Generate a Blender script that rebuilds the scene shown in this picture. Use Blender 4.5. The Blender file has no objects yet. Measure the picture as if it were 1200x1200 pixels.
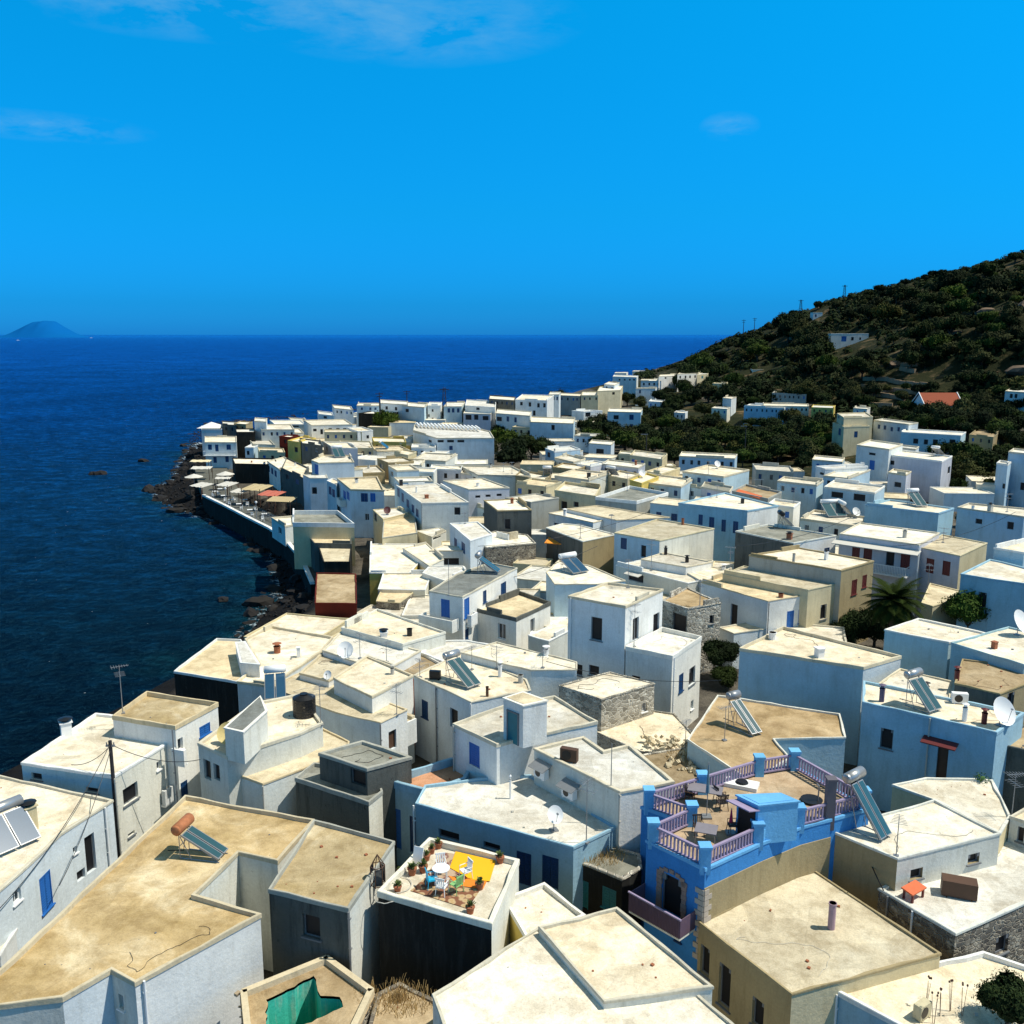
import bpy, math, random
import numpy as np
from math import sin, cos, tan, atan, atan2, pi, radians, hypot, sqrt
from mathutils import Vector, noise
random.seed(7)
sc = bpy.context.scene
col = sc.collection
# ------------------------------------------------------------------ camera
F = 1100.0; CZ = 34.0; PITCH = atan(208 / F)
cam = bpy.data.cameras.new('camera'); camo = bpy.data.objects.new('camera', cam); col.objects.link(camo)
cam.sensor_width = 36; cam.lens = F / 1200 * 36; cam.clip_end = 120000; cam.clip_start = .5
camo.location = (0, 0, CZ); camo.rotation_euler = (pi / 2 - PITCH, 0, 0)
sc.camera = camo
CP, SP = cos(PITCH), sin(PITCH)
def ray(px, py):
    a, b, c = px - 600, F, 600 - py
    return (a, b * CP + c * SP, -b * SP + c * CP)
def P(px, py, z):
    r = ray(px, py); t = (z - CZ) / r[2]
    return (r[0] * t, r[1] * t)
def PY(px, py, Y):
    r = ray(px, py); t = Y / r[1]
    return (r[0] * t, Y, CZ + r[2] * t)
def zdown(px, py, z, py2):
    x, y = P(px, py, z); r = ray(px, py2)
    return CZ + r[2] * (y / r[1])
def zt(px, ytop, ybase, zb):
    return zdown(px, ybase, zb, ytop)
# ------------------------------------------------------------------ terrain
CTRL = []
for a in [(765,438,820),(812,425,700),(775,441,650),(742,441,600),(870,391,640),(960,356,560),(1010,347,540),(1080,330,500),(1140,318,470),(1200,305,440),(1300,268,420),(1400,245,400),
          (860,430,480),(900,420,460),(990,403,430),(1100,380,380),(1200,352,330),(1320,330,300),
          (790,450,480),(830,460,400),(930,462,340),(1040,466,300),(1120,474,285),(1200,468,270),(1330,470,250),
          (900,545,225),(800,520,265),(1000,535,225),(1100,545,205),(1200,560,200),(700,470,400),(1150,500,235)]:
    CTRL.append(PY(*a))
for x, y, z in [(-20,40,4),(0,20,4),(25,40,4),(50,40,4.5),(90,50,6),(0,80,4),(40,80,4.5),(80,90,5),(-20,110,4),(20,120,4),(70,130,5),(-40,160,3.5),(0,170,4),
                (50,180,4.5),(-60,200,3.5),(-70,250,3),(-20,240,4),(-40,330,3.5),(20,300,4),(0,370,4),(120,120,6),(150,150,7),(45,420,5),(160,600,30),(330,600,62),(420,500,80),
                (300,900,10),(600,900,40),(600,500,100),(500,300,80),(300,100,30),(250,200,35),(120,900,0),(0,600,-10),(-200,300,-10),(-150,100,-5)]:
    CTRL.append((x, y, z))
CT = np.array(CTRL)
def kern(d): return d
K_ = kern(np.hypot(CT[:, None, 0] - CT[None, :, 0], CT[:, None, 1] - CT[None, :, 1])) + np.eye(len(CT)) * 1e-6
A_ = np.zeros((len(CT) + 3, len(CT) + 3)); NCT = len(CT)
A_[:NCT, :NCT] = K_; A_[:NCT, NCT] = 1; A_[:NCT, NCT + 1] = CT[:, 0]; A_[:NCT, NCT + 2] = CT[:, 1]; A_[NCT:, :NCT] = A_[:NCT, NCT:].T
W_ = np.linalg.solve(A_, np.concatenate([CT[:, 2], [0, 0, 0]]))
COAST = [(-70, -60), (-50, 20), (-42, 62)] + [P(a, b, 0) for a, b in
    [(288,745),(330,697),(322,655),(298,630),(268,614),(225,603),(192,587),(178,574),(205,562),(212,542),(226,522),(231,507),(246,496),(330,488),(420,479),
     (520,471),(620,464),(690,450),(706,441),(715,435),(760,433)]] + [(300, 1100), (900, 1300)]
CO = np.array(COAST)
def shore(x, y):
    p = np.array([x, y]); a = CO[:-1]; b = CO[1:]; ab = b - a
    t = np.clip(((p - a) * ab).sum(1) / (ab * ab).sum(1), 0, 1)
    q = a + ab * t[:, None]; d = np.hypot(*(p - q).T); i = int(d.argmin())
    c = ab[i, 0] * (p[1] - a[i, 1]) - ab[i, 1] * (p[0] - a[i, 0])
    # even-odd against a closed polygon for a robust sign
    return float(d[i])
LAND = COAST + [(3000, 1300), (3000, -200), (-70, -200)]
def inside(poly, x, y):
    r = False; j = len(poly) - 1
    for i in range(len(poly)):
        xi, yi = poly[i]; xj, yj = poly[j]
        if (yi > y) != (yj > y) and x < (xj - xi) * (y - yi) / (yj - yi) + xi: r = not r
        j = i
    return r
def sd(x, y):
    return shore(x, y) * (1 if inside(LAND, x, y) else -1)
def G0(x, y):
    return float((kern(np.hypot(CT[:, 0] - x, CT[:, 1] - y)) * W_[:NCT]).sum() + W_[NCT] + W_[NCT + 1] * x + W_[NCT + 2] * y)
def G(x, y):
    z = G0(x, y); d = sd(x, y)
    lim = -4 if d < -10 else (d * .4 if d < 0 else (d * .3 if d < 6 else 1.8 + (d - 6) * 1.2))
    return min(z, lim)
# ------------------------------------------------------------------ mesh helper
class MB:
    def __init__(s): s.v = []; s.f = []; s.m = []
    def quad(s, a, b, c, d, m=0):
        n = len(s.v); s.v += [a, b, c, d]; s.f.append((n, n + 1, n + 2, n + 3)); s.m.append(m)
    def poly(s, pts, m=0):
        n = len(s.v); s.v += list(pts); s.f.append(tuple(range(n, n + len(pts)))); s.m.append(m)
    def prism(s, poly, z0, z1, m=0, bottom=True):
        n = len(poly); k = len(s.v)
        s.v += [(x, y, z0) for x, y in poly] + [(x, y, z1) for x, y in poly]
        for i in range(n):
            j = (i + 1) % n; s.f.append((k + i, k + j, k + n + j, k + n + i)); s.m.append(m)
        s.f.append(tuple(k + n + i for i in range(n))); s.m.append(m)
        if bottom: s.f.append(tuple(k + i for i in reversed(range(n)))); s.m.append(m)
    def box(s, c, size, rz=0, m=0, rx=0, ry=0):
        k = len(s.v); M = None
        from mathutils import Euler
        R = Euler((rx, ry, rz)).to_matrix()
        for dz in (-.5, .5):
            for dx, dy in ((-.5, -.5), (.5, -.5), (.5, .5), (-.5, .5)):
                p = R @ Vector((dx * size[0], dy * size[1], dz * size[2])); s.v.append((c[0] + p.x, c[1] + p.y, c[2] + p.z))
        for f in ((0, 3, 2, 1), (4, 5, 6, 7), (0, 1, 5, 4), (1, 2, 6, 5), (2, 3, 7, 6), (3, 0, 4, 7)):
            s.f.append(tuple(k + i for i in f)); s.m.append(m)
    def tube(s, a, b, r0, r1=None, n=8, m=0, caps=True):
        r1 = r0 if r1 is None else r1
        a = Vector(a); b = Vector(b); d = (b - a).normalized()
        u = d.orthogonal().normalized(); w = d.cross(u); k = len(s.v)
        for p, r in ((a, r0), (b, r1)):
            for i in range(n):
                t = 2 * pi * i / n; q = p + (u * cos(t) + w * sin(t)) * r; s.v.append(tuple(q))
        for i in range(n):
            j = (i + 1) % n; s.f.append((k + i, k + j, k + n + j, k + n + i)); s.m.append(m)
        if caps:
            s.f.append(tuple(k + i for i in reversed(range(n)))); s.m.append(m)
            s.f.append(tuple(k + n + i for i in range(n))); s.m.append(m)
    def path(s, pts, r, n=6, m=0):
        for a, b in zip(pts[:-1], pts[1:]): s.tube(a, b, r, r, n, m)
    def build(s, name, mats, parent=None, smooth=False):
        me = bpy.data.meshes.new(name); me.from_pydata(s.v, [], s.f)
        if not isinstance(mats, (list, tuple)): mats = [mats]
        for x in mats: me.materials.append(x)
        if len(mats) > 1: me.polygons.foreach_set('material_index', s.m)
        if smooth: me.polygons.foreach_set('use_smooth', [True] * len(me.polygons))
        me.update()
        o = bpy.data.objects.new(name, me); col.objects.link(o)
        if parent: o.parent = parent
        return o
def tag(o, label, cat, group=None, kind=None):
    if kind: o['kind'] = kind
    if label: o['label'] = label
    if cat: o['category'] = cat
    if group: o['group'] = group
    return o
def empty(name, loc, rz=0, label=None, cat=None, group=None):
    o = bpy.data.objects.new(name, None); col.objects.link(o); o.empty_display_size = .3
    o.location = loc; o.rotation_euler = (0, 0, rz); return tag(o, label, cat, group)
def dup(root, loc, rz, sc_=(1, 1, 1), label=None, cat=None, group=None):
    r = root.copy(); col.objects.link(r); r.location = loc; r.rotation_euler = (0, 0, rz); r.scale = sc_
    tag(r, label, cat, group)
    for ch in list(root.children):
        c = ch.copy(); col.objects.link(c); c.parent = r
        for g in list(ch.children):
            d = g.copy(); col.objects.link(d); d.parent = c
    return r
# ------------------------------------------------------------------ materials
def nm(name):
    m = bpy.data.materials.new(name); m.use_nodes = True; nt = m.node_tree
    return m, nt, nt.nodes, nt.links, nt.nodes['Principled BSDF']
def nz(N, L, vec, scale, detail=4, rough=.6, dist=0):
    n = N.new('ShaderNodeTexNoise'); n.inputs['Scale'].default_value = scale; n.inputs['Detail'].default_value = detail
    n.inputs['Roughness'].default_value = rough; n.inputs['Distortion'].default_value = dist
    if vec: L.new(vec, n.inputs['Vector'])
    return n.outputs['Fac']
def ramp(N, L, fac, stops):
    r = N.new('ShaderNodeValToRGB'); L.new(fac, r.inputs['Fac']); e = r.color_ramp.elements
    while len(e) < len(stops): e.new(.5)
    for i, (p, c) in enumerate(stops):
        e[i].position = p; e[i].color = (c[0], c[1], c[2], 1) if isinstance(c, (tuple, list)) else (c, c, c, 1)
    return r.outputs['Color']
def mix(N, L, fac, a, b, mode='MIX'):
    m = N.new('ShaderNodeMix'); m.data_type = 'RGBA'; m.blend_type = mode
    for s, v in ((m.inputs[0], fac), (m.inputs[6], a), (m.inputs[7], b)):
        if hasattr(v, 'is_linked') or hasattr(v, 'links'): L.new(v, s)
        elif isinstance(v, (int, float)): s.default_value = v if s.type == 'VALUE' else (v, v, v, 1)
        else: s.default_value = (v[0], v[1], v[2], 1)
    return m.outputs[2]
def bump(N, L, h, strength, dist, b):
    n = N.new('ShaderNodeBump'); n.inputs['Strength'].default_value = strength; n.inputs['Distance'].default_value = dist
    L.new(h, n.inputs['Height']); L.new(n.outputs['Normal'], b.inputs['Normal'])
def coords(N, L, rnd=True, scale=(1, 1, 1)):
    t = N.new('ShaderNodeTexCoord'); v = t.outputs['Object']
    m = N.new('ShaderNodeMapping'); m.inputs['Scale'].default_value = scale; L.new(v, m.inputs['Vector'])
    oi = N.new('ShaderNodeObjectInfo')
    if rnd:
        mu = N.new('ShaderNodeMath'); mu.operation = 'MULTIPLY'; mu.inputs[1].default_value = 91.7; L.new(oi.outputs['Random'], mu.inputs[0])
        L.new(mu.outputs[0], m.inputs['Location'])
    return m.outputs['Vector'], oi.outputs['Random']
def sc3(c, k): return (c[0] * k, c[1] * k, c[2] * k)
def plaster(name, c, dirt=.35, dirtcol=None):
    m, nt, N, L, b = nm(name); v, r = coords(N, L)
    v2, _ = coords(N, L, scale=(1.6, 1.6, .22))
    dc = dirtcol or (c[0] * .5, c[1] * .47, c[2] * .4)
    big = ramp(N, L, nz(N, L, v, .35, 5, .62), [(.42, 0), (.72, 1)])
    streak = ramp(N, L, nz(N, L, v2, 1.3, 5, .7), [(.5, 0), (.78, 1)])
    fine = nz(N, L, v, 9, 4, .7)
    x = mix(N, L, big, c, sc3(c, .78))
    f = N.new('ShaderNodeMath'); f.operation = 'MULTIPLY'; f.inputs[1].default_value = dirt; L.new(streak, f.inputs[0])
    x = mix(N, L, f.outputs[0], x, dc)
    spots = ramp(N, L, nz(N, L, v, 2.2, 6, .75), [(.62, 0), (.7, 1)])
    f2 = N.new('ShaderNodeMath'); f2.operation = 'MULTIPLY'; f2.inputs[1].default_value = dirt * .8; L.new(spots, f2.inputs[0])
    x = mix(N, L, f2.outputs[0], x, dc)
    x = mix(N, L, 1.0, x, ramp(N, L, fine, [(.3, .9), (.7, 1.06)]), 'MULTIPLY')
    x = mix(N, L, 1.0, x, ramp(N, L, r, [(0, (.86, .88, .9)), (.5, (1, 1, 1)), (1, (1, .96, .88))]), 'MULTIPLY')
    L.new(x, b.inputs['Base Color']); b.inputs['Roughness'].default_value = .92; b.inputs['Specular IOR Level'].default_value = .15
    bump(N, L, nz(N, L, v, 5, 6, .7), .5, .05, b)
    return m
def roofmat(name, a, c, d, spot=.5):
    m, nt, N, L, b = nm(name); v, r = coords(N, L)
    n1 = ramp(N, L, nz(N, L, v, .28, 7, .66, .8), [(.3, a), (.52, c), (.7, d)])
    n2 = ramp(N, L, nz(N, L, v, 1.1, 8, .72, .4), [(.38, (.6, .56, .5)), (.55, (1, 1, 1)), (.75, (1.18, 1.15, 1.1))])
    x = mix(N, L, .6, n1, n2, 'MULTIPLY')
    st = ramp(N, L, nz(N, L, v, .55, 9, .78, .6), [(.28, .55), (.42, 1)])
    x = mix(N, L, .55, x, st, 'MULTIPLY')
    pv = N.new('ShaderNodeTexVoronoi'); pv.distance = 'CHEBYCHEV'; pv.inputs['Scale'].default_value = .3; L.new(v, pv.inputs['Vector'])
    ps = N.new('ShaderNodeSeparateColor'); L.new(pv.outputs['Color'], ps.inputs[0])
    x = mix(N, L, .6, x, ramp(N, L, ps.outputs[0], [(.3, .84), (.5, 1.0), (.8, 1.1)]), 'MULTIPLY')
    grain = ramp(N, L, nz(N, L, v, 14, 4, .8), [(.3, .78), (.7, 1.12)])
    x = mix(N, L, 1.0, x, grain, 'MULTIPLY')
    sp = ramp(N, L, nz(N, L, v, 4.5, 8, .8), [(.58, 0), (.72, 1)])
    f2 = N.new('ShaderNodeMath'); f2.operation = 'MULTIPLY'; f2.inputs[1].default_value = spot; L.new(sp, f2.inputs[0])
    x = mix(N, L, f2.outputs[0], x, sc3(a, .4))
    # hairline cracks and repair seams
    vo = N.new('ShaderNodeTexVoronoi'); vo.feature = 'DISTANCE_TO_EDGE'; vo.inputs['Scale'].default_value = .45
    nw = N.new('ShaderNodeMix'); nw.data_type = 'VECTOR'; nw.inputs[0].default_value = .12
    nn = N.new('ShaderNodeTexNoise'); nn.inputs['Scale'].default_value = 2; L.new(v, nn.inputs['Vector'])
    L.new(v, nw.inputs[4]); L.new(nn.outputs['Color'], nw.inputs[5]); L.new(nw.outputs[1], vo.inputs['Vector'])
    cr = ramp(N, L, vo.outputs['Distance'], [(0, .75), (.009, 1)])
    x = mix(N, L, .45, x, cr, 'MULTIPLY')
    x = mix(N, L, 1.0, x, ramp(N, L, r, [(0, (.80, .82, .86)), (.5, (1, 1, 1)), (1, (1.06, 1.0, .90))]), 'MULTIPLY')
    L.new(x, b.inputs['Base Color']); b.inputs['Roughness'].default_value = .95; b.inputs['Specular IOR Level'].default_value = .1
    bump(N, L, nz(N, L, v, 3, 8, .75), .7, .06, b)
    return m
def stone(name, c1, c2, mortar, scale=3.2):
    m, nt, N, L, b = nm(name); v, r = coords(N, L, scale=(1, 1, 1.5))
    nn = N.new('ShaderNodeTexNoise'); nn.inputs['Scale'].default_value = 3; L.new(v, nn.inputs['Vector'])
    nw = N.new('ShaderNodeMix'); nw.data_type = 'VECTOR'; nw.inputs[0].default_value = .1
    L.new(v, nw.inputs[4]); L.new(nn.outputs['Color'], nw.inputs[5])
    vo = N.new('ShaderNodeTexVoronoi'); vo.inputs['Scale'].default_value = scale; L.new(nw.outputs[1], vo.inputs['Vector'])
    ve = N.new('ShaderNodeTexVoronoi'); ve.feature = 'DISTANCE_TO_EDGE'; ve.inputs['Scale'].default_value = scale; L.new(nw.outputs[1], ve.inputs['Vector'])
    sep = N.new('ShaderNodeSeparateColor'); L.new(vo.outputs['Color'], sep.inputs[0])
    x = mix(N, L, sep.outputs[0], c1, c2)
    e = ramp(N, L, ve.outputs['Distance'], [(.03, 1), (.1, 0)])
    x = mix(N, L, e, x, mortar)
    x = mix(N, L, .8, x, ramp(N, L, nz(N, L, v, 6, 6, .8), [(.3, .6), (.7, 1.2)]), 'MULTIPLY')
    pl = ramp(N, L, nz(N, L, v, .8, 5, .7), [(.55, 0), (.6, 1)])
    x = mix(N, L, pl, x, sc3(mortar, 1.05))
    L.new(x, b.inputs['Base Color']); b.inputs['Roughness'].default_value = .95; b.inputs['Specular IOR Level'].default_value = .15
    bump(N, L, ramp(N, L, ve.outputs['Distance'], [(0, 0), (.12, 1)]), .9, .08, b)
    return m
def plain(name, c, rough=.6, metal=0, spec=.4, var=.25, scale=3):
    m, nt, N, L, b = nm(name); v, r = coords(N, L)
    x = mix(N, L, nz(N, L, v, scale, 5, .7), sc3(c, 1 - var), sc3(c, 1 + var))
    L.new(x, b.inputs['Base Color']); b.inputs['Roughness'].default_value = rough; b.inputs['Metallic'].default_value = metal
    b.inputs['Specular IOR Level'].default_value = spec
    return m
WM = {
 'W': plaster('whitewash', (.85, .85, .81), .38), 'V': plaster('whitewash_weathered', (.78, .77, .68), .55),
 'M': plaster('rim_wash', (.68, .62, .48), .6),
 'J': plaster('rim_sandy', (.66, .56, .38), .5),
 'L': plaster('pale_blue_wash_and_shade', (.72, .78, .80), .4), 'B': plaster('blue_wash_and_shade', (.50, .66, .76), .4),  # blue of shaded white walls put into these washes; some walls truly blue
 'D': plaster('deep_blue_paint', (.06, .28, .66), .5, (.05, .18, .42)), 'H': plaster('bright_blue_paint', (.17, .48, .82), .4, (.12, .34, .6)),
 'E': plaster('mid_blue_wash_and_shade', (.36, .56, .67), .4),  # deeper blue, with the shade of left fronts put into the wash
 'Q': plaster('teal_blue_wash_and_shade', (.50, .67, .74), .35),  # bluish shade put into the colour of blank left fronts
 'C': plaster('cream_plaster', (.66, .58, .38), .4), 'Y': plaster('yellow_plaster', (.72, .55, .15), .3),
 'G': plaster('grey_render', (.42, .42, .37), .6), 'K': plaster('black_render_and_shade', (.022, .022, .02), .5, (.08, .08, .075)),  # black paint, also the shadow painted on the arcade front
 'N': plaster('dark_weathered_concrete', (.13, .135, .12), .8, (.02, .02, .02)), 'T': plaster('tan_render', (.40, .32, .18), .6),
 'R': plaster('dark_red_render', (.13, .02, .012), .3), 'O': plaster('orange_red_render', (.62, .12, .04), .2),
 'P': plaster('lilac_grey_wash', (.62, .63, .68), .3),
 'S': stone('rubble_stone', (.10, .09, .08), (.30, .26, .2), (.42, .38, .3)), 'Z': stone('whitewashed_rubble', (.22, .2, .16), (.5, .46, .38), (.66, .62, .52), 2.6),
}
RM = {
 'w': roofmat('white_roof', (.70, .64, .52), (.88, .84, .73), (.90, .88, .80), .22),
 'c': roofmat('cream_roof', (.66, .57, .42), (.82, .75, .60), (.87, .82, .71), .25),
 't': roofmat('tan_roof', (.38, .28, .13), (.55, .43, .245), (.76, .67, .48), .4),
 'g': roofmat('grey_roof', (.16, .17, .15), (.28, .29, .26), (.38, .38, .34), .4),
 'b': roofmat('brown_roof', (.28, .2, .1), (.46, .35, .21), (.58, .47, .31), .5),
 'y': roofmat('sandy_roof', (.60, .50, .33), (.72, .62, .43), (.78, .70, .52), .15),
 'o': roofmat('terracotta_floor', (.5, .22, .09), (.70, .36, .2), (.76, .44, .28), .15),
}
M_dark = plain('dark_opening', (.012, .012, .014), .5, 0, .3)
M_glass = plain('window_glass', (.02, .03, .04), .12, 0, .6)
M_blue = plain('blue_shutter', (.02, .13, .42), .5)
M_navy = plain('navy_shutter', (.01, .05, .14), .5)
M_teal = plain('teal_shutter', (.02, .16, .2), .5)
M_mar = plain('maroon_shutter', (.12, .02, .018), .5)
M_brn = plain('brown_wood', (.09, .045, .025), .6)
M_grey = plain('grey_metal', (.3, .31, .32), .45, .5)
M_white = plain('white_paint', (.8, .8, .78), .6, 0, .3, .06)
M_black = plain('black_plastic', (.012, .012, .013), .4)
M_rust = plain('rusty_tank', (.42, .16, .07), .75, .1, .3, .5, 5)
M_tank = plain('steel_tank', (.45, .45, .44), .35, .6)
M_coll = plain('collector_glass', (.03, .085, .10), .2, 0, .7, .2)
M_collb = plain('blue_collector_glass', (.02, .07, .13), .2, 0, .7, .2)
M_terra = plain('terracotta', (.32, .11, .05), .8)
M_lilac = plain('lilac_rail', (.32, .26, .38), .6)
M_wood = plain('pole_wood', (.03, .028, .03), .8)
M_conc = plain('concrete_trim', (.5, .48, .42), .9, 0, .1)
M_fr = plain('worn_frame', (.16, .17, .18), .7)
# ------------------------------------------------------------------ houses
HOUSES = []
def area(p): return sum(p[i - 1][0] * p[i][1] - p[i][0] * p[i - 1][1] for i in range(len(p))) / 2
def inset(p, d):
    n = len(p); out = []
    for i in range(n):
        a, b, c = p[i - 1], p[i], p[(i + 1) % n]
        u = Vector((b[0] - a[0], b[1] - a[1])).normalized(); w = Vector((c[0] - b[0], c[1] - b[1])).normalized()
        n1 = Vector((-u.y, u.x)); n2 = Vector((-w.y, w.x)); k = 1 + n1.dot(n2)
        if k < .35: k = .35
        q = (n1 + n2) * (d / k); out.append((b[0] + q.x, b[1] + q.y))
    return out
KIND = {'d': ('window', M_dark, 'pane'), 'g': ('window', M_glass, 'pane'), 'b': ('window', M_blue, 'shutter'), 'n': ('window', M_navy, 'shutter'), 'm': ('window', M_mar, 'shutter'),
        't': ('window', M_teal, 'shutter'), 'D': ('door', M_dark, 'door_panel'), 'B': ('door', M_blue, 'door_panel'), 'N': ('door', M_navy, 'door_panel'),
        'M': ('door', M_mar, 'door_panel'), 'R': ('door', M_brn, 'door_panel'), 'T': ('door', M_teal, 'door_panel')}
def H(d, poly, z=None, wall='W', roof='c', wins='', h=None, ph=None, base=None, top=None, name='house', trim=None, cop=True, near=None, world=None, skin=()):
    idx = len(HOUSES)
    if z is None and not world:
        z = 8.0
        for _ in range(6):
            pts = [P(x, y, z) for x, y in poly]; cx = sum(p[0] for p in pts) / len(pts); cy = sum(p[1] for p in pts) / len(pts)
            z = z * .4 + .6 * (max(G0(cx, cy), 2.5) + h)
    z += (idx % 23) * .004
    W = list(world) if world else [P(x, y, z) for x, y in poly]
    if area(W) < 0: W.reverse()
    cx = sum(p[0] for p in W) / len(W); cy = sum(p[1] for p in W) / len(W)
    if base is None: base = min(min(G(x, y) for x, y in W) - .6, z - 3)
    dist = hypot(cx, cy)
    if near is None: near = dist < 95
    if ph is None: ph = .22 if dist < 95 else .3
    root = empty(name, (cx, cy, base), 0, d, 'house')
    wm = WM[wall] if isinstance(wall, str) else wall
    L = [(x - cx, y - cy) for x, y in W]; n = len(L)
    ztop = z - base
    # windows
    wl = []
    for ws in wins.split():
        k, rest = ws[0], ws[1:]; arch = rest.endswith('^'); rest = rest.rstrip('^')
        a = [float(q) for q in rest.split(',')]; best = None
        for i in range(n):
            A = W[i]; B = W[(i + 1) % n]; ex, ey = B[0] - A[0], B[1] - A[1]; Ln = hypot(ex, ey)
            nx, ny = ey / Ln, -ex / Ln
            def hit(px, py):
                r = ray(px, py); den = r[0] * nx + r[1] * ny
                if den > -1e-9: return None
                t = (A[0] * nx + A[1] * ny) / den
                X, Y, Z = r[0] * t, r[1] * t, CZ + r[2] * t
                return ((X - A[0]) * ex + (Y - A[1]) * ey) / Ln, Z, t
            q = hit(a[0], a[1])
            if q and -.02 * Ln <= q[0] <= Ln * 1.02 and base < q[1] < z and (best is None or q[2] < best[0]):
                l = hit(a[0] - a[2] / 2, a[1]); r_ = hit(a[0] + a[2] / 2, a[1]); t_ = hit(a[0], a[1] - a[3] / 2); b_ = hit(a[0], a[1] + a[3] / 2)
                if l and r_ and t_ and b_: best = (q[2], i, min(l[0], r_[0]), max(l[0], r_[0]), b_[1], t_[1], Ln)
        if best is None: print('WINMISS', d, ws); continue
        _, i, u0, u1, z0, z1, Ln = best
        wmax = 2.2
        if u1 - u0 > wmax and a[2] < 12: m_ = (u0 + u1) / 2; u0, u1 = m_ - wmax / 2, m_ + wmax / 2
        u0 = max(u0, .12); u1 = min(u1, Ln - .12); z0 = max(z0 - base, .05); z1 = min(z1 - base, ztop - ph - .12)
        if u1 - u0 < .2 or z1 - z0 < .2: print('WINSMALL', d, ws); continue
        wl.append((i, u0, u1, z0, z1, k, arch))
    segm = {}
    smats = [wm]
    for spx, spy, sm_ in skin:  # white skins on right faces also carry sunlight in the colour
        best = None
        for i in range(n):
            A = W[i]; B = W[(i + 1) % n]; ex, ey = B[0] - A[0], B[1] - A[1]; Ln = hypot(ex, ey); nx, ny = ey / Ln, -ex / Ln; r = ray(spx, spy); den = r[0] * nx + r[1] * ny
            if den > -1e-9: continue
            t = (A[0] * nx + A[1] * ny) / den; u = ((r[0] * t - A[0]) * ex + (r[1] * t - A[1]) * ey) / Ln
            if 0 <= u <= Ln and (best is None or t < best[0]): best = (t, i)
        if best: smats.append(WM[sm_]); segm[best[1]] = len(smats) - 1
        else: print('SKINMISS', d)
    mb = MB(); dep = .22
    zc = ztop - ph
    for i in range(n):
        A = Vector(L[i]); B = Vector(L[(i + 1) % n]); Ln = (B - A).length; e = (B - A) / Ln; nn = Vector((e.y, -e.x))
        me = [w for w in wl if w[0] == i]; f_start = len(mb.m)
        xs = sorted({0, Ln, *[w[1] for w in me], *[w[2] for w in me]}); zs = sorted({0, zc, *[w[3] for w in me], *[w[4] for w in me]})
        def pt(u, zz, off=0): p = A + e * u + nn * off; return (p.x, p.y, zz)
        for a in range(len(xs) - 1):
            for b in range(len(zs) - 1):
                mu, mz = (xs[a] + xs[a + 1]) / 2, (zs[b] + zs[b + 1]) / 2
                if any(w[1] < mu < w[2] and w[3] < mz < w[4] for w in me): continue
                mb.quad(pt(xs[a], zs[b]), pt(xs[a + 1], zs[b]), pt(xs[a + 1], zs[b + 1]), pt(xs[a], zs[b + 1]))
        for q_ in range(f_start, len(mb.m)): mb.m[q_] = segm.get(i, 0)
        for (_, u0, u1, z0, z1, k, arch) in me:
            mb.quad(pt(u0, z0), pt(u0, z1), pt(u0, z1, -dep), pt(u0, z0, -dep)); mb.quad(pt(u1, z1), pt(u1, z0), pt(u1, z0, -dep), pt(u1, z1, -dep))
            mb.quad(pt(u0, z1), pt(u1, z1), pt(u1, z1, -dep), pt(u0, z1, -dep)); mb.quad(pt(u1, z0), pt(u0, z0), pt(u0, z0, -dep), pt(u1, z0, -dep))
            kn, km, sub = KIND[k]
            w = u1 - u0; hh = z1 - z0
            if near or w * F / dist > 4:
                fr = MB(); t = min(.06, w * .1)
                back = -dep + .03 if k in 'dgDR' else -.05
                def bar(a0, a1, b0, b1, o0, o1, M=fr):
                    c = [pt(a0, b0, o0), pt(a1, b0, o0), pt(a1, b0, o1), pt(a0, b0, o1), pt(a0, b1, o0), pt(a1, b1, o0), pt(a1, b1, o1), pt(a0, b1, o1)]
                    kk = len(M.v); M.v += c
                    for f in ((0, 1, 2, 3), (7, 6, 5, 4), (4, 5, 1, 0), (5, 6, 2, 1), (6, 7, 3, 2), (7, 4, 0, 3)): M.f.append(tuple(kk + q for q in f)); M.m.append(0)
                bar(u0 + .002, u0 + t, z0 + .002, z1 - .002, back + .06, back); bar(u1 - t, u1 - .002, z0 + .002, z1 - .002, back + .06, back)
                bar(u0 + t, u1 - t, z1 - t, z1 - .002, back + .06, back)
                if kn == 'window':
                    bar(u0 + t, u1 - t, z0 + .002, z0 + t, back + .06, back)
                    if k == 'g' and w > .5: bar((u0 + u1) / 2 - t * .35, (u0 + u1) / 2 + t * .35, z0 + t, z1 - t, back + .05, back)
                if kn == 'window' and near: bar(u0 - .08, u1 + .08, z0 - .07, z0 - .003, .09, -.05)
                if arch:  # flattened arch corners
                    for s_ in (0, 1):
                        for q in range(3):
                            f0 = (q) / 3; dd = w * .22 * (1 - f0)
                            x0_, x1_ = (u0, u0 + dd * .9) if s_ == 0 else (u1 - dd * .9, u1)
                            bar(x0_ + .003, x1_ - .003, z1 - w * .28 + w * .28 * f0 * .8 + (0), z1 - .004 + 0 * q, -.012 - .002 * q, back + .07)
                fo = fr.build(kn, (trim or {'g': M_white, 'R': M_brn}.get(k, M_fr)) if k in 'dgDR' else km, root)
                pn = MB()
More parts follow.
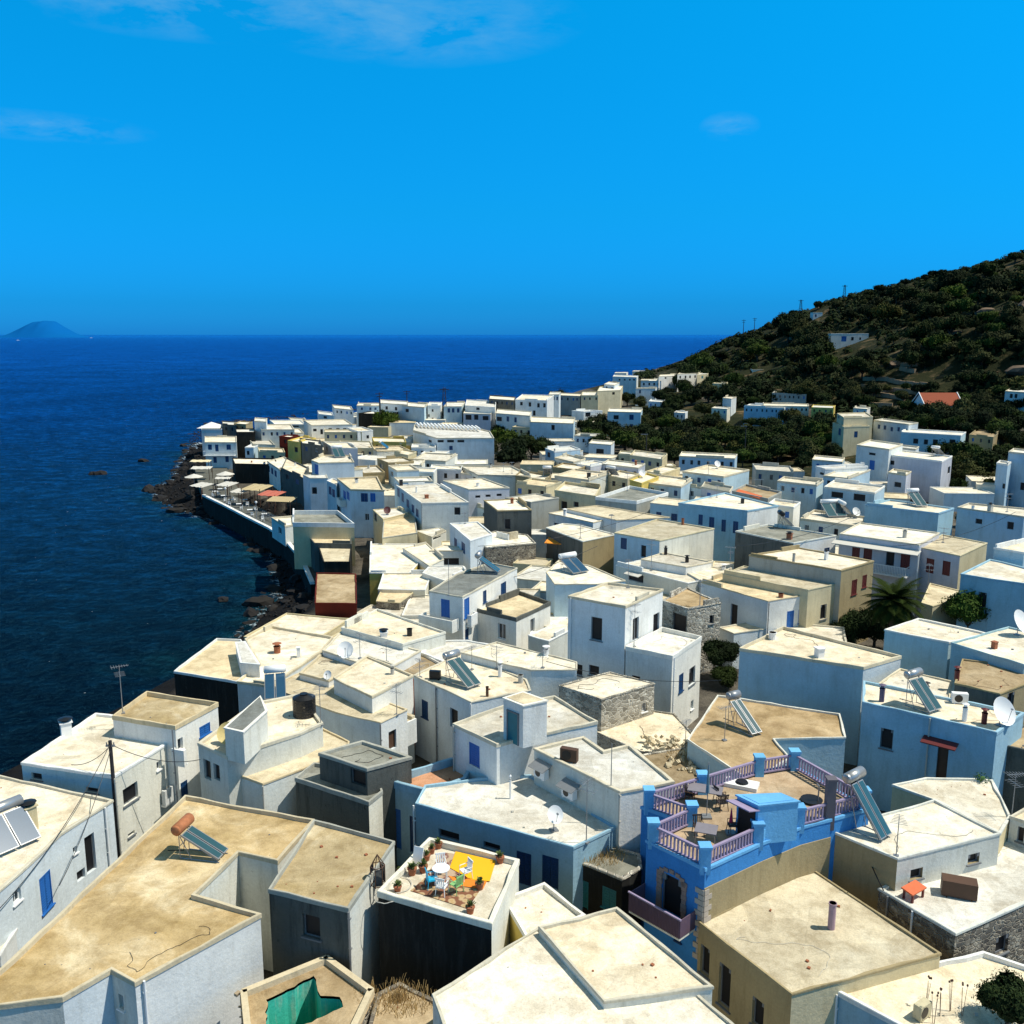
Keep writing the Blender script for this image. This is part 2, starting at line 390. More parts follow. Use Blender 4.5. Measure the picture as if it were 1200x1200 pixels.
                if k in 'dgDR':
                    bar(u0 + t * .6, u1 - t * .6, z0 + t * .6, z1 - t * .6, back + .02, back - .005, pn)
                else:
                    # louvred leaves: two leaves with battens
                    mid = (u0 + u1) / 2
                    for x0_, x1_ in ((u0 + t, mid - .01), (mid + .01, u1 - t)):
                        bar(x0_, x1_, z0 + t * .5, z1 - t, back + .02, back - .01, pn)
                        nb = max(3, min(14, int(hh / .14)))
                        if near:
                            for q in range(nb):
                                zz = z0 + t + (hh - 2 * t) * (q + .5) / nb
                                bar(x0_ + .04, x1_ - .04, zz - .02, zz + .025, back + .045, back + .019, pn)
                pn.build(sub, km, fo)
            else:
                pn = MB(); pn.quad(pt(u0, z0, -dep * .7), pt(u1, z0, -dep * .7), pt(u1, z1, -dep * .7), pt(u0, z1, -dep * .7)); pn.build(kn, km, root)
    pass
    mb.build('wall', smats, root)
    # parapet ring, slightly uneven
    pw = random.Random(idx * 5 + 1).choice([.07, .09, .12, .16]) if dist < 95 else .12
    minedge = min(hypot(L[i][0] - L[i - 1][0], L[i][1] - L[i - 1][1]) for i in range(n))
    step = .9 if near else 3.0
    ou = inset(L, -.035); inn = inset(L, pw)
    Oo, Ii = [], []
    rr = random.Random(idx)
    for i in range(n):
        j = (i + 1) % n; ln = hypot(ou[j][0] - ou[i][0], ou[j][1] - ou[i][1]); k = max(1, int(ln / step))
        for q in range(k):
            f = q / k; jo = 0 if q == 0 else rr.uniform(-.02, .02); jz = rr.uniform(-.03, .03) if near else 0
            Oo.append((ou[i][0] * (1 - f) + ou[j][0] * f + jo, ou[i][1] * (1 - f) + ou[j][1] * f + jo, jz))
            ji = 0 if q == 0 else rr.uniform(-.045, .045) if near else 0
            Ii.append((inn[i][0] * (1 - f) + inn[j][0] * f + ji, inn[i][1] * (1 - f) + inn[j][1] * f - ji, jz - .01))
    pb = MB(); m_ = len(Oo); bt = zc - .001
    rim = min(.08, ph * .5)
    for i in range(m_):
        j = (i + 1) % m_; a, b, c, e_ = Oo[i], Oo[j], Ii[j], Ii[i]
        def lerp(p, q, f): return (p[0] + (q[0] - p[0]) * f, p[1] + (q[1] - p[1]) * f)
        a2, b2 = lerp(a, e_, .12), lerp(b, c, .12)
        pb.quad((a[0], a[1], bt), (b[0], b[1], bt), (b[0], b[1], ztop + b[2] - .03), (a[0], a[1], ztop + a[2] - .03))
        pb.quad((a[0], a[1], ztop + a[2] - .03), (b[0], b[1], ztop + b[2] - .03), (b2[0], b2[1], ztop + b[2]), (a2[0], a2[1], ztop + a[2]))
        pb.quad((a2[0], a2[1], ztop + a[2]), (b2[0], b2[1], ztop + b[2]), (c[0], c[1], ztop + c[2]), (e_[0], e_[1], ztop + e_[2]))
        pb.quad((e_[0], e_[1], ztop + e_[2]), (c[0], c[1], ztop + c[2]), (c[0], c[1], zc - .05), (e_[0], e_[1], zc - .05))
        pb.quad((b[0], b[1], bt), (a[0], a[1], bt), (L[0][0] * 0 + a2[0], a2[1], bt), (b2[0], b2[1], bt))
    tm = {None: WM['J' if roof in 'tyb' else ['W', 'M', 'M'][idx % 3]] if wall in ('W', 'L', 'B', 'V', 'Q', 'P') else wm}.get(top, WM[top] if top else None)
    pb.build('parapet', tm, root)
    rb = MB(); rin = inset(L, pw * .5)
    rb.poly([(x, y, zc) for x, y in rin])
    rb.build('roof', RM[roof], root)
    # raised parapet lengths and low curbs
    if world is None and 72 < dist and rr.random() < .55:
        for q in range(rr.randint(1, 2)):
            i = rr.randrange(n); A, B = Vector(inset(L, .12)[i]), Vector(inset(L, .12)[(i + 1) % n]); ln = (B - A).length
            if ln < 2: continue
            f0 = rr.choice([0, 0, .5, .3]); f1 = min(1, f0 + rr.uniform(.3, .55)); c = A + (B - A) * (f0 + f1) / 2; hh = rr.uniform(.2, .5)
            ps = MB(); ps.box((c.x, c.y, ztop - .2 + hh / 2), (ln * (f1 - f0), .2, hh + .3), atan2((B - A).y, (B - A).x)); ps.build('parapet_step', tm, root)
    rec = dict(d=d, W=W, z=z, zr=z - ph, root=root, base=base)
    HOUSES.append(rec); return rec
def on_roof(px, py):
    best = None
    for hs in HOUSES:
        x, y = P(px, py, hs['zr'])
        if inside(hs['W'], x, y):
            if best is None or y < best[1]: best = (x, y, hs['zr'], hs)
    return best
# block: a raised box on a house (child)
def block(hs, poly, z, wall='W', roof='c', name='roof_room', base=None):
    W = [P(x, y, z) for x, y in poly]
    if area(W) < 0: W.reverse()
    r = hs['root'].location; L = [(x - r.x, y - r.y) for x, y in W]
    b0 = (hs['zr'] if base is None else base) - .05 - r.z
    mb = MB(); mb.prism(L, b0, z - r.z - .1)
    o = mb.build(name, WM[wall], hs['root'])
    c = MB(); c.prism(inset(L, -.05), z - r.z - .1, z - r.z - .02); 
    c2 = c.build('coping', WM['W'] if wall in 'WLBV' else WM[wall], o)
    c = MB(); c.prism(inset(L, .12), z - r.z - .02, z - r.z); c.build('roof', RM[roof], o)
    return o, W
# ------------------------------------------------------------------ the town, near to far
z9 = 9.5
# --- bottom edge
hA = H('long tan roofed white house with notched courtyard at the lower left', [(217,932),(-50,1182),(73,1168),(130,1135),(158,1150),(305,1070),(227,1048),(279,997),(325,1008),(368,960)], 10.0, 'V', 't', 'g134,1168,6,18 g142,1174,5,16', base=3, skin=[(90, 1185, 'L'), (252, 1020, 'W')])
hB = H('dark concrete house with sooty tan roof beside the notched courtyard', [(315,1041),(408,1064),(462,985),(368,960)], 10.25, 'N', 't', 'd365,1086,20,26', top='G', skin=[(440, 1030, 'V')])
hC = H('black walled house whose roof is a furnished terrace', [(443,1044),(576,1082),(608,1006),(503,981)], 10.0, 'K', 'c', '', ph=.3, top='V', skin=[(592, 1050, 'V')])
hD = H('small yellow walled house behind the white gabled roofs', [(590,1052),(638,1034),(686,1072),(618,1099)], 8.6, 'Y', 'c', '', top='W')
hE = H('cream flat roof with raised rim at the bottom centre', [(632,1086),(723,1063),(835,1155),(708,1172)], 9.7, 'V', 'c', '', ph=.14, top='M')
hF = H('largest white mottled roof at the bottom centre', [(507,1165),(631,1086),(706,1172),(812,1159),(905,1240),(540,1255)], 9.4, 'V', 'w', '', ph=.1)
hG = H('ochre roofed stone coloured house with three arched openings below the blue house', [(819,1080),(928,1164),(1102,1117),(948,1015)], 8.3, 'T', 'y', 'd826,1126,11,34^ d849,1156,14,50^ d888,1188,14,34^', ph=.1, top='T', skin=[(1000, 1160, 'C')])
hH = H('white rimmed flat house at the bottom right corner', [(971,1155),(1060,1203),(1215,1262),(1330,1180),(1200,1130),(1152,1115)], 7.8, 'P', 'c', '', top='W', skin=[(1020, 1200, 'E')])
hI = H('rubble stone walled house with a cream roof and arched hole at right', [(1030,1040),(1120,1093),(1290,1018),(1200,968),(1168,985)], 8.5, 'S', 'w', 'd1174,1107,14,20^', ph=.14, top='V')
hJ = H('cream house with small arched vents and a stovepipe above the stone walled house', [(972,972),(1052,1005),(1172,976),(1095,937)], zt(1052,1005,1041,8.5), 'T', 'w', 'd1074,1024,14,12 d1141,1006,13,11^', ph=.12, top='V', skin=[(1110, 1000, 'V')])
hK = H('sandy walled house with speckled roof behind the arched vent house', [(1046,919),(1098,938),(1172,976),(1184,956),(1163,913),(1085,911)], 9.6, 'C', 'c', '', ph=.12, top='V')
hK2 = H('white house with a dark doorway cut by the right edge below the brown block', [(1184,956),(1230,972),(1300,950),(1230,930)], 9.8, 'V', 'c', 'd1196,978,8,18', ph=.15)
# --- blue house with terrace
zr = zt(822, 999, 1080, 8.3)
# --- left shore
hL = H('low cream roofed house in front of the water tower block at left', [(25,893),(133,909),(194,871),(190,845),(112,835)], 9.6, 'V', 'c', 'd153,930,18,20 g186,897,5,10 d154,977,8,4 d43,910,12,8 d108,926,14,6', ph=.18, skin=[(80, 905, 'E')])
hM = H('tall square sandy topped white house by the sea at left', [(132,838),(205,850),(255,823),(172,810)], zt(132,838,860,9.6), 'W', 't', 'g211,872,7,14 b240,855,13,12 N215,925,10,18', ph=.3, skin=[(235, 850, 'W')])
hN = H('grey beige roofed white house with solar panels on the left edge', [(-70,893),(132,937),(70,977),(36,1010),(-10,1050),(-90,1040)], 8.9, 'L', 'c', 'D106,1000,12,45 g88,996,5,8 D95,1025,10,12 b54,1045,14,45 g20,1050,10,16', ph=.15)
hO = H('low white house with barred window under the ladder at the left edge', [(-60,1060),(30,1030),(42,1050),(0,1120),(-60,1130)], 6.3, 'W', 'c', '', ph=.15)
# --- left centre
hP = H('upper deck house with dish and black water tank above the sea', [(232,870),(266,886),(352,858),(378,846),(352,812),(300,822)], 10.4, 'V', 'c', 'D243,902,8,22 D254,905,7,18', ph=.2)
blkP, _ = block(hP, [(263,852),(285,857),(313,832),(305,815)], 12.2, 'V', 'g')
hP2 = H('lower sand floored terrace house beneath the upper deck', [(270,905),(308,918),(406,880),(409,868),(376,852),(352,859)], 8.9, 'L', 'y', '', ph=.12)
hQ = H('black walled house with pale roof standing over the sea', [(204,786),(277,798),(304,778),(282,749),(254,748)], 9.0, 'K', 'y', '', ph=.2, top='W')
hR = H('bluish walled house with patched white roof above the rocks', [(278,798),(316,803),(352,779),(377,762),(390,746),(318,733),(287,748),(304,777)], 9.05, 'L', 'w', '', ph=.2)
block(hR, [(276,752),(282,776),(304,778),(287,751)], 10.0, 'W', 'w')
hS = H('long tan roofed house with brown shuttered window in the left centre', [(316,804),(393,834),(446,846),(477,831),(440,816),(352,787)], 9.3, 'L', 'y', 'R460,867,9,22', ph=.1, skin=[(465, 850, 'W')])
hT = H('small cream roof with a white dish beside the long tan roof', [(351,788),(385,797),(421,776),(378,764)], 9.75, 'W', 'y', '', ph=.15)
hU = H('bright white rimmed cream roof above the long tan roof', [(391,794),(436,816),(484,791),(430,768)], 10.4, 'L', 'c', '', ph=.15, skin=[(460, 815, 'W')])
hV = H('weathered pale roof with tv masts beside the red wall', [(378,762),(418,775),(431,768),(463,779),(493,762),(402,737)], 10.15, 'W', 'w', '', ph=.12)
hV2 = H('little roofless room with an orange red inner wall', [(462,781),(487,793),(518,778),(492,763)], 9.5, 'O', 'b', '', ph=.2, top='W')
hW = H('large rimmed cream roof behind the tv masts', [(400,735),(472,754),(522,740),(442,713)], 10.6, 'V', 'c', '', ph=.2, top='V')
hX = H('solar roofed house with two doorways and stone side wall in the centre', [(485,791),(552,822),(622,808),(617,796),(540,764)], 10.0, 'L', 'c', 'n498,831,7,20 D532,842,9,22', ph=.1)
hY = H('round cornered pale roof between the balcony house and solar roof', [(492,764),(530,779),(582,756),(548,750),(520,750)], 9.55, 'V', 'w', '', ph=.1)
hZ = H('long low white roof with a blue grey front wall in the centre', [(540,764),(622,785),(676,784),(676,775),(582,752)], 10.5, 'L', 'w', '', ph=.1)
# --- centre front
zw = 9.4
hAA = H('blue fronted cream roofed house with a white dish on its front edge', [(487,941),(672,992),(722,968),(622,908),(560,912),(498,920)], zw, 'E', 'w', 'd526,979,24,10 d576,992,20,8 N614,1018,17,38 N645,1022,19,36', ph=.15)
hAB = H('terracotta floored terrace house with narrow blue doors', [(449,911),(498,925),(545,912),(556,892),(532,887),(482,902)], 9.2, 'E', 'o', 'B462,970,16,46 N484,978,7,42', ph=.45)
hAC = H('grey white house with two air conditioners under shades', [(626,876),(727,927),(790,915),(738,872),(708,879),(684,862)], zt(727,927,970,zw), 'V', 'w', '', ph=.15, skin=[(760, 930, 'W')])
hAD = H('white house with a blue door and a rooftop stair turret', [(531,847),(582,872),(628,860),(700,845),(650,815),(590,826)], zt(582,872,917,zw), 'W', 'c', 'B556,885,12,26', ph=.2, skin=[(600, 880, 'W')])
oT, WT_ = block(hAD, [(590,817),(613,826),(641,820),(613,810)], zdown(590, 817, hAD['z'], 817) + 2.3, 'W', 'y', 'stair_turret')
def face_door(o, Wq, dirx, diry, hs, w_, h_, mat):
    ed = []
    for i in range(len(Wq)):
        a, b = Vector(Wq[i]), Vector(Wq[(i + 1) % len(Wq)]); e = (b - a).normalized(); n_ = Vector((e.y, -e.x)); ed.append((-(n_.x * dirx + n_.y * diry), i, a, b, e, n_))
    ed.sort(key=lambda t: t[0]); _, i, a, b, e, n_ = ed[0]; r = hs['root'].location; c = (a + b) / 2 - Vector((r.x, r.y)); z0 = hs['zr'] - r.z; ang = atan2(e.y, e.x)
    m_ = MB(); m_.box((c.x + n_.x * .01, c.y + n_.y * .01, z0 + h_ / 2), (w_, .05, h_), ang); d_ = m_.build('door', mat, o)
    m_ = MB()
    for s_ in (-1, 1): m_.box((c.x + n_.x * .03 + e.x * s_ * w_ / 2, c.y + n_.y * .03 + e.y * s_ * w_ / 2, z0 + h_ / 2), (.08, .08, h_), ang)
    m_.box((c.x + n_.x * .03, c.y + n_.y * .03, z0 + h_), (w_ + .1, .08, .08), ang); m_.build('door_frame', M_fr, d_)
face_door(oT, WT_, -.6, -.8, hAD, .85, 1.85, M_teal)
hAE = H('dark shaded house with an L shaped grey roof in the left centre', [(346,911),(432,939),(448,926),(440,905),(368,893)], 9.0, 'N', 'g', '', ph=.25, top='G', skin=[(440, 940, 'V')])
hAE2 = H('upper block of dark grey render with a tall black opening', [(374,882),(430,900),(482,886),(425,867)], 10.4, 'N', 'g', 'D420,905,18,30', ph=.2, top='G')
hAF = H('whitewashed rubble house with flaking walls in the centre', [(655,803),(705,819),(767,800),(715,787)], zt(705,819,846,8.2), 'Z', 'c', 'g755,829,6,10', ph=.1, top='Z')
hAG = H('crumbling pale roof between the rubble house and the white tower', [(680,850),(762,832),(790,836),(812,860),(800,882),(752,880)], 7.6, 'Z', 'c', '', ph=.1, top='Z')
hAH = H('bare rubble strewn roof above the blue balustrade', [(745,885),(800,876),(862,893),(850,905),(790,925)], 7.9, 'S', 'b', '', ph=.08, top='Z')
hTW = H('tall white tower house with tall dark windows', [(666,698),(733,710),(777,690),(712,682)], 13.9, 'L', 'c', 'd699,737,13,27 d745,737,7,26 d769,733,7,28 d678,785,9,13 d696,786,12,12', ph=.2, skin=[(755, 715, 'W')])  # pale blue left, white right: shade and sun put into the wall colours
zw2 = zdown(733, 710, hTW['z'], 757)
hTX = H('lower wing of the white tower house with a walled roof deck', [(733.5,757),(788,768),(822,745),(776,735)], zw2, 'L', 'w', 'd745,796,10,8 d716,792,8,8 n798,800,5,20 d811,792,7,20^ g811,826,3,10', ph=.35, base=3.5, skin=[(805, 780, 'W')])
hBA = H('brown roofed house with a slanted water heater behind the balustrade', [(841,814),(984,836),(991,863),(907,865),(926,888),(880,915),(806,866)], 9.2, 'Q', 'b', '', ph=.15, top='V')
hBB = H('large blank teal blue walled house at right centre', [(867,759),(1012,781),(1056,768),(918,734)], 11.4, 'Q', 'c', '', ph=.25, skin=[(1035, 785, 'L')])
hBC = H('blue and white house with a small arched window and awning door at right', [(1011,822),(1090,839),(1168,858),(1200,835),(1012,797)], 11.0, 'E', 'c', 'd1039,866,15,24^ R1104,893,13,42', ph=.2)
hBD = H('curved low roof behind the awning door house', [(1030,800),(1112,822),(1116,798),(1055,783)], 10.6, 'V', 'c', '', ph=.12)
hBE = H('brown concrete block with a slanted dusty roof at the right edge', [(1119,800),(1172,812),(1215,796),(1200,780),(1128,772)], 11.3, 'N', 'b', 'D1184,822,8,20^', ph=.12, top='T', skin=[(1185, 815, 'T')])
hBF = H('pale long roof with a teal front wall left of the big dish', [(1037,737),(1112,752),(1160,742),(1076,724)], 11.7, 'Q', 'c', '', ph=.15)
hBG = H('broad cream roof carrying the big dish at the right edge', [(1115,753),(1200,778),(1290,770),(1230,745),(1182,734)], 12.0, 'E', 'c', '', ph=.15)
hBH = H('dark rendered house cut by the right edge below the brown block', [(1164,870),(1210,880),(1260,862),(1200,848)], 9.6, 'N', 'b', '', ph=.15)
# --- centre right rows
hCA = H('white house with a dark front doorway and blue side shutters', [(822,682),(900,704),(943,697),(846,674)], 10.3, 'L', 'y', 'D860,721,8,26 B926,726,8,20 b939,722,7,16', ph=.1, skin=[(925, 715, 'W')])
hCB = H('yellowish house with one tall side window right of the blue shutters', [(847,672),(947,691),(983,683),(872,663)], 11.0, 'C', 'y', 'd965,717,7,17^', ph=.1)
hCC = H('grey brown house with red arched shutters beside the palm', [(878,650),(986,668),(1024,657),(936,641)], 12.4, 'G', 'c', 'm1001,688,6,17^ m1013,681,5,14^', ph=.15, top='T', skin=[(1005, 680, 'T')])
hCD = H('dark fronted grey roofed house with a solar heater on a post', [(862,622),(930,636),(980,627),(900,614)], 12.3, 'N', 'g', 'n969,645,6,6', ph=.15, top='V', skin=[(960, 640, 'W')])
hCE = H('blue house with a row of four narrow windows at right centre', [(795,589),(876,598),(912,592),(850,577)], 13.2, 'E', 'w', 'n821,609,5,12 n834,612,6,12 n848,616,5,14 n862,618,6,14', ph=.2, skin=[(895, 605, 'W')])
hCF = H('white house with maroon shutters and balcony behind the palm', [(984,625),(1077,638),(1101,624),(1008,612)], 12.8, 'P', 'w', 'm1003,648,9,13 m1017,649,10,13 D1043,655,10,16 m1061,656,11,20', ph=.15)
hCG = H('tan sided house with two maroon arched shutters right of the palm', [(1078,641),(1125,651),(1157,636),(1104,626)], 12.3, 'P', 'y', 'm1090,663,9,17^ m1109,666,9,17^', ph=.12, top='C', skin=[(1145, 650, 'C')])
hCH = H('long plain blue walled house in the right middle', [(1014,591),(1100,601),(1118,595),(1043,585)], 13.2, 'E', 'c', '', ph=.2)
hCI = H('blue house with two small windows near the right edge', [(1122,594),(1200,605),(1250,600),(1135,589)], 13.2, 'B', 'c', 'd1147,611,8,6 d1184,616,8,9', ph=.2)
hCJ = H('two level blue house with a square dark window at the right edge', [(1165,641),(1200,647),(1260,636),(1210,630)], 13.6, 'B', 'c', 'n1178,668,11,17', ph=.2)
hCK = H('large blue walled house with an arched window behind the leafy tree', [(1126,672),(1162,678),(1250,690),(1260,680),(1175,658),(1160,655)], 12.5, 'E', 'c', 'd1151,703,10,18^', ph=.15)
hCL = H('small tan roofed outbuilding under the palm', [(1080,706),(1093,710),(1138,695),(1090,683)], 9.4, 'C', 'y', '', ph=.1)
hCM = H('half ruined stone house with brushwood roof right of the white tower', [(776,703),(806,713),(845,706),(805,688)], 10.4, 'Z', 'b', 'D800,732,24,22 d834,726,5,10', ph=.1, top='Z')
hCN = H('narrow pale roof between the tan rows at right centre', [(805,671),(821,680),(845,676),(860,668),(830,663)], 9.9, 'L', 'c', '', ph=.1)
hCO = H('white walled yard building left of the blank teal wall', [(842,735),(860,742),(905,735),(880,728)], 7.6, 'L', 'c', '', ph=.1)
hDA = H('long roof with a shaded porch behind the white tower', [(722,662),(806,683),(835,677),(755,655)], 9.8, 'V', 'c', 'd745,677,18,9', ph=.1)
hDB = H('white roof with a chimney pot behind the shaded porch', [(751,655),(804,664),(834,658),(778,647)], 10.6, 'W', 'c', '', ph=.12)
hDC = H('white topped blue walled house with twin panels left of the tower', [(640,670),(650,684),(700,684),(733,680),(690,662),(655,656)], 11.2, 'B', 'w', '', ph=.12)
hDD = H('cream topped house with stained side wall and blue front', [(720,624),(773,633),(837,619),(770,608)], 11.6, 'B', 'y', 'n731,637,7,13 D754,646,6,14', ph=.15, top='C', skin=[(810, 640, 'V')])
hDE = H('dark walled house with an orange awning in the centre', [(640,618),(683,634),(722,626),(680,615),(660,613)], 10.6, 'N', 'c', '', ph=.12, top='V', skin=[(700, 640, 'T')])
hDF = H('low light roof with a white gable corner above the orange awning', [(643,601),(695,612),(719,606),(672,596)], 10.8, 'L', 'w', 'd652,615,6,4', ph=.12)
hDG = H('long tan roof stretching behind the stained side wall', [(664,596),(722,609),(786,606),(700,592)], 11.3, 'L', 'y', '', ph=.12)
hDH = H('blue walled house with two tiny shutters behind the long tan roof', [(762,589),(799,593),(808,586),(772,582)], 12.1, 'B', 'c', 'n772,604,6,8 n790,606,7,8', ph=.12)
hDI = H('building with battlemented white parapet and stone front', [(698,582),(746,587),(783,577),(738,569)], 12.2, 'G', 'g', '', ph=.45, top='W')
hDJ = H('yellow house with a notched parapet left of the battlements', [(650,574),(698,581),(704,570),(662,564)], 12.2, 'C', 'c', 'd661,592,7,9 d675,591,6,6', ph=.4, top='C')
# --- centre middle rows
hEA = H('white house with balcony and blue doors in the centre', [(503,692),(542,699),(606,665),(574,659),(535,672)], 12.0, 'W', 'g', 'B522,713,10,21 b547,712,6,22 n568,699,4,14 n590,690,6,15 n547,744,4,14', ph=.15)
hEB = H('cube house with black painted eaves and double window', [(555,712),(605,724),(645,705),(608,692)], 10.2, 'W', 'y', 'g588,740,9,18 g624,733,5,16', ph=.35, top='N', skin=[(625, 725, 'W')])
hEC = H('small pale roof left of the white tower', [(619,744),(643,751),(668,738),(668,722)], 8.9, 'V', 'c', '', ph=.1)
hED = H('rubble fronted house with outside steps in the centre', [(551,630),(570,641),(628,636),(618,626),(580,622)], 9.4, 'S', 'w', '', ph=.15, top='Z')
hEE = H('dark brown cube room with one blue window', [(567,586),(583,598),(623,597),(606,584)], 12.0, 'N', 'w', 'D595,614,7,12', ph=.15, top='T')
hEF = H('pale green sided house with a wide dark arch in the centre', [(527,613),(551,633),(577,625),(560,611)], 10.6, 'L', 'w', 'n543,642,4,12 n534,636,3,10', ph=.15)
hEG = H('low white porch with a black opening beneath the green sided house', [(503,645),(545,645),(540,641),(520,638)], 8.6, 'L', 'w', 'd529,658,18,8 d510,661,5,4', ph=.12)
hEH = H('white flat roof with a rounded end west of the dark porch', [(472,642),(503,663),(520,655),(500,636)], 8.5, 'W', 'w', '', ph=.12)
hEI = H('broad pale roof in front of the wide dark arch', [(495,671),(524,681),(548,670),(543,663),(503,663)], 8.4, 'V', 'w', '', ph=.1)
hEJ = H('brown fronted seafront block with a ribbed tan roof', [(369,706),(418,707),(417,672),(371,671)], 8.8, 'R', 'b', '', ph=.12, top='R')
hEK = H('blank white square roof near the shaded alley', [(433,671),(480,671),(490,660),(490,637),(434,637)], 8.0, 'Y', 'w', '', ph=.12, top='W')
hEL = H('sloping cream roof below the blank white roof', [(443,690),(498,691),(506,672),(449,671)], 7.9, 'V', 'w', '', ph=.1)
hEM = H('tan strip roof on a stone house beside the alley', [(441,704),(468,706),(484,694),(447,690)], 7.6, 'S', 'y', '', ph=.1, top='C')
hEN = H('grey pool like roof with a deep rim near the sea', [(343,612),(415,613),(396,598),(343,598)], 9.6, 'C', 'g', '', ph=.6, top='W', base=3.3)
hEO = H('narrow cream ledge roof under the grey rimmed roof', [(368,636),(412,637),(411,626),(360,626)], 7.5, 'N', 'y', '', ph=.1, base=3.3)
hEP = H('small grooved cream roof above the red brown block', [(379,658),(410,658),(412,640),(373,640)], 6.9, 'K', 'y', '', ph=.1, base=3.3)
hEQ = H('cracked tan roof with crooked rim near the maroon dish', [(448,630),(489,624),(485,599),(450,606)], 8.8, 'C', 'y', '', ph=.1, top='G')
hER = H('small white roof carrying the maroon dish', [(437,597),(449,608),(478,601),(466,595)], 9.2, 'C', 'w', 'd440,606,3,9^', ph=.12)
hES = H('low rounded white roof with dark cellar openings', [(488,622),(506,629),(523,622),(515,618)], 8.0, 'V', 'w', 'd512,629,9,5', ph=.1)
hET = H('tall pale blue house with two shuttered upper windows near the sea', [(395,560),(411,573),(450,574),(442,558)], 11.2, 'L', 'y', 'n427,583,8,10 b437,583,6,10 g430,606,5,8 b404,580,3,9 b408,581,3,9', ph=.3)
hEU = H('narrow blue house squeezed beside the tall pale blue house', [(383,563),(394,568),(398,563),(390,560)], 10.5, 'B', 'c', 'n387,575,3,9 n391,578,3,9', ph=.2)
hEV = H('pale green walled house with an arched window near the sea', [(365,539),(373,542),(415,541),(410,533),(378,533)], 12.4, 'L', 'c', 'd368.5,575,6,8^ b371,550,4,11', ph=.2)
hEV2 = H('lower arm of the arched window house with a flat top', [(355,556),(363,560),(384,560),(382,555)], 10.3, 'L', 'w', 'd368.5,575,6,8^', ph=.12)
hEW = H('long pale blue house with a row of blue shutters', [(464,568),(494,589),(549,588),(512,566)], 11.6, 'B', 'c', 'd536,599,7,9 n467,577,2.5,10 n472,583,2.5,10 n478,590,3,9 n484,596,3,9 n489,601,3,9', ph=.15, skin=[(520, 600, 'L')])
hEX = H('dark sided roof beside the row of blue shutters', [(519,563),(549,573),(597,571),(566,560)], 11.9, 'P', 'c', 'd560,582,6,3 d572,581,6,3 d585,580,6,3', ph=.2)
hEY = H('grey green flat roof behind the dark brown cube', [(592,583),(622,588),(655,583),(628,578)], 11.5, 'G', 'c', '', ph=.15)
hEZ = H('beige yard house right of the dark brown cube', [(621,600),(640,604),(655,599),(640,595)], 9.2, 'C', 'c', 'g651,603,5,5', ph=.12)
hFA = H('small grey fronted roof above the orange awning', [(655,607),(668,612),(676,608),(662,605)], 9.0, 'P', 'w', '', ph=.12)
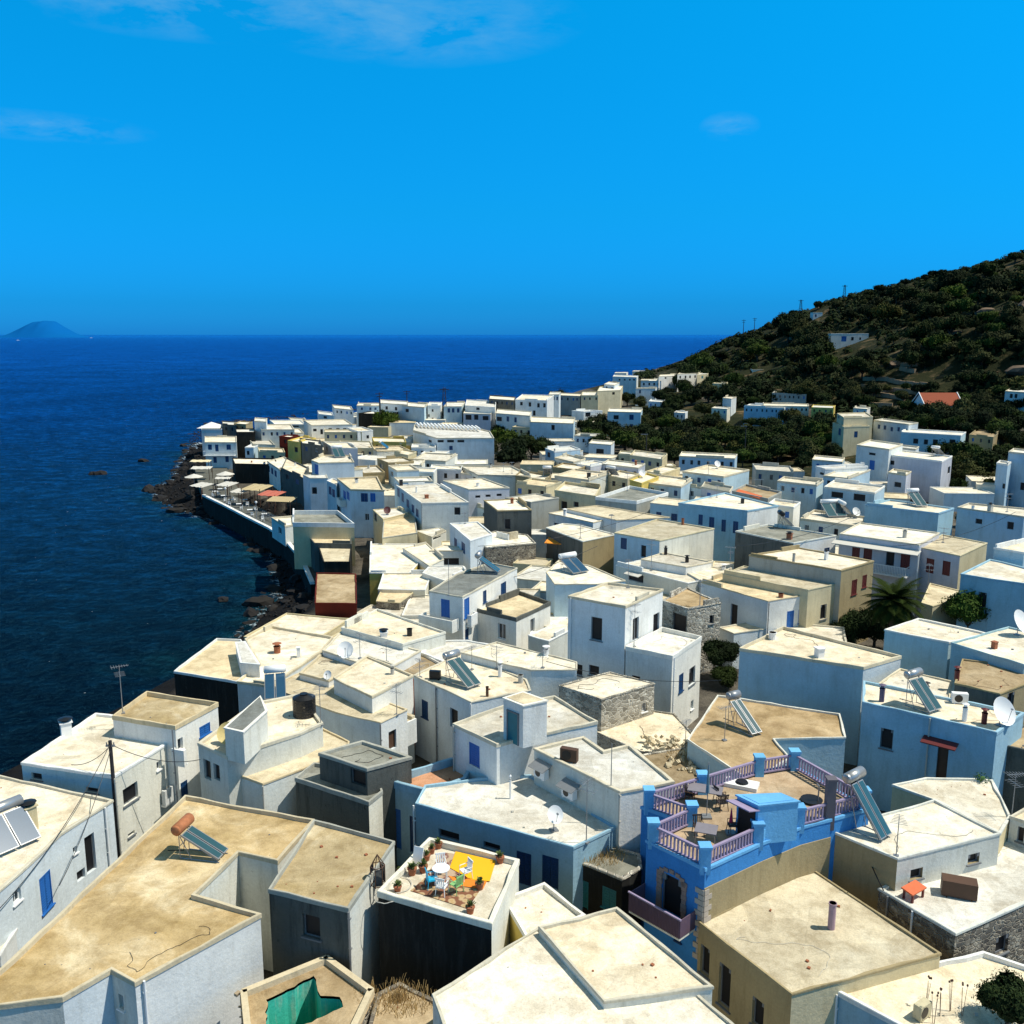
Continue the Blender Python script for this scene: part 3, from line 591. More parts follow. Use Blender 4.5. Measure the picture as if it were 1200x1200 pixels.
# --- the further rows (roof height is given above the ground)
def HF(d, x0, y0, x1, y1, dx, dy, h, wall='W', roof='w', wins='', **k):
    if not wins and wall != 'K':
        rw = random.Random(x0 * 31 + y0); sc_ = max(.6, (y0 - 400) / 130); n = max(1, int((x1 - x0) / (9 * sc_)))
        for q in range(n):
            f = (q + .5 + rw.uniform(-.15, .15)) / n; xx = x0 + (x1 - x0) * f; yy = y0 + (y1 - y0) * f
            wins += ' %s%.1f,%.1f,%.1f,%.1f' % (rw.choice('ddngbD'), xx, yy + 7 * sc_, 3.2 * sc_, 5 * sc_)
    return H(d, [(x0, y0), (x1, y1), (x1 + dx, y1 - dy), (x0 + dx, y0 - dy)], None, wall, roof, wins, h=h, **k)
far = [
 # seafront left
 ('blue balconied two storey villa by the seafront promenade',240,518,277,518,0,7,6.6,'L','c','n246,524,4.5,6 n254,525,4,8 n268,524,5,6 n252,539,4,7 n266,538,4,7'),
 ('little white pavilion house under the pyramid roof on the headland',236,503,260,503,0,4,6.4,'W','w','d249,503,3,4'),
 ('black walled house right of the pavilion',277,506,299,506,-1,4,7.4,'K','w',''),
 ('dark shed with a white awning roof near the pavilion',261,497,277,498,-1,4,7.6,'N','w',''),
 ('grey brown narrow house behind the black wall',274,496,288,497,8,3,7.8,'T','w',''),
 ('white block with a small rooftop room behind the black wall',298,493,312,494,1,4,9.6,'L','w','d308,491,3,4'),
 ('broad cream house facing the sea behind the seafront',306,503,345,503,-4,6,7.6,'V','c',''),
 ('small blue gabled shed amid the seafront roofs',287,524,297,524,8,4,4.8,'B','w',''),
 ('pale roof with clutter behind the seafront awnings',297,520,322,521,-6,6,5.0,'V','c',''),
 ('low tan roof above the long dark arcade',304,529,334,530,-2,5,4.4,'C','c',''),
 ('long flat cream roof over the dark seafront arcade',275,543,325,544,-3,7,4.0,'K','w',''),  # black wall stands in for the shadow under this roof
 ('white roofed house with shuttered side by the arcade',313,540,328,550,20,5,4.4,'W','w','n315,549,3,7 n319,552,3,7 n323,555,3,7'),
 ('dark fronted cluttered roof left of the arched window',330,548,356,560,6,12,5.2,'N','c',''),
 ('dark reddish house between the cream roofs',327,511,340,512,10,2,7.0,'R','w',''),
 ('yellow green house with one dark window',337,516,352,518,18,5,7.2,'Y','c','d347,527,4,6'),
 ('dark brown blind cube with a white roof',354,519,378,522,-3,6,7.4,'N','w',''),
 ('grey fronted cube beside the blind brown cube',379,517,390,524,29,-1,7.0,'P','c',''),
 ('long white house with a row of dark slots',356,492,365,498,48,1,7.4,'W','c','d369,504,4,3 d377,506,3,6 d387,503,4,2.5 d396,503,4,2.5 d404,503,4,2.5'),
 ('beige low wall house below the dark slots',380,506,424,506,0,3,6.6,'C','c',''),
 ('white house with slanted black gable',407,501,419,505,18,1,6.8,'W','c','d431,512,3,4'),
 ('flat cream roof with thin masts left of the round tree',402,524,438,525,-4,8,5.0,'C','c',''),
 ('sand yellow parapet roof with green solar panels',431,523,442,528,38,1,4.8,'V','y',''),
 ('pale yellow wall house right of the green solar panels',438,517,476,518,-2,5,5.2,'Y','c',''),
 ('white roof with a water heater on the arched house',376,545,400,550,25,1,7.0,'W','c',''),
 ('low sand roof behind the tall pale blue house',417,546,426,554,25,1,6.0,'T','c',''),
 ('tan roof with a long dark gutter near the alley',442,537,455,542,30,2,6.6,'T','c',''),
 ('deep blue sided house above the maroon flowers',455,545,465,551,26,1,7.0,'B','c',''),
 ('cream shelf roof under the deep blue sided house',462,559,467,564,40,1,7.2,'B','w',''),
 ('whitewashed far block beside the open sea',374,485,391,487,-2,4,8.6,'W','w','d381,488,4,5'),
 ('rounded white far roof with a dome tank',392,478,414,480,-3,4,8.8,'W','w',''),
 ('low cream block on the sea edge',342,493,360,494,-4,4,5.0,'W','c',''),
 ('long shed like roof at the water edge',322,497,358,497,-6,5,5.4,'V','w','d333,499,8,3 d346,499,8,3'),
 ('plain white wall house below the sea edge shed',321,506,356,507,-5,5,6.0,'W','w',''),
 ('blue row house with three windows behind the round tree',418,475,444,475,2,3,8.5,'B','w','n424,479,2.5,3 n434,479,2.5,3 n440,479,2.5,3'),
 ('dark fronted house with a white slab roof behind the round tree',420,484,452,485,18,3,6.4,'K','w',''),
 ('white house with dark square windows left of the pylon',446,472,478,474,0,4,8.8,'L','w','d453,478,3,4 d464,479,3,4 d476,481,4,5'),
 ('blank blue fronted house in the back row',471,475,497,477,5,4,8.2,'B','w','d477,481,4,4'),
 ('tall white slim house with stacked small windows',501,475,516,475,2,4,8.2,'W','w','d507,481,2,3 d502,487,3,3 d507,491,2,3'),
 ('blue house with three windows behind the low trees',520,476,541,476,4,5,8.0,'B','w','n526,481,3,5 n531,481,3,5 n537,481,3,5'),
 ('lilac house with wide dark windows in the back row',543,484,575,485,3,5,6.8,'P','w','d549,489,7,6 d558,489,5,6 d569,490,7,5'),
 ('cluster roof with slanting solar frames in the back row',545,475,580,477,2,7,8.4,'W','w','d560,479,4,3'),
 ('charcoal house under a flat white canopy',573,467,603,469,1,4,9.6,'N','w',''),
 ('white two storey house with four shutters near the big tree',581,484,621,487,2,5,7.4,'L','w','d585,491,6,5 n595,491,3,6 n604,492,3,6 d585,502,5,4'),
 ('grand white house with a low hipped roof in the back row',604,468,641,469,8,6,9.8,'W','c','d611,473,3,4 d621,474,3,5 d631,475,3,5 d638,475,3,5 d626,484,3,6'),
 ('pale slim annex right of the hipped roof',643,462,655,462,2,3,9.6,'L','w','n649,467,2,4 n653,467,2,4'),
 ('shadowed farm house with a flat cream top in the back row',656,463,680,464,2,3,7.0,'G','c',''),
 ('rounded cream house above the dark trees',681,463,701,463,2,4,7.2,'C','w',''),
 ('cream gabled house with one dark window above the trees',700,458,727,457,3,5,8.0,'C','w','d719,461,3,3'),
 ('stepped white roof nearest the far headland',708,450,720,451,6,3,9.0,'L','w',''),
 ('white hotel with a strip of small windows near the headland',718,441,746,442,2,2,9.0,'L','w','d726,445,2,2 d732,445,2,2 d738,445,2,2 d743,445,2,2'),
 ('small blue door house near the headland',745,455,768,455,2,1,6.5,'L','w','n750,459,2,4'),
 ('tiny white house farthest out on the headland',741,435,758,435,2,1,6.0,'W','w',''),
 ('second tiny white house behind the hotel',720,437,734,437,2,1,5.0,'W','w',''),
 ('white chain of rooms climbing from the headland',772,441,794,440,2,2,6.5,'W','w','d780,443,2,2'),
 ('long white roof at the foot of the hill',794,438,818,437,4,2,6.5,'W','w',''),
 ('cream cottage with a green door at the foot of the hill',817,439,829,438,2,2,6.0,'C','w','t823,442,2,3'),
 ('low white house among scrub right of the hotel',751,446,775,446,1,2,6.0,'L','w',''),
 # middle belt
 ('yellow sided low house in the middle trees',600,500,623,501,9,3,4.4,'C','c',''),
 ('bluish cube with one window left of the big blue front',600,486,614,487,6,3,6.6,'L','w','d604,492,3,5'),
 ('wide blue front house with one dark window in the middle',621,494,672,496,2,6,6.8,'B','w','d648,501,4,6'),
 ('white corner annex attached to the wide blue front',673,510,696,511,7,3,4.4,'B','w',''),
 ('white and blue house with one square window above the wide blue front',670,481,684,482,22,1,6.8,'L','w','d689,486,6,5'),
 ('teal blue two storey house with dark windows among trees',712,482,751,483,2,4,7.2,'Q','w','d722,489,6,5 n740,489,5,6 n740,500,4,6'),
 ('bright blue and white low house with a garage like opening',690,519,716,521,4,4,5.6,'L','w','d703,529,9,6'),
 ('white roofed house with a small dark doorway in the middle',639,525,650,529,30,3,5.2,'B','w','d643,533,8,6'),
 ('low gable roof beside the middle trees',650,536,672,541,14,4,4.6,'V','c',''),
 ('orange tinted wall house with a leaning solar heater',648,547,676,550,12,5,4.4,'T','c','g663,549,3,5'),
 ('sunny pale roof with a black post in the middle',676,543,692,546,20,4,4.6,'P','c',''),
 ('long low roof with blue grey front right of the black post',705,543,748,548,8,5,4.6,'P','w',''),
 ('low cream roof near the garage like opening',725,532,758,534,2,4,5.0,'C','w',''),
 ('flat cream stone house beside the valley trees',738,533,776,538,6,6,5.2,'C','c',''),
 ('white house with a square turret against the valley trees',796,534,861,537,3,5,5.8,'B','w',''),
 ('grey blue front house below the square turret',800,552,848,558,30,8,6.6,'B','c',''),
 ('sandy stained wall left of the grey blue front',757,552,775,555,22,7,5.4,'C','c','d761,555,3,3'),
 ('long white parapet roof with blue side wall in the middle',743,563,798,570,14,9,5.6,'B','c',''),
 ('white boxy annex with drain pipes in the middle',800,568,822,571,1,5,4.6,'L','w',''),
 ('yellow topped house with a narrow black doorway in the middle',738,562,752,566,20,8,6.0,'Y','c','d752,571,3,9'),
 ('flat roof with a slanted panel left of the narrow black doorway',712,557,735,561,14,6,5.4,'C','c',''),
 ('sprawling cream roof with chimneys in the middle',650,557,690,562,24,8,5.8,'V','c',''),
 ('dark fronted long yellow roof in the middle',605,566,640,570,18,6,6.2,'C','y',''),
 ('tan gable wall with an orange patch near the trees',604,557,640,562,6,6,5.6,'T','c','d612,559,5,4'),
 ('huge pale roof with antennas beside the dark trees',538,545,560,556,62,-1,5.6,'V','c',''),
 ('white slab roof with a shaded front near the sea stair',504,549,540,550,2,5,5.6,'P','w',''),
 ('small bluish box room among the pale roofs',540,554,556,556,2,3,5.2,'P','c',''),
 ('long cream roof left of the white slab roof',484,538,522,540,14,8,5.4,'V','c',''),
 ('white long box in front of the dark hedge',482,524,510,524,1,4,5.2,'L','w',''),
 ('cream roof with a reddish gable end',462,530,478,533,10,4,5.8,'C','c','m477,533,5,6'),
 ('bright roof strip near the reddish gable end',463,544,494,545,4,7,6.4,'V','w','d474,549,4,2'),
 ('low cream roof below the bright strip',464,551,508,553,4,5,6.2,'V','c',''),
 ('pale terrace roof with railings at the centre',558,592,575,597,12,5,5.4,'L','w',''),
 # right belt
 ('pale farm wall house left of the maroon awning house',834,478,852,479,4,2,4.5,'V','w',''),
 ('little white shed among the grove rocks',790,483,803,484,3,2,3.6,'W','w',''),
 ('low grey roofed barn above the long blue front house',905,460,945,462,3,2,4.0,'G','c',''),
 ('white cottage between the pale yellow house and terraces',1000,478,1016,479,4,2,4.6,'W','w',''),
 ('small blue cottage under the hill at the grove edge',760,470,777,471,3,2,5.0,'B','w',''),
 ('tiny cream house between the ridge foot and grove',835,449,850,450,3,1,5.0,'C','w',''),
 ('half hidden white house in the upper valley trees',847,466,857,467,6,2,5.5,'L','w','d850,478,4,4'),
 ('long blue front house in the upper valley trees',872,476,919,478,7,3,5.2,'B','w',''),
 ('white house with a maroon awning in the upper valley',895,475,948,476,-1,3,5.2,'V','w',''),
 ('pale yellow house with steps in the upper valley',951,477,977,478,2,3,5.0,'Y','w',''),
 ('olive sided upper house with a light flat top',981,484,989,489,34,1,8.4,'C','c','n983,488,3,5'),
 ('pale olive house with one window below the light flat top',976,495,989,500,30,1,6.6,'C','c','n1003,509,4,7 n984,506,3,8'),
 ('white house with a row of blue shutters in the right valley',1024,492,1065,497,11,2,6.2,'L','c','n1030,500,3,5 n1037,501,3,5 n1045,503,3,5 n1053,503,3,5'),
 ('teal long house with four windows in the right valley',1056,506,1126,510,6,4,5.6,'Q','w','d1073,517,6,6 d1085,518,5,6 d1096,518,6,6 d1116,518,7,6'),
 ('tall pale blue house with a blue balcony door',1004,521,1042,526,16,6,9.0,'L','w','b1022,545,6,11 d1022,532,8,3'),
 ('back roof strip behind the purple grey house',1025,521,1073,526,4,3,7.8,'L','w',''),
 ('big purple grey walled house with a solar heater in the right valley',1036,532,1104,540,12,6,7.8,'P','w','d1044,542,8,5 d1112,551,5,8'),
 ('small blue turret room with a white dome',1041,553,1062,556,6,4,5.6,'P','w','d1052,568,8,6'),
 ('tall blue house at the right edge among the trees',1182,529,1212,532,6,4,9.6,'B','w','d1198,570,5,9'),
 ('lower blue wing at the right edge among the trees',1168,542,1181,544,4,3,8.0,'B','w','d1178,570,7,6'),
 ('blue and white cottage with twin windows at the upper right',1178,458,1210,460,6,3,6.0,'L','w','d1185,464,3.5,5 d1190.5,464,3.5,5'),
 ('small blue white house right of the yellow maroon canopy',952,538,987,541,3,5,5.6,'B','w',''),
 ('white house with a slanted dark window in the right middle',956,546,967,549,50,3,6.4,'L','w','d963,555,5,3'),
 ('bright white sloping roof in the right middle',965,557,994,560,26,10,5.8,'B','w',''),
 ('blue walled low block left of the two black windows',911,563,957,568,8,5,7.2,'B','c',''),
 ('blue house with two wide black windows in the right middle',966,570,1025,577,12,8,6.8,'B','c','d981,580,14,7 d1007,583,14,8'),
 ('cream roof over a maroon awning in the right middle',886,550,930,553,-4,7,5.2,'G','c',''),
 ('grey walled house with a terracotta roof patch',858,575,900,584,16,8,6.4,'G','b',''),
 ('white box with a small tank behind the solar post',900,590,930,594,8,6,6.6,'W','c',''),
 ('cream roof with turquoise solar panels in the right middle',938,607,1005,616,16,10,6.6,'V','c',''),
 ('pale low roof left of the terracotta patch',822,570,855,576,4,6,5.4,'P','g',''),
 ('bare brown walled house beside the right valley trees',1136,509,1164,512,8,6,4.8,'T','b',''),
]
for a in far: HF(*a)
def HY(d, px0, px1, py, Y, depth, wins, name='house', wall='W'):
    a = PY(px0, py, Y); b = PY(px1, py, Y)
    return H(d, [], a[2], wall, 'w', wins, world=[a[:2], b[:2], (b[0] + 1, Y + depth), (a[0] + 1, Y + depth)], name=name, base=a[2] - 8)
H('small walled deck at the quay end', [(318,606),(334,616),(344,614),(343,604)], 6.4, 'L', 'w', 'g328,622,4,8', base=3.3)
HY('grey green house deep in the hillside trees', 882, 908, 433, 430, 9, 'd900,441,3,5', wall='V')
HY('solitary white villa with a shaded porch on the hillside', 974, 1018, 391, 425, 8, 'b989,397,9,6 d999,397,3,4 d1008,397,2,3')
HY('white house low on the ridge slope below the masts', 953, 964, 366, 520, 8, 'n956,370,2,3')
print('houses', len(HOUSES))
def find(s):
    return next(h for h in HOUSES if s in h['d'])
# ------------------------------------------------------------------ ground, hill, sea
def terrain_mat():
    m, nt, N, L, b = nm('ground'); t = N.new('ShaderNodeTexCoord'); v = t.outputs['Object']
    sx = N.new('ShaderNodeSeparateXYZ'); L.new(v, sx.inputs[0])
    town = ramp(N, L, nz(N, L, v, .3, 6, .7), [(.35, (.055, .05, .042)), (.65, (.16, .14, .11))])
    scr = ramp(N, L, nz(N, L, v, .12, 8, .75), [(.3, (.008, .014, .005)), (.54, (.028, .030, .012)), (.62, (.13, .09, .048)), (.78, (.24, .17, .09))])
    rock = ramp(N, L, nz(N, L, v, .8, 6, .8), [(.3, (.004, .004, .005)), (.75, (.022, .02, .018))])
    at = N.new('ShaderNodeAttribute'); at.attribute_name = 'zone'; sp = N.new('ShaderNodeSeparateXYZ'); L.new(at.outputs['Vector'], sp.inputs[0])
    x = mix(N, L, sp.outputs['X'], town, scr); x = mix(N, L, sp.outputs['Y'], x, rock)
    L.new(x, b.inputs['Base Color']); b.inputs['Roughness'].default_value = 1; b.inputs['Specular IOR Level'].default_value = .1
    bump(N, L, nz(N, L, v, 1.2, 6, .8), .8, .4, b); return m
xs = list(np.arange(-110, 190, 2.5)) + list(np.arange(190, 760, 7)); ys = list(np.arange(-30, 330, 2.5)) + list(np.arange(330, 1150, 6))
V = []; ZN = []
CTx, CTy = CT[:, 0], CT[:, 1]
for y in ys:
    for x in xs:
        g0 = G0(x, y); d = sd(x, y)
        lim = -4 if d < -10 else (d * .4 if d < 0 else (d * .3 if d < 6 else 1.8 + (d - 6) * 1.2))
        z = min(g0, lim)
        hill = min(1, max(0, (g0 - 9) / 4)); 
        if hill > 0: z += hill * (noise.noise((x * .03, y * .03, 0)) * 3 + noise.noise((x * .09, y * .09, 2)) * 1.2)
        if -6 < d < 10 and x < 60: z += noise.noise((x * .35, y * .35, 5)) * .9
        V.append((x, y, z)); ZN.append((hill if hill > .02 else (1.0 if (x > 45 and y > 175 and x * .8 + y > 235) else 0), 1.0 if d < 9 else 0, 0))
nx = len(xs); Fs = [(j * nx + i, j * nx + i + 1, (j + 1) * nx + i + 1, (j + 1) * nx + i) for j in range(len(ys) - 1) for i in range(nx - 1)]
me = bpy.data.meshes.new('terrain'); me.from_pydata(V, [], Fs); me.materials.append(terrain_mat())
a = me.attributes.new('zone', 'FLOAT_VECTOR', 'POINT'); a.data.foreach_set('vector', np.array(ZN, dtype=np.float32).ravel())
me.polygons.foreach_set('use_smooth', [True] * len(Fs)); ter = bpy.data.objects.new('terrain', me); col.objects.link(ter); ter['kind'] = 'structure'
VZ = np.array([v[2] for v in V]).reshape(len(ys), nx); xsA, ysA = np.array(xs), np.array(ys)
def TZ(x, y):
    i = int(np.clip(np.searchsorted(xsA, x) - 1, 0, nx - 2)); j = int(np.clip(np.searchsorted(ysA, y) - 1, 0, len(ys) - 2))
    fx = (x - xsA[i]) / (xsA[i + 1] - xsA[i]); fy = (y - ysA[j]) / (ysA[j + 1] - ysA[j])
    return float((VZ[j, i] * (1 - fx) + VZ[j, i + 1] * fx) * (1 - fy) + (VZ[j + 1, i] * (1 - fx) + VZ[j + 1, i + 1] * fx) * fy)
def GP(px, py, ymin=60, ymax=900):
    """first hit of the camera ray with the terrain"""
    r = ray(px, py); Y = ymin; st = 2.0
    while Y < ymax:
        t = Y / r[1]; x, z = r[0] * t, CZ + r[2] * t
        if z < TZ(x, Y): return (x, Y, TZ(x, Y))
        Y += st
    return None
# sea
def sea_mat():
    m, nt, N, L, b = nm('sea'); t = N.new('ShaderNodeTexCoord'); v = t.outputs['Object']
    at = N.new('ShaderNodeAttribute'); at.attribute_name = 'shore'; s = at.outputs['Fac']
    sy = N.new('ShaderNodeSeparateXYZ'); L.new(v, sy.inputs[0])
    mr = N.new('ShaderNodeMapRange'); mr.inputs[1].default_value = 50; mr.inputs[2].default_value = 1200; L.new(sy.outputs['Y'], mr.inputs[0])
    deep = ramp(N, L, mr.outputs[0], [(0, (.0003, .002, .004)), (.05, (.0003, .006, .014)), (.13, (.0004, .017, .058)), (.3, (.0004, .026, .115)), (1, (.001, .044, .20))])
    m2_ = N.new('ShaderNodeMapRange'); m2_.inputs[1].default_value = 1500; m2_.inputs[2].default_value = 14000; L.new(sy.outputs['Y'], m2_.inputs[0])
    deep = mix(N, L, m2_.outputs[0], deep, (.002, .085, .31))  # far water lightened in colour to stand in for horizon haze
    patch = ramp(N, L, nz(N, L, v, .02, 4, .6), [(.35, .75), (.65, 1.25)])
    x = mix(N, L, 1.0, deep, patch, 'MULTIPLY')
    # shallow green near the rocks
    sh = ramp(N, L, s, [(0, 1), (.35, 0)])
    f = N.new('ShaderNodeMath'); f.operation = 'MULTIPLY'; L.new(sh, f.inputs[0]); L.new(ramp(N, L, nz(N, L, v, .09, 4, .6), [(.4, 0), (.6, .7)]), f.inputs[1])
    x = mix(N, L, f.outputs[0], x, (.002, .02, .022))
    mp = N.new('ShaderNodeMapping'); mp.inputs['Scale'].default_value = (1, 1.6, 1); mp.inputs['Rotation'].default_value = (0, 0, .35); L.new(v, mp.inputs[0]); wv = mp.outputs[0]
    n1 = nz(N, L, wv, .22, 5, .65, .4); n2 = nz(N, L, wv, .9, 5, .7, .3)
    ws = ramp(N, L, n1, [(.36, .4), (.5, 1), (.66, 2.6)])
    x = mix(N, L, .8, x, ws, 'MULTIPLY')
    ws2 = ramp(N, L, n2, [(.36, .35), (.5, 1), (.64, 2.6)])
    x = mix(N, L, .6, x, ws2, 'MULTIPLY')
    # foam
    fo = ramp(N, L, s, [(.0, .62), (.05, .5), (.1, .22), (.2, 0)])
    fn = nz(N, L, v, .7, 8, .8, 1.0)
    ad = N.new('ShaderNodeMath'); ad.operation = 'ADD'; L.new(fo, ad.inputs[0]); L.new(fn, ad.inputs[1])
    fm = ramp(N, L, ad.outputs[0], [(.5, 0), (.515, 0), (.56, 0)]) if False else None
    fr = N.new('ShaderNodeMapRange'); L.new(ad.outputs[0], fr.inputs[0]); fr.inputs[1].default_value = 1.06; fr.inputs[2].default_value = 1.18
    fc = nz(N, L, v, 1.9, 3, .6); fcr = ramp(N, L, nz(N, L, v, .35, 3, .6), [(.57, 0), (.66, 1)])
    cap = ramp(N, L, nz(N, L, wv, 1.3, 2, .5), [(.775, 0), (.79, 1)])
    mxm = N.new('ShaderNodeMath'); mxm.operation = 'MAXIMUM'; L.new(fr.outputs[0], mxm.inputs[0]); L.new(cap, mxm.inputs[1])
    x = mix(N, L, mxm.outputs[0], x, (.55, .65, .7))
    df = N.new('ShaderNodeBsdfDiffuse'); gl = N.new('ShaderNodeBsdfGlossy'); gl.inputs['Roughness'].default_value = .28; gl.inputs['Color'].default_value = (.08, .36, .62, 1); L.new(x, df.inputs['Color'])
    lw = N.new('ShaderNodeLayerWeight'); lw.inputs['Blend'].default_value = .25; fm_ = N.new('ShaderNodeMapRange'); fm_.inputs[3].default_value = .012; fm_.inputs[4].default_value = .20; L.new(lw.outputs['Fresnel'], fm_.inputs[0])
    ms = N.new('ShaderNodeMixShader'); L.new(fm_.outputs[0], ms.inputs[0]); L.new(df.outputs[0], ms.inputs[1]); L.new(gl.outputs[0], ms.inputs[2]); L.new(ms.outputs[0], N['Material Output'].inputs['Surface'])
    su = N.new('ShaderNodeMath'); su.operation = 'ADD'; L.new(n1, su.inputs[0]); L.new(n2, su.inputs[1])
    bump(N, L, su.outputs[0], .8, .9, b); bn = [q for q in N if q.type == 'BUMP'][-1]; L.new(bn.outputs[0], df.inputs['Normal']); L.new(bn.outputs[0], gl.inputs['Normal']); return m
xs2 = [-60000, -20000, -6000, -2500, -1200, -700, -450] + list(np.arange(-320, 60, 4)) + [60, 80, 110, 150, 200, 260, 330, 420, 700, 1500, 4000, 15000, 60000]
ys2 = [-3000, -600, -200, -60] + list(np.arange(0, 330, 4)) + list(np.arange(330, 700, 15)) + [720, 900, 1300, 2200, 4000, 8000, 20000, 60000, 100000]
V = []; S = []
for y in ys2:
    for x in xs2:
        V.append((x, y, 0)); dd = -sd(x, y) if (-330 < x < 430 and -70 < y < 700) else 999
        S.append(max(.5 if (y > 300 or y < 90) else 0, min(1, max(0, (dd) / 30))))
nx2 = len(xs2); Fs = [(j * nx2 + i, j * nx2 + i + 1, (j + 1) * nx2 + i + 1, (j + 1) * nx2 + i) for j in range(len(ys2) - 1) for i in range(nx2 - 1)]
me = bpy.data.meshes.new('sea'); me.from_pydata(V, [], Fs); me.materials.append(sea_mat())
a = me.attributes.new('shore', 'FLOAT', 'POINT'); a.data.foreach_set('value', np.array(S, dtype=np.float32))
sea = bpy.data.objects.new('sea', me); col.objects.link(sea); sea['kind'] = 'structure'
# distant island
def island(name, px0, px1, prof, D, c):
    mb = MB(); n = 48; m_ = 10; x0, x1 = (px0 - 600) / F * D, (px1 - 600) / F * D; k = len(mb.v)
    for j in range(m_ + 1):
        v = j / m_; env = sin(pi * v) if 0 < v < 1 else 0
        for i in range(n + 1):
            u = i / n; q = u * (len(prof) - 1); a_ = int(min(q, len(prof) - 2)); h = prof[a_] * (1 - (q - a_)) + prof[a_ + 1] * (q - a_)
            x = x0 + (x1 - x0) * u; y = D + (v - .5) * (x1 - x0) * .8
            z = h * env / F * D * (1 + .12 * noise.noise((u * 9, v * 5, 1))) - 6
            mb.v.append((x, y, z))
    for j in range(m_):
        for i in range(n):
            a_ = j * (n + 1) + i; mb.f.append((a_, a_ + 1, a_ + n + 2, a_ + n + 1)); mb.m.append(0)
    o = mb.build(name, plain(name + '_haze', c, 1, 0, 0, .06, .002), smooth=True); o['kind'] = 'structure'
island('distant_island', 14, 108, [0, 3, 7, 12, 16.5, 19.5, 20.5, 18.5, 12.5, 7, 3, 0], 11000, (.003, .105, .33))  # bluish base colour carries the haze of distance
#island('distant_coast', 690, 850, [0, 5, 8, 11, 9, 12, 9, 8, 5, 3, 0], 16000, (.006, .12, .38))
# ------------------------------------------------------------------ the blue terrace house
tp = [(752,928),(803,946),(758,966),(827,999),(892,970),(940,951),(976,942),(1020,930),(932,881),(887,888),(820,908)]
WT = [P(x, y, zr) for x, y in tp]
fl = zr - 1.0
hBL = H('bright blue house with a balustraded roof terrace and lilac balcony', [], fl + .16, 'D', 'o', 'D787,1050,24,46^ n795,1098,6,10', world=WT, ph=.16, top='H')
RM['k'] = roofmat('terrace_floor', (.50, .34, .2), (.62, .46, .29), (.66, .52, .35), .1)
[c for c in hBL['root'].children if c.name.split('.')[0] == 'roof'][0].data.materials[0] = RM['k']
rl = hBL['root'].location
if area(WT) < 0: WT.reverse(); tp = tp[::-1]
ntp = len(WT); WL = [(x - rl.x, y - rl.y) for x, y in WT]; zf = fl - rl.z
inn = inset(WL, .2)
wallseg = {frozenset([(892,970),(940,951)])}
for i in range(ntp):
    mb = MB(); x, y = inn[i]
    if tp[i] == (976,942):
        mb.box((x, y, zf + .9), (.42, .42, 2.6)); mb.box((x, y, zf + 2.22), (.5, .5, .1)); mb.build('chimney', plain('dark_chimney', (.12, .11, .13), .8), hBL['root']); continue
    mb.box((x, y, zf + .5), (.46, .46, 1.24)); mb.box((x, y, zf + 1.17), (.56, .56, .12)); mb.build('post', WM['H'], hBL['root'])
for i in range(ntp):
    j = (i + 1) % ntp; a = Vector((*inn[i], 0)); b = Vector((*inn[j], 0)); d = b - a; ln = d.length; e = d / ln; ang = atan2(e.y, e.x)
    if frozenset([tp[i], tp[j]]) in wallseg:
        mb = MB(); c = (a + b) / 2; mb.box((c.x, c.y, zf + .38), (ln - .46, .26, .8), ang); mb.build('parapet_wall', WM['H'], hBL['root']); continue
    mb = MB(); c = (a + b) / 2
    mb.box((c.x, c.y, zf + .93), (ln - .46, .13, .09), ang); mb.box((c.x, c.y, zf + .22), (ln - .46, .13, .08), ang)
    k = max(2, int((ln - .5) / .2))
    for q in range(k):
        p = a + e * (.32 + (ln - .64) * (q + .5) / k); mb.box((p.x, p.y, zf + .57), (.075, .075, .64), ang)
    mb.build('railing', M_lilac, hBL['root'])
# bare rendered band on the right hand walls
mb = MB()
for i in range(ntp):
    j = (i + 1) % ntp
    if {tp[i], tp[j]} in ({(827,999),(892,970)}, {(892,970),(940,951)}, {(940,951),(976,942)}):
        a, b = Vector(WL[i]), Vector(WL[j]); e = (b - a).normalized(); n_ = Vector((e.y, -e.x)) * .03
        mb.quad((a.x + n_.x, a.y + n_.y, 0), (b.x + n_.x, b.y + n_.y, 0), (b.x + n_.x, b.y + n_.y, zf - .75), (a.x + n_.x, a.y + n_.y, zf - .75))
        mb.quad((a.x + n_.x, a.y + n_.y, zf - .75), (b.x + n_.x, b.y + n_.y, zf - .75), (b.x, b.y, zf - .74), (a.x, a.y, zf - .74))
mb.build('rendered_band', WM['T'], hBL['root'])
# quoins at the front corner, stones around the balcony door
fc = Vector(WL[tp.index((827,999))]); cc = Vector(WL[tp.index((758,966))]); ee = (cc - fc).normalized(); e2 = (Vector(WL[tp.index((892,970))]) - fc).normalized()
nf = Vector((ee.y, -ee.x)); nf = nf if nf.y < 0 else -nf
mb = MB(); rr = random.Random(3)
for q in range(13):
    w_ = .28 if q % 2 else .46; p = fc + ee * w_ / 2 * .9 + nf * .0
    mb.box((p.x, p.y, zf - .95 - q * .27), (w_, .1 + rr.random() * .05, .24), atan2(ee.y, ee.x))
    p = fc + e2 * (.74 - w_) / 2
    mb.box((p.x, p.y, zf - .95 - q * .27), (.74 - w_, .12, .24), atan2(e2.y, e2.x))
mb.build('corner_stones', plain('pale_stone', (.42, .36, .3), .9), hBL['root'])
dw = [c for c in hBL['root'].children if c.name.startswith('door')][0]
vs = [v.co for v in dw.data.vertices]; zmin, zmax = min(v.z for v in vs), max(v.z for v in vs)
us = [(Vector((v.x, v.y)) - fc).dot(ee) for v in vs]; ua, ub = min(us), max(us)
mb = MB()
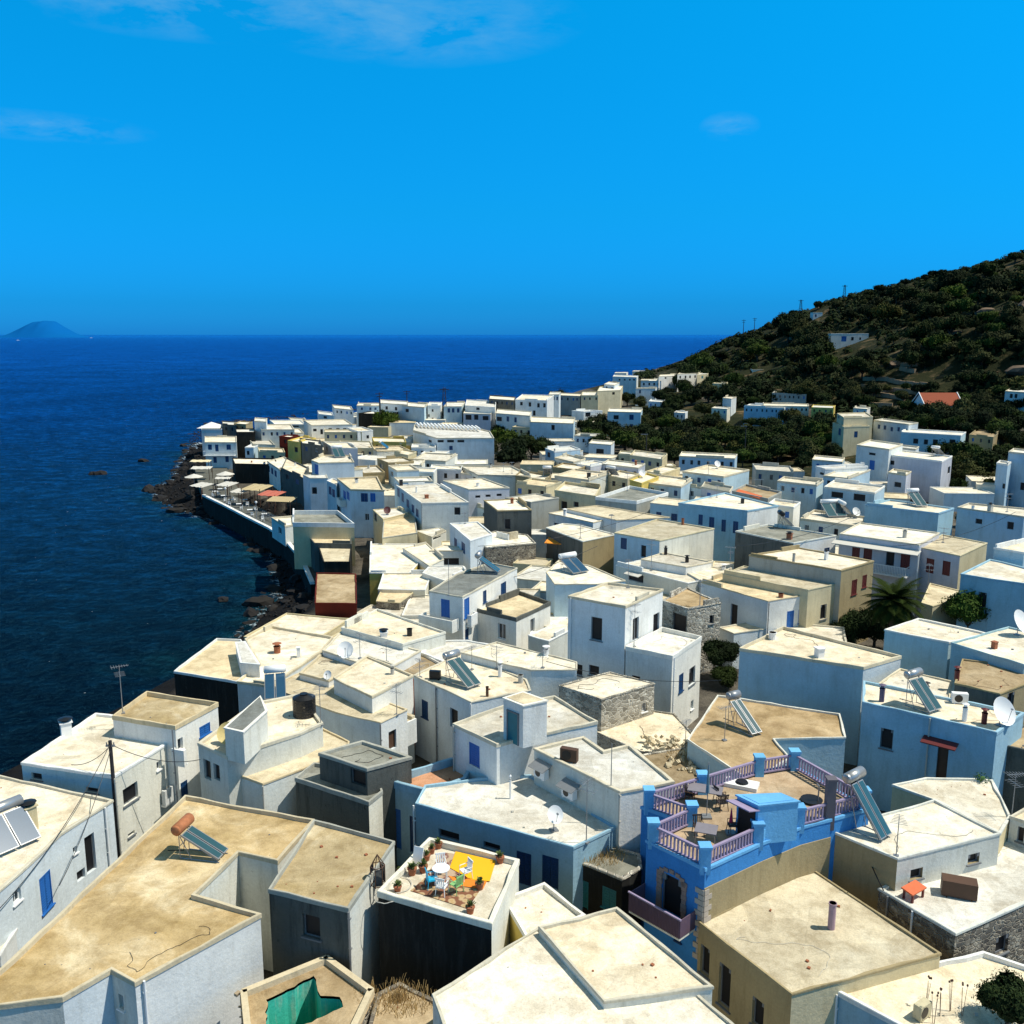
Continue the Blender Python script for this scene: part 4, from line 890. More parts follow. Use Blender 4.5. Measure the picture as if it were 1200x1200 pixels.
for q in range(9):
    for s_ in (0, 1):
        u = (ua - .13) if s_ == 0 else (ub + .13); p = fc + ee * u + nf * .01
        mb.box((p.x, p.y, zmin + .15 + (zmax - zmin) * q / 9), (.22 + rr.random() * .1, .1, .2), atan2(ee.y, ee.x))
for q in range(7):
    t = pi * q / 6; u = (ua + ub) / 2 + cos(t) * ((ub - ua) / 2 + .1); p = fc + ee * u + nf * .01
    mb.box((p.x, p.y, zmax + sin(t) * .3 - .05), (.24, .1, .2), atan2(ee.y, ee.x))
mb.build('door_stones', plain('warm_stone', (.3, .2, .16), .9), hBL['root'])
# balcony
bz = zmin - .02; Lc = (cc - fc).length; mb = MB(); u0, u1 = Lc * .12, Lc * 1.0; dpt = 1.15
def bp(u, o, z): p = fc + ee * u + nf * o; return (p.x, p.y, z)
c = bp((u0 + u1) / 2, dpt / 2, bz); mb.box(c, (u1 - u0, dpt, .14), atan2(ee.y, ee.x)); bal = mb.build('balcony', WM['V'], hBL['root'])
mb = MB(); c = bp((u0 + u1) / 2, dpt, bz + .5); mb.box(c, (u1 - u0, .04, .88), atan2(ee.y, ee.x))
for u in (u0, u1):
    c = bp(u, dpt / 2, bz + .5); mb.box(c, (.04, dpt, .88), atan2(ee.y, ee.x))
k = 34
for q in range(k):
    c = bp(u0 + (u1 - u0) * (q + .5) / k, dpt + .035, bz + .5); mb.box(c, (.03, .03, .9), atan2(ee.y, ee.x))
mb.build('balcony_rail', plain('dusky_lilac', (.12, .075, .11), .7), bal)
mb = MB(); c = bp((u0 + u1) / 2, dpt, bz + .97); mb.box(c, (u1 - u0 + .1, .09, .07), atan2(ee.y, ee.x)); mb.build('balcony_rail', M_lilac, bal)
# stair room on the terrace with a little awning over its dark doorway
o, Wb = block(hBL, [(864,931),(889,943),(936,938),(915,929)], fl + 2.05, 'H', 'w'); o.name = 'stair_room'
for ch in o.children: ch.data.materials[0] = WM['H']
A_b, B_b = Vector(Wb[0]), Vector(Wb[1])
ed = [(Wb[i], Wb[(i + 1) % 4]) for i in range(4)]
def fromleft(s):
    (a, b) = s; e = Vector((b[0] - a[0], b[1] - a[1])).normalized(); n_ = Vector((e.y, -e.x)); return n_.x + n_.y * .6
ed.sort(key=fromleft); (a, b) = ed[0]; a = Vector(a); b = Vector(b); e = (b - a).normalized(); n_ = Vector((e.y, -e.x)); c = (a + b) / 2 - Vector((rl.x, rl.y)); ang = atan2(e.y, e.x)
mb = MB(); mb.box((c.x + n_.x * .02, c.y + n_.y * .02, zf + .92), (.95, .06, 1.75), ang); mb.build('door', M_dark, o)
mb = MB(); mb.box((c.x + n_.x * .35, c.y + n_.y * .35, zf + 1.86), (1.35, .8, .05), ang, 0, -.25); mb.build('awning', M_lilac, o)
# ------------------------------------------------------------------ roof furniture
def roofpt(px, py):
    r = on_roof(px, py)
    if r is None:
        for k in range(1, 9):
            for dx, dy in ((0, k * 2), (0, -k * 2), (k * 2, 0), (-k * 2, 0), (k * 2, k), (-k * 2, k)):
                r = on_roof(px + dx, py + dy)
                if r: print('NEARROOF', px, py, dx, dy); return r
        print('NOROOF', px, py)
    return r
def solar(px, py, lx, ly, desc, width=1.7, tank=None, coll=None, high=1.5, group='solar water heaters on the roofs', tl=None):
    r = roofpt(px, py)
    if not r: return
    x, y, z, hs = r; bx, by = P(lx, ly, z); ang = atan2(by - y, bx - x); ln = hypot(bx - x, by - y)
    if ln > 2.3: ln = 2.3
    if ln < 1.1: ln = 1.4
    lab = desc if desc[-1] == '.' else desc + ' on the ' + hs['d']
    lab = ' '.join(lab.rstrip('.').split()[:16])
    o = empty('solar_water_heater', (x, y, z), ang, lab, 'solar water heater', group)
    mb = MB(); n = 2; hw = width / 2
    mb2 = None
    for q in range(n):
        m_ = MB(); yy = -hw + width * (q + .5) / n; L_ = hypot(ln, high - .25); a = atan2(high - .25, ln)
        m_.box((ln / 2, yy, (high + .12) / 2 + .02), (L_, width / n - .06, .09), 0, 0, 0, a); c_ = m_.build('collector', M_grey, o)
        m_ = MB(); up = Vector((sin(a), 0, cos(a))) * .05
        m_.box((ln / 2 + up.x, yy, (high + .12) / 2 + .02 + up.z), (L_ - .1, width / n - .16, .012), 0, 0, 0, a); m_.build('glass', coll or M_coll, c_)
    for s_ in (-1, 1):
        for a_, b_ in (((-.15, s_ * hw * .8, 0), (-.15, s_ * hw * .8, high)), ((-.15, s_ * hw * .8, high), (ln - .1, s_ * hw * .8, .1)), ((.45, s_ * hw * .8, 0), (-.1, s_ * hw * .8, high * .9)), ((-.15, s_ * hw * .8, .03), (ln, s_ * hw * .8, .03))):
            mb.tube(a_, b_, .022, n=5)
    mb.tube((-.15, -hw * .8, high * .5), (-.15, hw * .8, high * .5), .02, n=5)
    mb.build('frame', M_grey, o)
    tl_ = tl or width * .95
    m_ = MB(); m_.tube((-.15, -tl_ / 2, high + .27), (-.15, tl_ / 2, high + .27), .27, n=16)
    for s_ in (-1, 1): m_.tube((-.15, s_ * tl_ / 2, high + .27), (-.15, s_ * (tl_ / 2 + .06), high + .27), .27, .17, n=16)
    m_.build('tank', tank or M_tank, o, True)
    m_ = MB(); pts = [(-.15, hw * .5, high + .1), (.1, hw * .9, high - .2), (-.3, hw * .6, .6), (-.35, hw * .5, .02), (-1.1, hw * .2, .02)]
    m_.path(pts, .018); m_.build('pipe', M_black, o)
    return o
solar(220,1001,262,1006,'rusty old heater with a bare copper coloured tank',1.0,M_rust,tl=1.2,high=1.25)
solar(6,985,24,996,'twin blue panelled heater',2.2,None,M_collb)
solar(531,797,556,807,'heater with a round white ended tank',1.3,high=1.6)
solar(666,668,681,673,'pair of tilted blue solar panels',2.0,M_white,M_collb,high=1.2)
solar(860,849,887,863,'heater seen from behind casting two shadows',.9,M_grey,high=1.7)
solar(1070,826,1096,836,'heater with a barrel tank',1.3,high=1.8)
solar(1130,766,1163,776,'heater with a long pale panel',1.5,None,None,high=1.9) if on_roof(1130,766) else None
solar(1000,962,1038,985,'large heater on tall legs with a long green panel',1.0,high=2.4,tl=1.3)
solar(563,671,585,672,'heater with one slanting panel',1.3,high=1.5)
solar(323,812,323,828,'blue solar panel facing the viewer',1.5,M_white,M_collb,high=1.2)
solar(916,613,930,619,'turquoise panelled heater on a post',1.5,M_black)
solar(972,601,982,607,'left turquoise double panel',2.6,M_white)
solar(986,598,996,604,'right turquoise double panel',2.6,M_white)
solar(1069,591,1084,596,'heater with a white tank',1.5,M_white)
solar(395,533,404,539,'double panel heater',2.0,M_white)
solar(447,522,455,526,'green panelled heater',3.0,M_white)
solar(1096,529,1103,534,'small heater',1.6,M_white)
solar(641,545,648,549,'leaning heater',1.5,M_white,M_collb)
solar(716,555,721,558,'slanted panel',1.8,M_white,M_collb)
def dish(px, py, desc, r=.45, az=-pi / 2, h=.9, c=None, mat=None):
    q = roofpt(px, py)
    if not q: return
    x, y, z, hs = q
    o = empty('satellite_dish', (x, y, z), az, ' '.join((desc + ' on the ' + hs['d']).split()[:16]), 'satellite dish', 'satellite dishes on the roofs')
    m_ = MB(); m_.tube((0, 0, 0), (0, 0, h), .03); m_.box((0, 0, .03), (.4, .4, .06)); m_.build('mast', M_grey, o)
    m_ = MB(); n = 20; R = 5; c0 = Vector((.08, 0, h)); ax = Vector((cos(.55), 0, sin(.55))); u = Vector((0, 1, 0)); w_ = ax.cross(u)
    for j in range(R + 1):
        for i in range(n):
            t = 2 * pi * i / n; rr_ = r * j / R; p = c0 + u * cos(t) * rr_ + w_ * sin(t) * rr_ * 1.1 + ax * (.28 * (rr_ / r) ** 2 * r); m_.v.append(tuple(p))
    for j in range(R):
        for i in range(n): m_.f.append((j * n + i, j * n + (i + 1) % n, (j + 1) * n + (i + 1) % n, (j + 1) * n + i)); m_.m.append(0)
    m_.build('dish', mat or M_white, o, True)
    m_ = MB(); p = c0 + ax * r * 1.0; m_.tube(tuple(c0 - w_ * r), tuple(p), .015); m_.box(tuple(p), (.12, .08, .08)); m_.build('feed_arm', M_grey, o)
    return o
M_ddish = plain('maroon_dish', (.1, .03, .03), .6); M_ydish = plain('sand_dish', (.6, .48, .2), .6)
for a in [(649,973,'white dish',.42,-1.2),(268,870,'yellowed dish',.6,-1.5,.6,None,M_ydish),(405,775,'white dish',.6,-1.4),(1192,744,'big white dish',.85,-1.0,1.0),(1171,850,'large white mesh dish',.8,-1.2,.9),
          (454,603,'maroon dish',.5,-1.5,.6,None,M_ddish),(385,797,'small white drum like dish',.3,-1.8,.4)]:
    dish(*a)
for px, py in [(1002,607),(1012,606),(625,553),(405,490),(470,486),(690,521),(596,585),(1030,532),(424,482),(752,560),(840,549)]:
    if on_roof(px, py): dish(px, py, 'distant white dish', .55, -1.3, .8)
def antenna(px, py, h, desc='thin television mast', arms=3):
    q = roofpt(px, py)
    if not q: return
    x, y, z, hs = q; rr = random.Random(px * 7 + py)
    o = empty('television_antenna', (x, y, z), rr.uniform(0, 3), ' '.join((desc + ' on the ' + hs['d']).split()[:16]), 'tv antenna', 'television antennas on the roofs')
    r = .028 if hypot(x, y) < 80 else .035
    m_ = MB(); m_.tube((0, 0, 0), (0, 0, h), r, r * .7, 6); m_.box((0, 0, .04), (.25, .25, .08)); m_.build('mast', M_grey, o)
    if arms:
        m_ = MB(); zz = h - .1; m_.tube((-.5, 0, zz), (.55, 0, zz), r * .5, n=5)
        for k in range(7): w_ = .38 - k * .03; m_.tube((-.45 + k * .15, -w_, zz), (-.45 + k * .15, w_, zz), r * .4, n=4)
        if arms > 2:
            m_.build('crossbars', M_grey, o); m_ = MB(); m_.tube((0, -.45, zz - .5), (0, .5, zz - .5), r * .5, n=5); [m_.tube((-.3, -.4 + k * .2, zz - .5), (.3, -.4 + k * .2, zz - .5), r * .35, n=4) for k in range(5)]
        m_.build('crossbars', M_grey, o)
    return o
for a in [(144,834,3.2,'tall lone television mast'),(378,850,2.6),(350,866,1.5,'bent short mast',2),(422,772,2.0),(453,776,1.6),(477,838,2.2),(553,785,1.8,'leaning mast',2),(582,782,1.8),(687,1002,3.4,'tall jointed mast'),(716,925,2.4,'straight rod like mast',0),
          (1050,1004,2.0,'forked thin mast',2),(1183,975,3.6,'tall leaning mast'),(849,868,2.3,'stayed mast',2),(743,750,3.4,'slender mast'),(803,878,2.0),(716,628,2.6),(763,669,3.4,'long black mast'),(856,714,2.4),(820,715,2.5),
          (736,685,2.4),(492,796,1.4),(636,783,1.4),(526,700,3.2,'straight rod like mast',0),(680,631,1.8),(1077,686,2.6),(545,612,1.5),(855,675,2.8)]:
    antenna(*a)
for px, py in [(560,592),(600,555),(620,560),(700,548),(735,575),(770,558),(780,572),(565,575),(523,568),(418,556),(470,530),(680,545),(905,605),(840,583),(930,590),(1105,636),(1020,600),(1180,600),(355,545),(395,500),(640,573),(705,565),(668,535),(590,553),(830,556)]:
    if on_roof(px, py): antenna(px, py, random.uniform(1.6, 3.2), 'distant television mast')
def vent(px, py, h=.6, r=.14, kind='vent pipe', desc='short stubby', mat=None, cowl=True, sq=False):
    q = roofpt(px, py)
    if not q: return
    x, y, z, hs = q; mat = mat or M_white
    o = empty(kind.replace(' ', '_'), (x, y, z), random.uniform(0, 1), ' '.join((desc + ' ' + kind + ' on the ' + hs['d']).split()[:16]), kind)
    m_ = MB()
    if sq: m_.box((0, 0, h / 2), (r * 2, r * 2, h)); m_.box((0, 0, h + .03), (r * 2.5, r * 2.5, .06))
    else: m_.tube((0, 0, 0), (0, 0, h), r, r, 12); m_.tube((0, 0, h - .06), (0, 0, h), r * 1.15, r * 1.15, 12)
    m_.build('shaft', mat, o)
    if cowl:
        m_ = MB(); m_.tube((0, 0, h + .05), (0, 0, h + .2), r * .7, r * .7, 10); m_.tube((0, 0, h + .22), (0, 0, h + .3), r * 1.5, r * .3, 10); m_.build('cowl', mat if not sq else M_black, o)
    return o
vent(586,793,.9,.14,'chimney pipe','white capped'); vent(571,816,.7,.1,'chimney pipe','thin brown',M_brn,False); vent(905,749,.55,.28,'water tub','whitewashed',None,False)
vent(974,1088,1.25,.16,'chimney pipe','lilac painted',plain('lilac_pipe', (.42, .28, .32), .7),False); vent(36,972,1.3,.28,'chimney','square sandy',WM['C'],True,True); vent(78,858,.9,.3,'chimney','square white',None,True,True)
vent(598,936,1.1,.05,'vent pipe','bent white'); vent(1033,822,.9,.16,'chimney pipe','dark capped',plain('lilac_dark', (.12, .1, .16), .7)); vent(1153,848,.7,.16,'chimney pipe','maroon',M_mar); vent(1117,797,.7,.16,'chimney pipe','maroon topped',M_mar)
vent(805,659,.5,.2,'chimney pipe','black capped',M_black); vent(640,764,.5,.2,'chimney pipe','white capped'); vent(848,660,.4,.2,'chimney pipe','small'); vent(443,562,.6,.25,'chimney','square',WM['V'],True,True) if on_roof(443,562) else None
for i, (px, py) in enumerate([(418,566),(432,549),(488,577),(500,584),(535,594),(615,564),(575,548),(560,570),(600,590),(470,569),(506,603),(930,659),(968,656),(915,700),(1045,745),(960,770),(1060,630),(1185,632),(925,632),(870,590),(662,605),(700,620),(706,637),(800,615),(780,650),(700,875),(460,790),(350,770),(325,765),(480,745),(450,752),(610,800),(1130,845),(1165,760),(1085,815),(1140,598),(1160,600),(1150,535),(745,545),(690,560),(712,568),(650,530),(310,545),(295,542),(365,551),(346,546),(405,512),(430,500),(600,478)]):
    if on_roof(px, py): vent(px, py, random.uniform(.35, .9), random.uniform(.12, .28), 'chimney pipe', ['small white', 'little capped', 'plain low', 'pale stubby', 'dark topped'][i % 5], [None, M_conc, None, M_terra, M_black][i % 5], i % 2 == 0, i % 3 == 0)
# black water tank
q = roofpt(357, 838)
if q:
    o = empty('water_tank', q[:3], 0, 'ribbed black plastic water tank on the upper deck house above the sea', 'water tank'); m_ = MB(); r = .72
    for k in range(6): m_.tube((0, 0, k * .2), (0, 0, k * .2 + .17), r, r, 24, caps=False); m_.tube((0, 0, k * .2 + .17), (0, 0, k * .2 + .2), r * .97, r * .97, 24, caps=False)
    m_.tube((0, 0, 1.2), (0, 0, 1.38), r, r * .45, 24); m_.build('barrel', M_black, o); m_ = MB(); m_.tube((0, 0, 1.38), (0, 0, 1.46), .25, .25, 16); m_.build('lid', M_black, o)
    q2 = roofpt(352, 850)
# boxes, air conditioners
def acbox(p, ang, label, size=(.85, .32, .6), mat=None, name='air_conditioner', cat='air conditioner', fan=True):
    o = empty(name, p, ang, label, cat); m_ = MB(); m_.box((0, 0, size[2] / 2 + .05), size)
    for s_ in (-1, 1): m_.box((s_ * size[0] * .35, 0, .025), (.06, size[1] + .08, .05))
    m_.build('casing', mat or M_white, o)
    if fan: m_ = MB(); m_.tube((-.1, -size[1] / 2 - .012, size[2] / 2 + .05), (-.1, -size[1] / 2 + .01, size[2] / 2 + .05), size[2] * .38, n=16); m_.build('fan_grille', M_black, o)
    return o
q = roofpt(667,892); acbox(q[:3], -.4, 'dark brown air conditioner box on the grey white roof', (.95, .35, .7), M_brn)
q = roofpt(1124,822); acbox(q[:3], -.2, 'white air conditioner with a round fan on the awning door house', (.95, .4, .65))
q = roofpt(1080,1192) or roofpt(1075, 1185); acbox(q[:3], .6, 'beige air conditioner at the bottom right corner', (.7, .35, .6), WM['C'])
q = roofpt(1123,1049); acbox(q[:3], -.35, 'open brown wooden box on the stone walled house', (1.5, .7, .75), M_brn, 'wooden_box', 'box', False)
q = roofpt(510,796); acbox(q[:3], -.2, 'square black box beside the centre solar heater', (.8, .3, .6), M_black, 'metal_box', 'box', False)
q = roofpt(1070,1052); o = empty('orange_bench', q[:3], .6, 'small orange slatted bench on the stone walled house', 'bench'); m_ = MB(); m_.box((0, 0, .5), (1.1, .6, .07), 0, 0, .15); m_.build('seat', plain('orange_paint', (.65, .14, .05), .6), o)
for s_ in (-1, 1):
    for t_ in (-1, 1): m_ = MB(); m_.box((s_ * .4, t_ * .22, .24), (.1, .08, .48)); m_.build('leg', M_mar, o)
for px, py, w_ in [(639,902,'left'), (672,925,'right')]:
    # on the long front wall of the grey white house
    A = Vector(P(626, 876, hAC['z'])); B = Vector(P(727, 927, hAC['z'])); e = (B - A).normalized(); n_ = Vector((e.y, -e.x)); n_ = n_ if n_.y < 0 else -n_
    r = ray(px, py); t = (A.x * n_.x + A.y * n_.y) / (r[0] * n_.x + r[1] * n_.y); p = (r[0] * t + n_.x * .3, r[1] * t + n_.y * .3, CZ + r[2] * t - .4)
    o = acbox(p, atan2(e.y, e.x), 'white wall air conditioner under the %s sloping metal shade' % w_, (.85, .35, .55))
    m_ = MB(); m_.box((0, -.1, .75), (1.2, .75, .04), 0, 0, .35); m_.build('shade', M_grey, o)
# ------------------------------------------------------------------ furnished roof terrace
def T3(px, py, z=None): z = hC['zr'] if z is None else z; return (*P(px, py, z), z)
e_ = Vector(P(576,1082,10)) - Vector(P(443,1044,10)); TA = atan2(e_.y, e_.x)
def flat(name, pts, z, mat, label, cat, th=.02):
    W = [P(x, y, z) for x, y in pts]
    if area(W) < 0: W.reverse()
    m_ = MB(); m_.prism(W, z, z + th); o = m_.build(name, mat); tag(o, label, cat); return o
def rugmat(name, c1, c2, c3, s):
    m, nt, N, L, b = nm(name); v, r = coords(N, L, False)
    vo = N.new('ShaderNodeTexVoronoi'); vo.inputs['Scale'].default_value = s; L.new(v, vo.inputs['Vector'])
    x = ramp(N, L, vo.outputs['Distance'], [(.2, c1), (.38, c2), (.55, c3)]); L.new(x, b.inputs['Base Color']); b.inputs['Roughness'].default_value = 1; return m
zc_ = hC['zr']
rug_a = rugmat('rug_light', (.55, .45, .35), (.18, .06, .05), (.45, .33, .22), 2.2); rug_b = rugmat('rug_tan', (.45, .3, .14), (.5, .36, .2), (.2, .08, .04), 3.0)
flat('rug', [(499,1026),(519,999),(548,1003),(545,1028),(524,1040)], zc_ + .012, rug_a, 'dark bordered patterned rug in the back corner of the terrace', 'rug')
flat('rug', [(481,1044),(498,1029),(562,1044),(548,1065)], zc_ + .016, rug_b, 'tan patterned rug under the terrace chairs', 'rug')
for pts in ([(480,1046),(483,1043),(549,1062),(548,1067)], [(548,1067),(560,1043),(564,1044),(552,1067)]):
    pass
flat('floor_mat', [(527,1017),(534,998),(581,1009),(574,1033),(552,1031)], zc_ + .045, plain('yellow_mat', (.85, .43, .01), .9, var=.06), 'bright yellow mat on the roof terrace', 'mat')
flat('floor_mat', [(526,1027),(552,1029),(571,1032),(566,1042),(536,1038)], zc_ + .03, plain('orange_mat', (.75, .22, .02), .9, var=.1), 'orange mat beside the yellow mat', 'mat')
m_leaf = plain('pot_leaf', (.09, .13, .03), .8, var=.5)
def pot(px, py, s, label, leafy=1):
    o = empty('plant_pot', T3(px, py), 0, label, 'potted plant', 'potted plants on the roof terrace')
    m_ = MB(); m_.tube((0, 0, 0), (0, 0, .32 * s), .15 * s, .21 * s, 14); m_.tube((0, 0, .3 * s), (0, 0, .37 * s), .235 * s, .235 * s, 14); m_.build('pot', M_terra, o)
    rr = random.Random(px); m_ = MB()
    for k in range(int(46 * leafy)):
        t = rr.uniform(0, 2 * pi); ph_ = rr.uniform(.3, 1.4); l = rr.uniform(.1, .26) * s; a = Vector((cos(t) * cos(ph_), sin(t) * cos(ph_), sin(ph_)))
        b = Vector((0, 0, .36 * s)) + a * l * .3; c = b + a * l; u = a.cross(Vector((0, 0, 1))).normalized() * .04 * s
        m_.quad(tuple(b - u * .5), tuple(b + u * .5), tuple(c + u), tuple(c - u))
    m_.build('foliage', m_leaf, o)
for i, (px, py, s, w_) in enumerate([(514,994,1.1,'farthest left'),(506,1000,1.0,'leafy second'),(500,1008,1.1,'tall green'),(496,1022,1.3,'large middle'),(483,1025,1.3,'large outer'),(468,1023,.7,'tiny'),(466,1045,1.1,'front left single'),(586,1011,1.2,'back right'),(562,1042,1.2,'right hand spiky'),(551,1070,1.2,'front right squat')]):
    pot(px, py, s * .75, w_ + ' terracotta pot on the furnished roof terrace')
def chair(p, ang, mat, label, cat='chair', legm=None, group=None):
    o = empty('chair', p, ang, label, cat, group); legm = legm or mat
    m_ = MB(); m_.box((0, 0, .43), (.44, .44, .035)); m_.build('seat', mat, o)
    m_ = MB()
    for k in range(5): x = -.18 + k * .09; m_.box((x, .215 + 0, .68), (.05, .03, .42), 0, 0, -.12)
    m_.box((0, .245, .88), (.46, .035, .07)); m_.build('backrest', mat, o)
    for sx_ in (-1, 1):
        for sy_ in (-1, 1): m_ = MB(); m_.tube((sx_ * .19, sy_ * .19, .42), (sx_ * .23, sy_ * .24, 0), .02, n=6); m_.build('leg', legm, o)
        m_ = MB(); m_.tube((sx_ * .22, -.2, .62), (sx_ * .22, .22, .64), .018, n=6); m_.tube((sx_ * .22, -.2, .42), (sx_ * .22, -.2, .62), .016, n=6); m_.build('armrest', legm, o)
    return o
m_sky = plain('sky_blue_plastic', (.02, .38, .6), .5); m_grn = plain('green_plastic', (.25, .5, .18), .5)
chair(T3(506,1040), 1.9, m_sky, 'sky blue plastic chair on the roof terrace', legm=m_sky)
chair(T3(517,1024), .2, M_white, 'white plastic chair behind the round white table')
chair(T3(518,1048), 2.8, M_white, 'white plastic chair in front of the round white table')
chair(T3(535,1046), -2.3, m_grn, 'light green plastic chair on the roof terrace')
chair(T3(546,1030), -1.0, M_white, 'white curved back chair by the orange mat')
def table(p, ang, size, h, top, leg, label, rnd=False):
    o = empty('table', p, ang, label, 'table'); m_ = MB()
    if rnd: m_.tube((0, 0, h - .03), (0, 0, h), size / 2, size / 2, 24)
    else: m_.box((0, 0, h - .02), (size[0], size[1], .04))
    m_.build('tabletop', top, o)
    s = (size * .3, size * .3) if rnd else (size[0] * .42, size[1] * .4)
    for a in (-1, 1):
        for b in (-1, 1): m_ = MB(); m_.tube((a * s[0], b * s[1], h - .04), (a * s[0] * 1.1, b * s[1] * 1.1, 0), .02, n=6); m_.build('leg', leg, o)
    return o
table(T3(517,1034), 0, .8, .72, M_white, M_white, 'round white plastic table on the furnished roof terrace', True)
o = empty('laundry_rack', T3(490,1013), TA, 'folded white board standing among the terrace pots', 'board'); m_ = MB(); m_.box((0, 0, .45), (.5, .05, .8), 0, 0, -.3); m_.build('board', M_white, o); m_ = MB(); m_.tube((-.2, 0, 0), (-.2, .3, .6), .015); m_.tube((.2, 0, 0), (.2, .3, .6), .015); m_.build('stand', M_grey, o)
# iron lantern cage at the corner and a wire hoop
o = empty('lantern_cage', T3(443,1037), .3, 'tall pointed iron lantern cage at the terrace corner', 'lantern'); m_ = MB()
for k in range(6):
    t = k * pi / 3; m_.tube((cos(t) * .32, sin(t) * .32, 0), (cos(t) * .32, sin(t) * .32, .95), .025); m_.tube((cos(t) * .32, sin(t) * .32, .95), (0, 0, 1.5), .02)
    t2 = t + pi / 3
    for z_ in (.05, .95): m_.tube((cos(t) * .32, sin(t) * .32, z_), (cos(t2) * .32, sin(t2) * .32, z_), .022)
m_.build('bars', M_brn, o)
m_ = MB(); [m_.box((cos(k * pi / 3 + .5) * .28, sin(k * pi / 3 + .5) * .28, .5), (.28, .01, .8), k * pi / 3 + .5 + pi / 2) for k in range(0, 6, 2)]; m_.build('panes', M_glass, o)
for i, (px, py, r) in enumerate([(466,1038,.62), (452,1052,.5)]):
    m_ = MB(); pts = [(cos(t * pi / 12) * r, sin(t * pi / 12) * r, .04 + .015 * (t % 24 % 3)) for t in range(25)]; m_.path(pts, .02); o = m_.build('wire_hoop', M_conc); o.location = T3(px, py); tag(o, ['large loose wire hoop around the single front pot', 'small wire hoop hanging at the terrace corner'][i], 'wire hoop')
# ------------------------------------------------------------------ blue terrace furniture
def B3(px, py): z = hBL['zr']; return (*P(px, py, z), z)
m_dk = plain('dark_wicker', (.035, .028, .028), .7); m_tb = plain('grey_tabletop', (.22, .2, .22), .5)
table(B3(826,940), TA + .1, (1.7, .9), .75, m_tb, M_brn, 'long grey dining table on the blue terrace')
table(B3(827,988), TA + .1, (1.0, .9), .75, m_tb, M_grey, 'square grey table by the front railing of the blue terrace')
for px, py, a, w_ in [(843,940,2.0,'beside the long table'),(846,949,3.4,'in front of the long table'),(818,978,.1,'behind the square table'),(808,940,1.2,'at the left end of the long table'),(858,976,-1.6,'against the stair room wall')]:
    chair(B3(px, py), a, m_dk, 'dark wicker armchair ' + w_ + ' on the blue terrace', legm=M_brn, group='dark wicker armchairs on the blue terrace')
def parasol(p, h, mat, label, r=.1):
    o = empty('closed_parasol', p, 0, label, 'parasol'); m_ = MB(); m_.tube((0, 0, 0), (0, 0, h), .025); m_.box((0, 0, .05), (.45, .45, .1)); m_.build('pole', M_grey, o)
    m_ = MB()
    for k in range(6): m_.tube((cos(k) * .03, sin(k) * .03, h * .45), (0, 0, h - .02), r * .7, .02, 6)
    m_.build('canopy', mat, o)
parasol(B3(828,958), 2.9, plain('faded_teal_cloth', (.16, .24, .28), .9), 'tall closed grey green parasol on the blue terrace')
parasol(B3(856,977), 1.3, plain('crimson_cloth', (.5, .02, .08), .8), 'short closed crimson parasol beside the stair room')
q = B3(869,921); o = empty('skylight', q, TA, 'low white skylight with a black cover on the blue terrace', 'skylight'); m_ = MB(); m_.box((0, 0, .1), (1.7, .9, .2)); m_.build('base', M_white, o); m_ = MB(); m_.tube((0, 0, .2), (0, 0, .3), .35, .28, 16); m_.build('cover', M_black, o)
q = B3(951,939); o = empty('washing_bowl', q, TA, 'black bowl with a bent pipe near the terrace chimney', 'bowl'); m_ = MB(); m_.tube((0, 0, 0), (0, 0, .12), .5, .55, 18); m_.build('bowl', M_black, o); m_ = MB(); m_.path([(.3, 0, .1), (.32, 0, .9), (.2, 0, 1.0)], .04); m_.build('pipe', M_grey, o)
# ------------------------------------------------------------------ roofless ruin with turquoise inside
zr_ = 7.6; out_ = [P(*a, zr_) for a in [(281,1166),(384,1124),(440,1165),(400,1250),(290,1260)]]; inn_ = [P(*a, zr_) for a in [(313,1172),(368,1143),(375,1166),(398,1168),(401,1180),(352,1203),(345,1230),(310,1220)]]
if area(out_) < 0: out_.reverse()
if area(inn_) < 0: inn_.reverse()
rj = random.Random(4); jag = []
for i in range(len(inn_)):
    a, b = Vector(inn_[i]), Vector(inn_[(i + 1) % len(inn_)]); k = max(2, int((b - a).length / .22))
    for q in range(k): p_ = a + (b - a) * q / k; jag.append((p_.x + rj.uniform(-.05, .05), p_.y + rj.uniform(-.05, .05)))
inn_ = jag
o = empty('ruined_house', (out_[0][0], out_[0][1], 3), 0, 'roofless ruin with turquoise inner walls at the bottom edge', 'house')
ox, oy = out_[0]; m_ = MB(); lo_ = [(x - ox, y - oy) for x, y in out_]; li_ = [(x - ox, y - oy) for x, y in inn_]
for i in range(len(lo_)): a, b = lo_[i], lo_[(i + 1) % len(lo_)]; m_.quad((*a, 0), (*b, 0), (*b, zr_ - 3), (*a, zr_ - 3))
m_.build('wall', WM['S'], o)
m_ = MB()
for i in range(len(li_)): a, b = li_[i], li_[(i + 1) % len(li_)]; m_.quad((*b, 1.6), (*a, 1.6), (*a, zr_ - 3 - .12), (*b, zr_ - 3 - .12))
m_.build('inner_wall', plaster('turquoise_plaster', (.06, .52, .40), .9, (.5, .55, .42)), o)
m_ = MB(); m_.poly([(*a, 1.62) for a in li_]); m_.build('floor', plaster('turquoise_floor', (.10, .48, .38), .9, (.38, .36, .25)), o)
import mathutils
from mathutils.geometry import tessellate_polygon
tri = tessellate_polygon([[Vector((*a, 0)) for a in lo_], [Vector((*a, 0)) for a in reversed(li_)]]); allp = lo_ + list(reversed(li_)); m_ = MB()
for t in tri: m_.poly([(*allp[k], zr_ - 3) for k in t])
m_.build('roof_remains', RM['b'], o)
m_ = MB(); rr = random.Random(5)
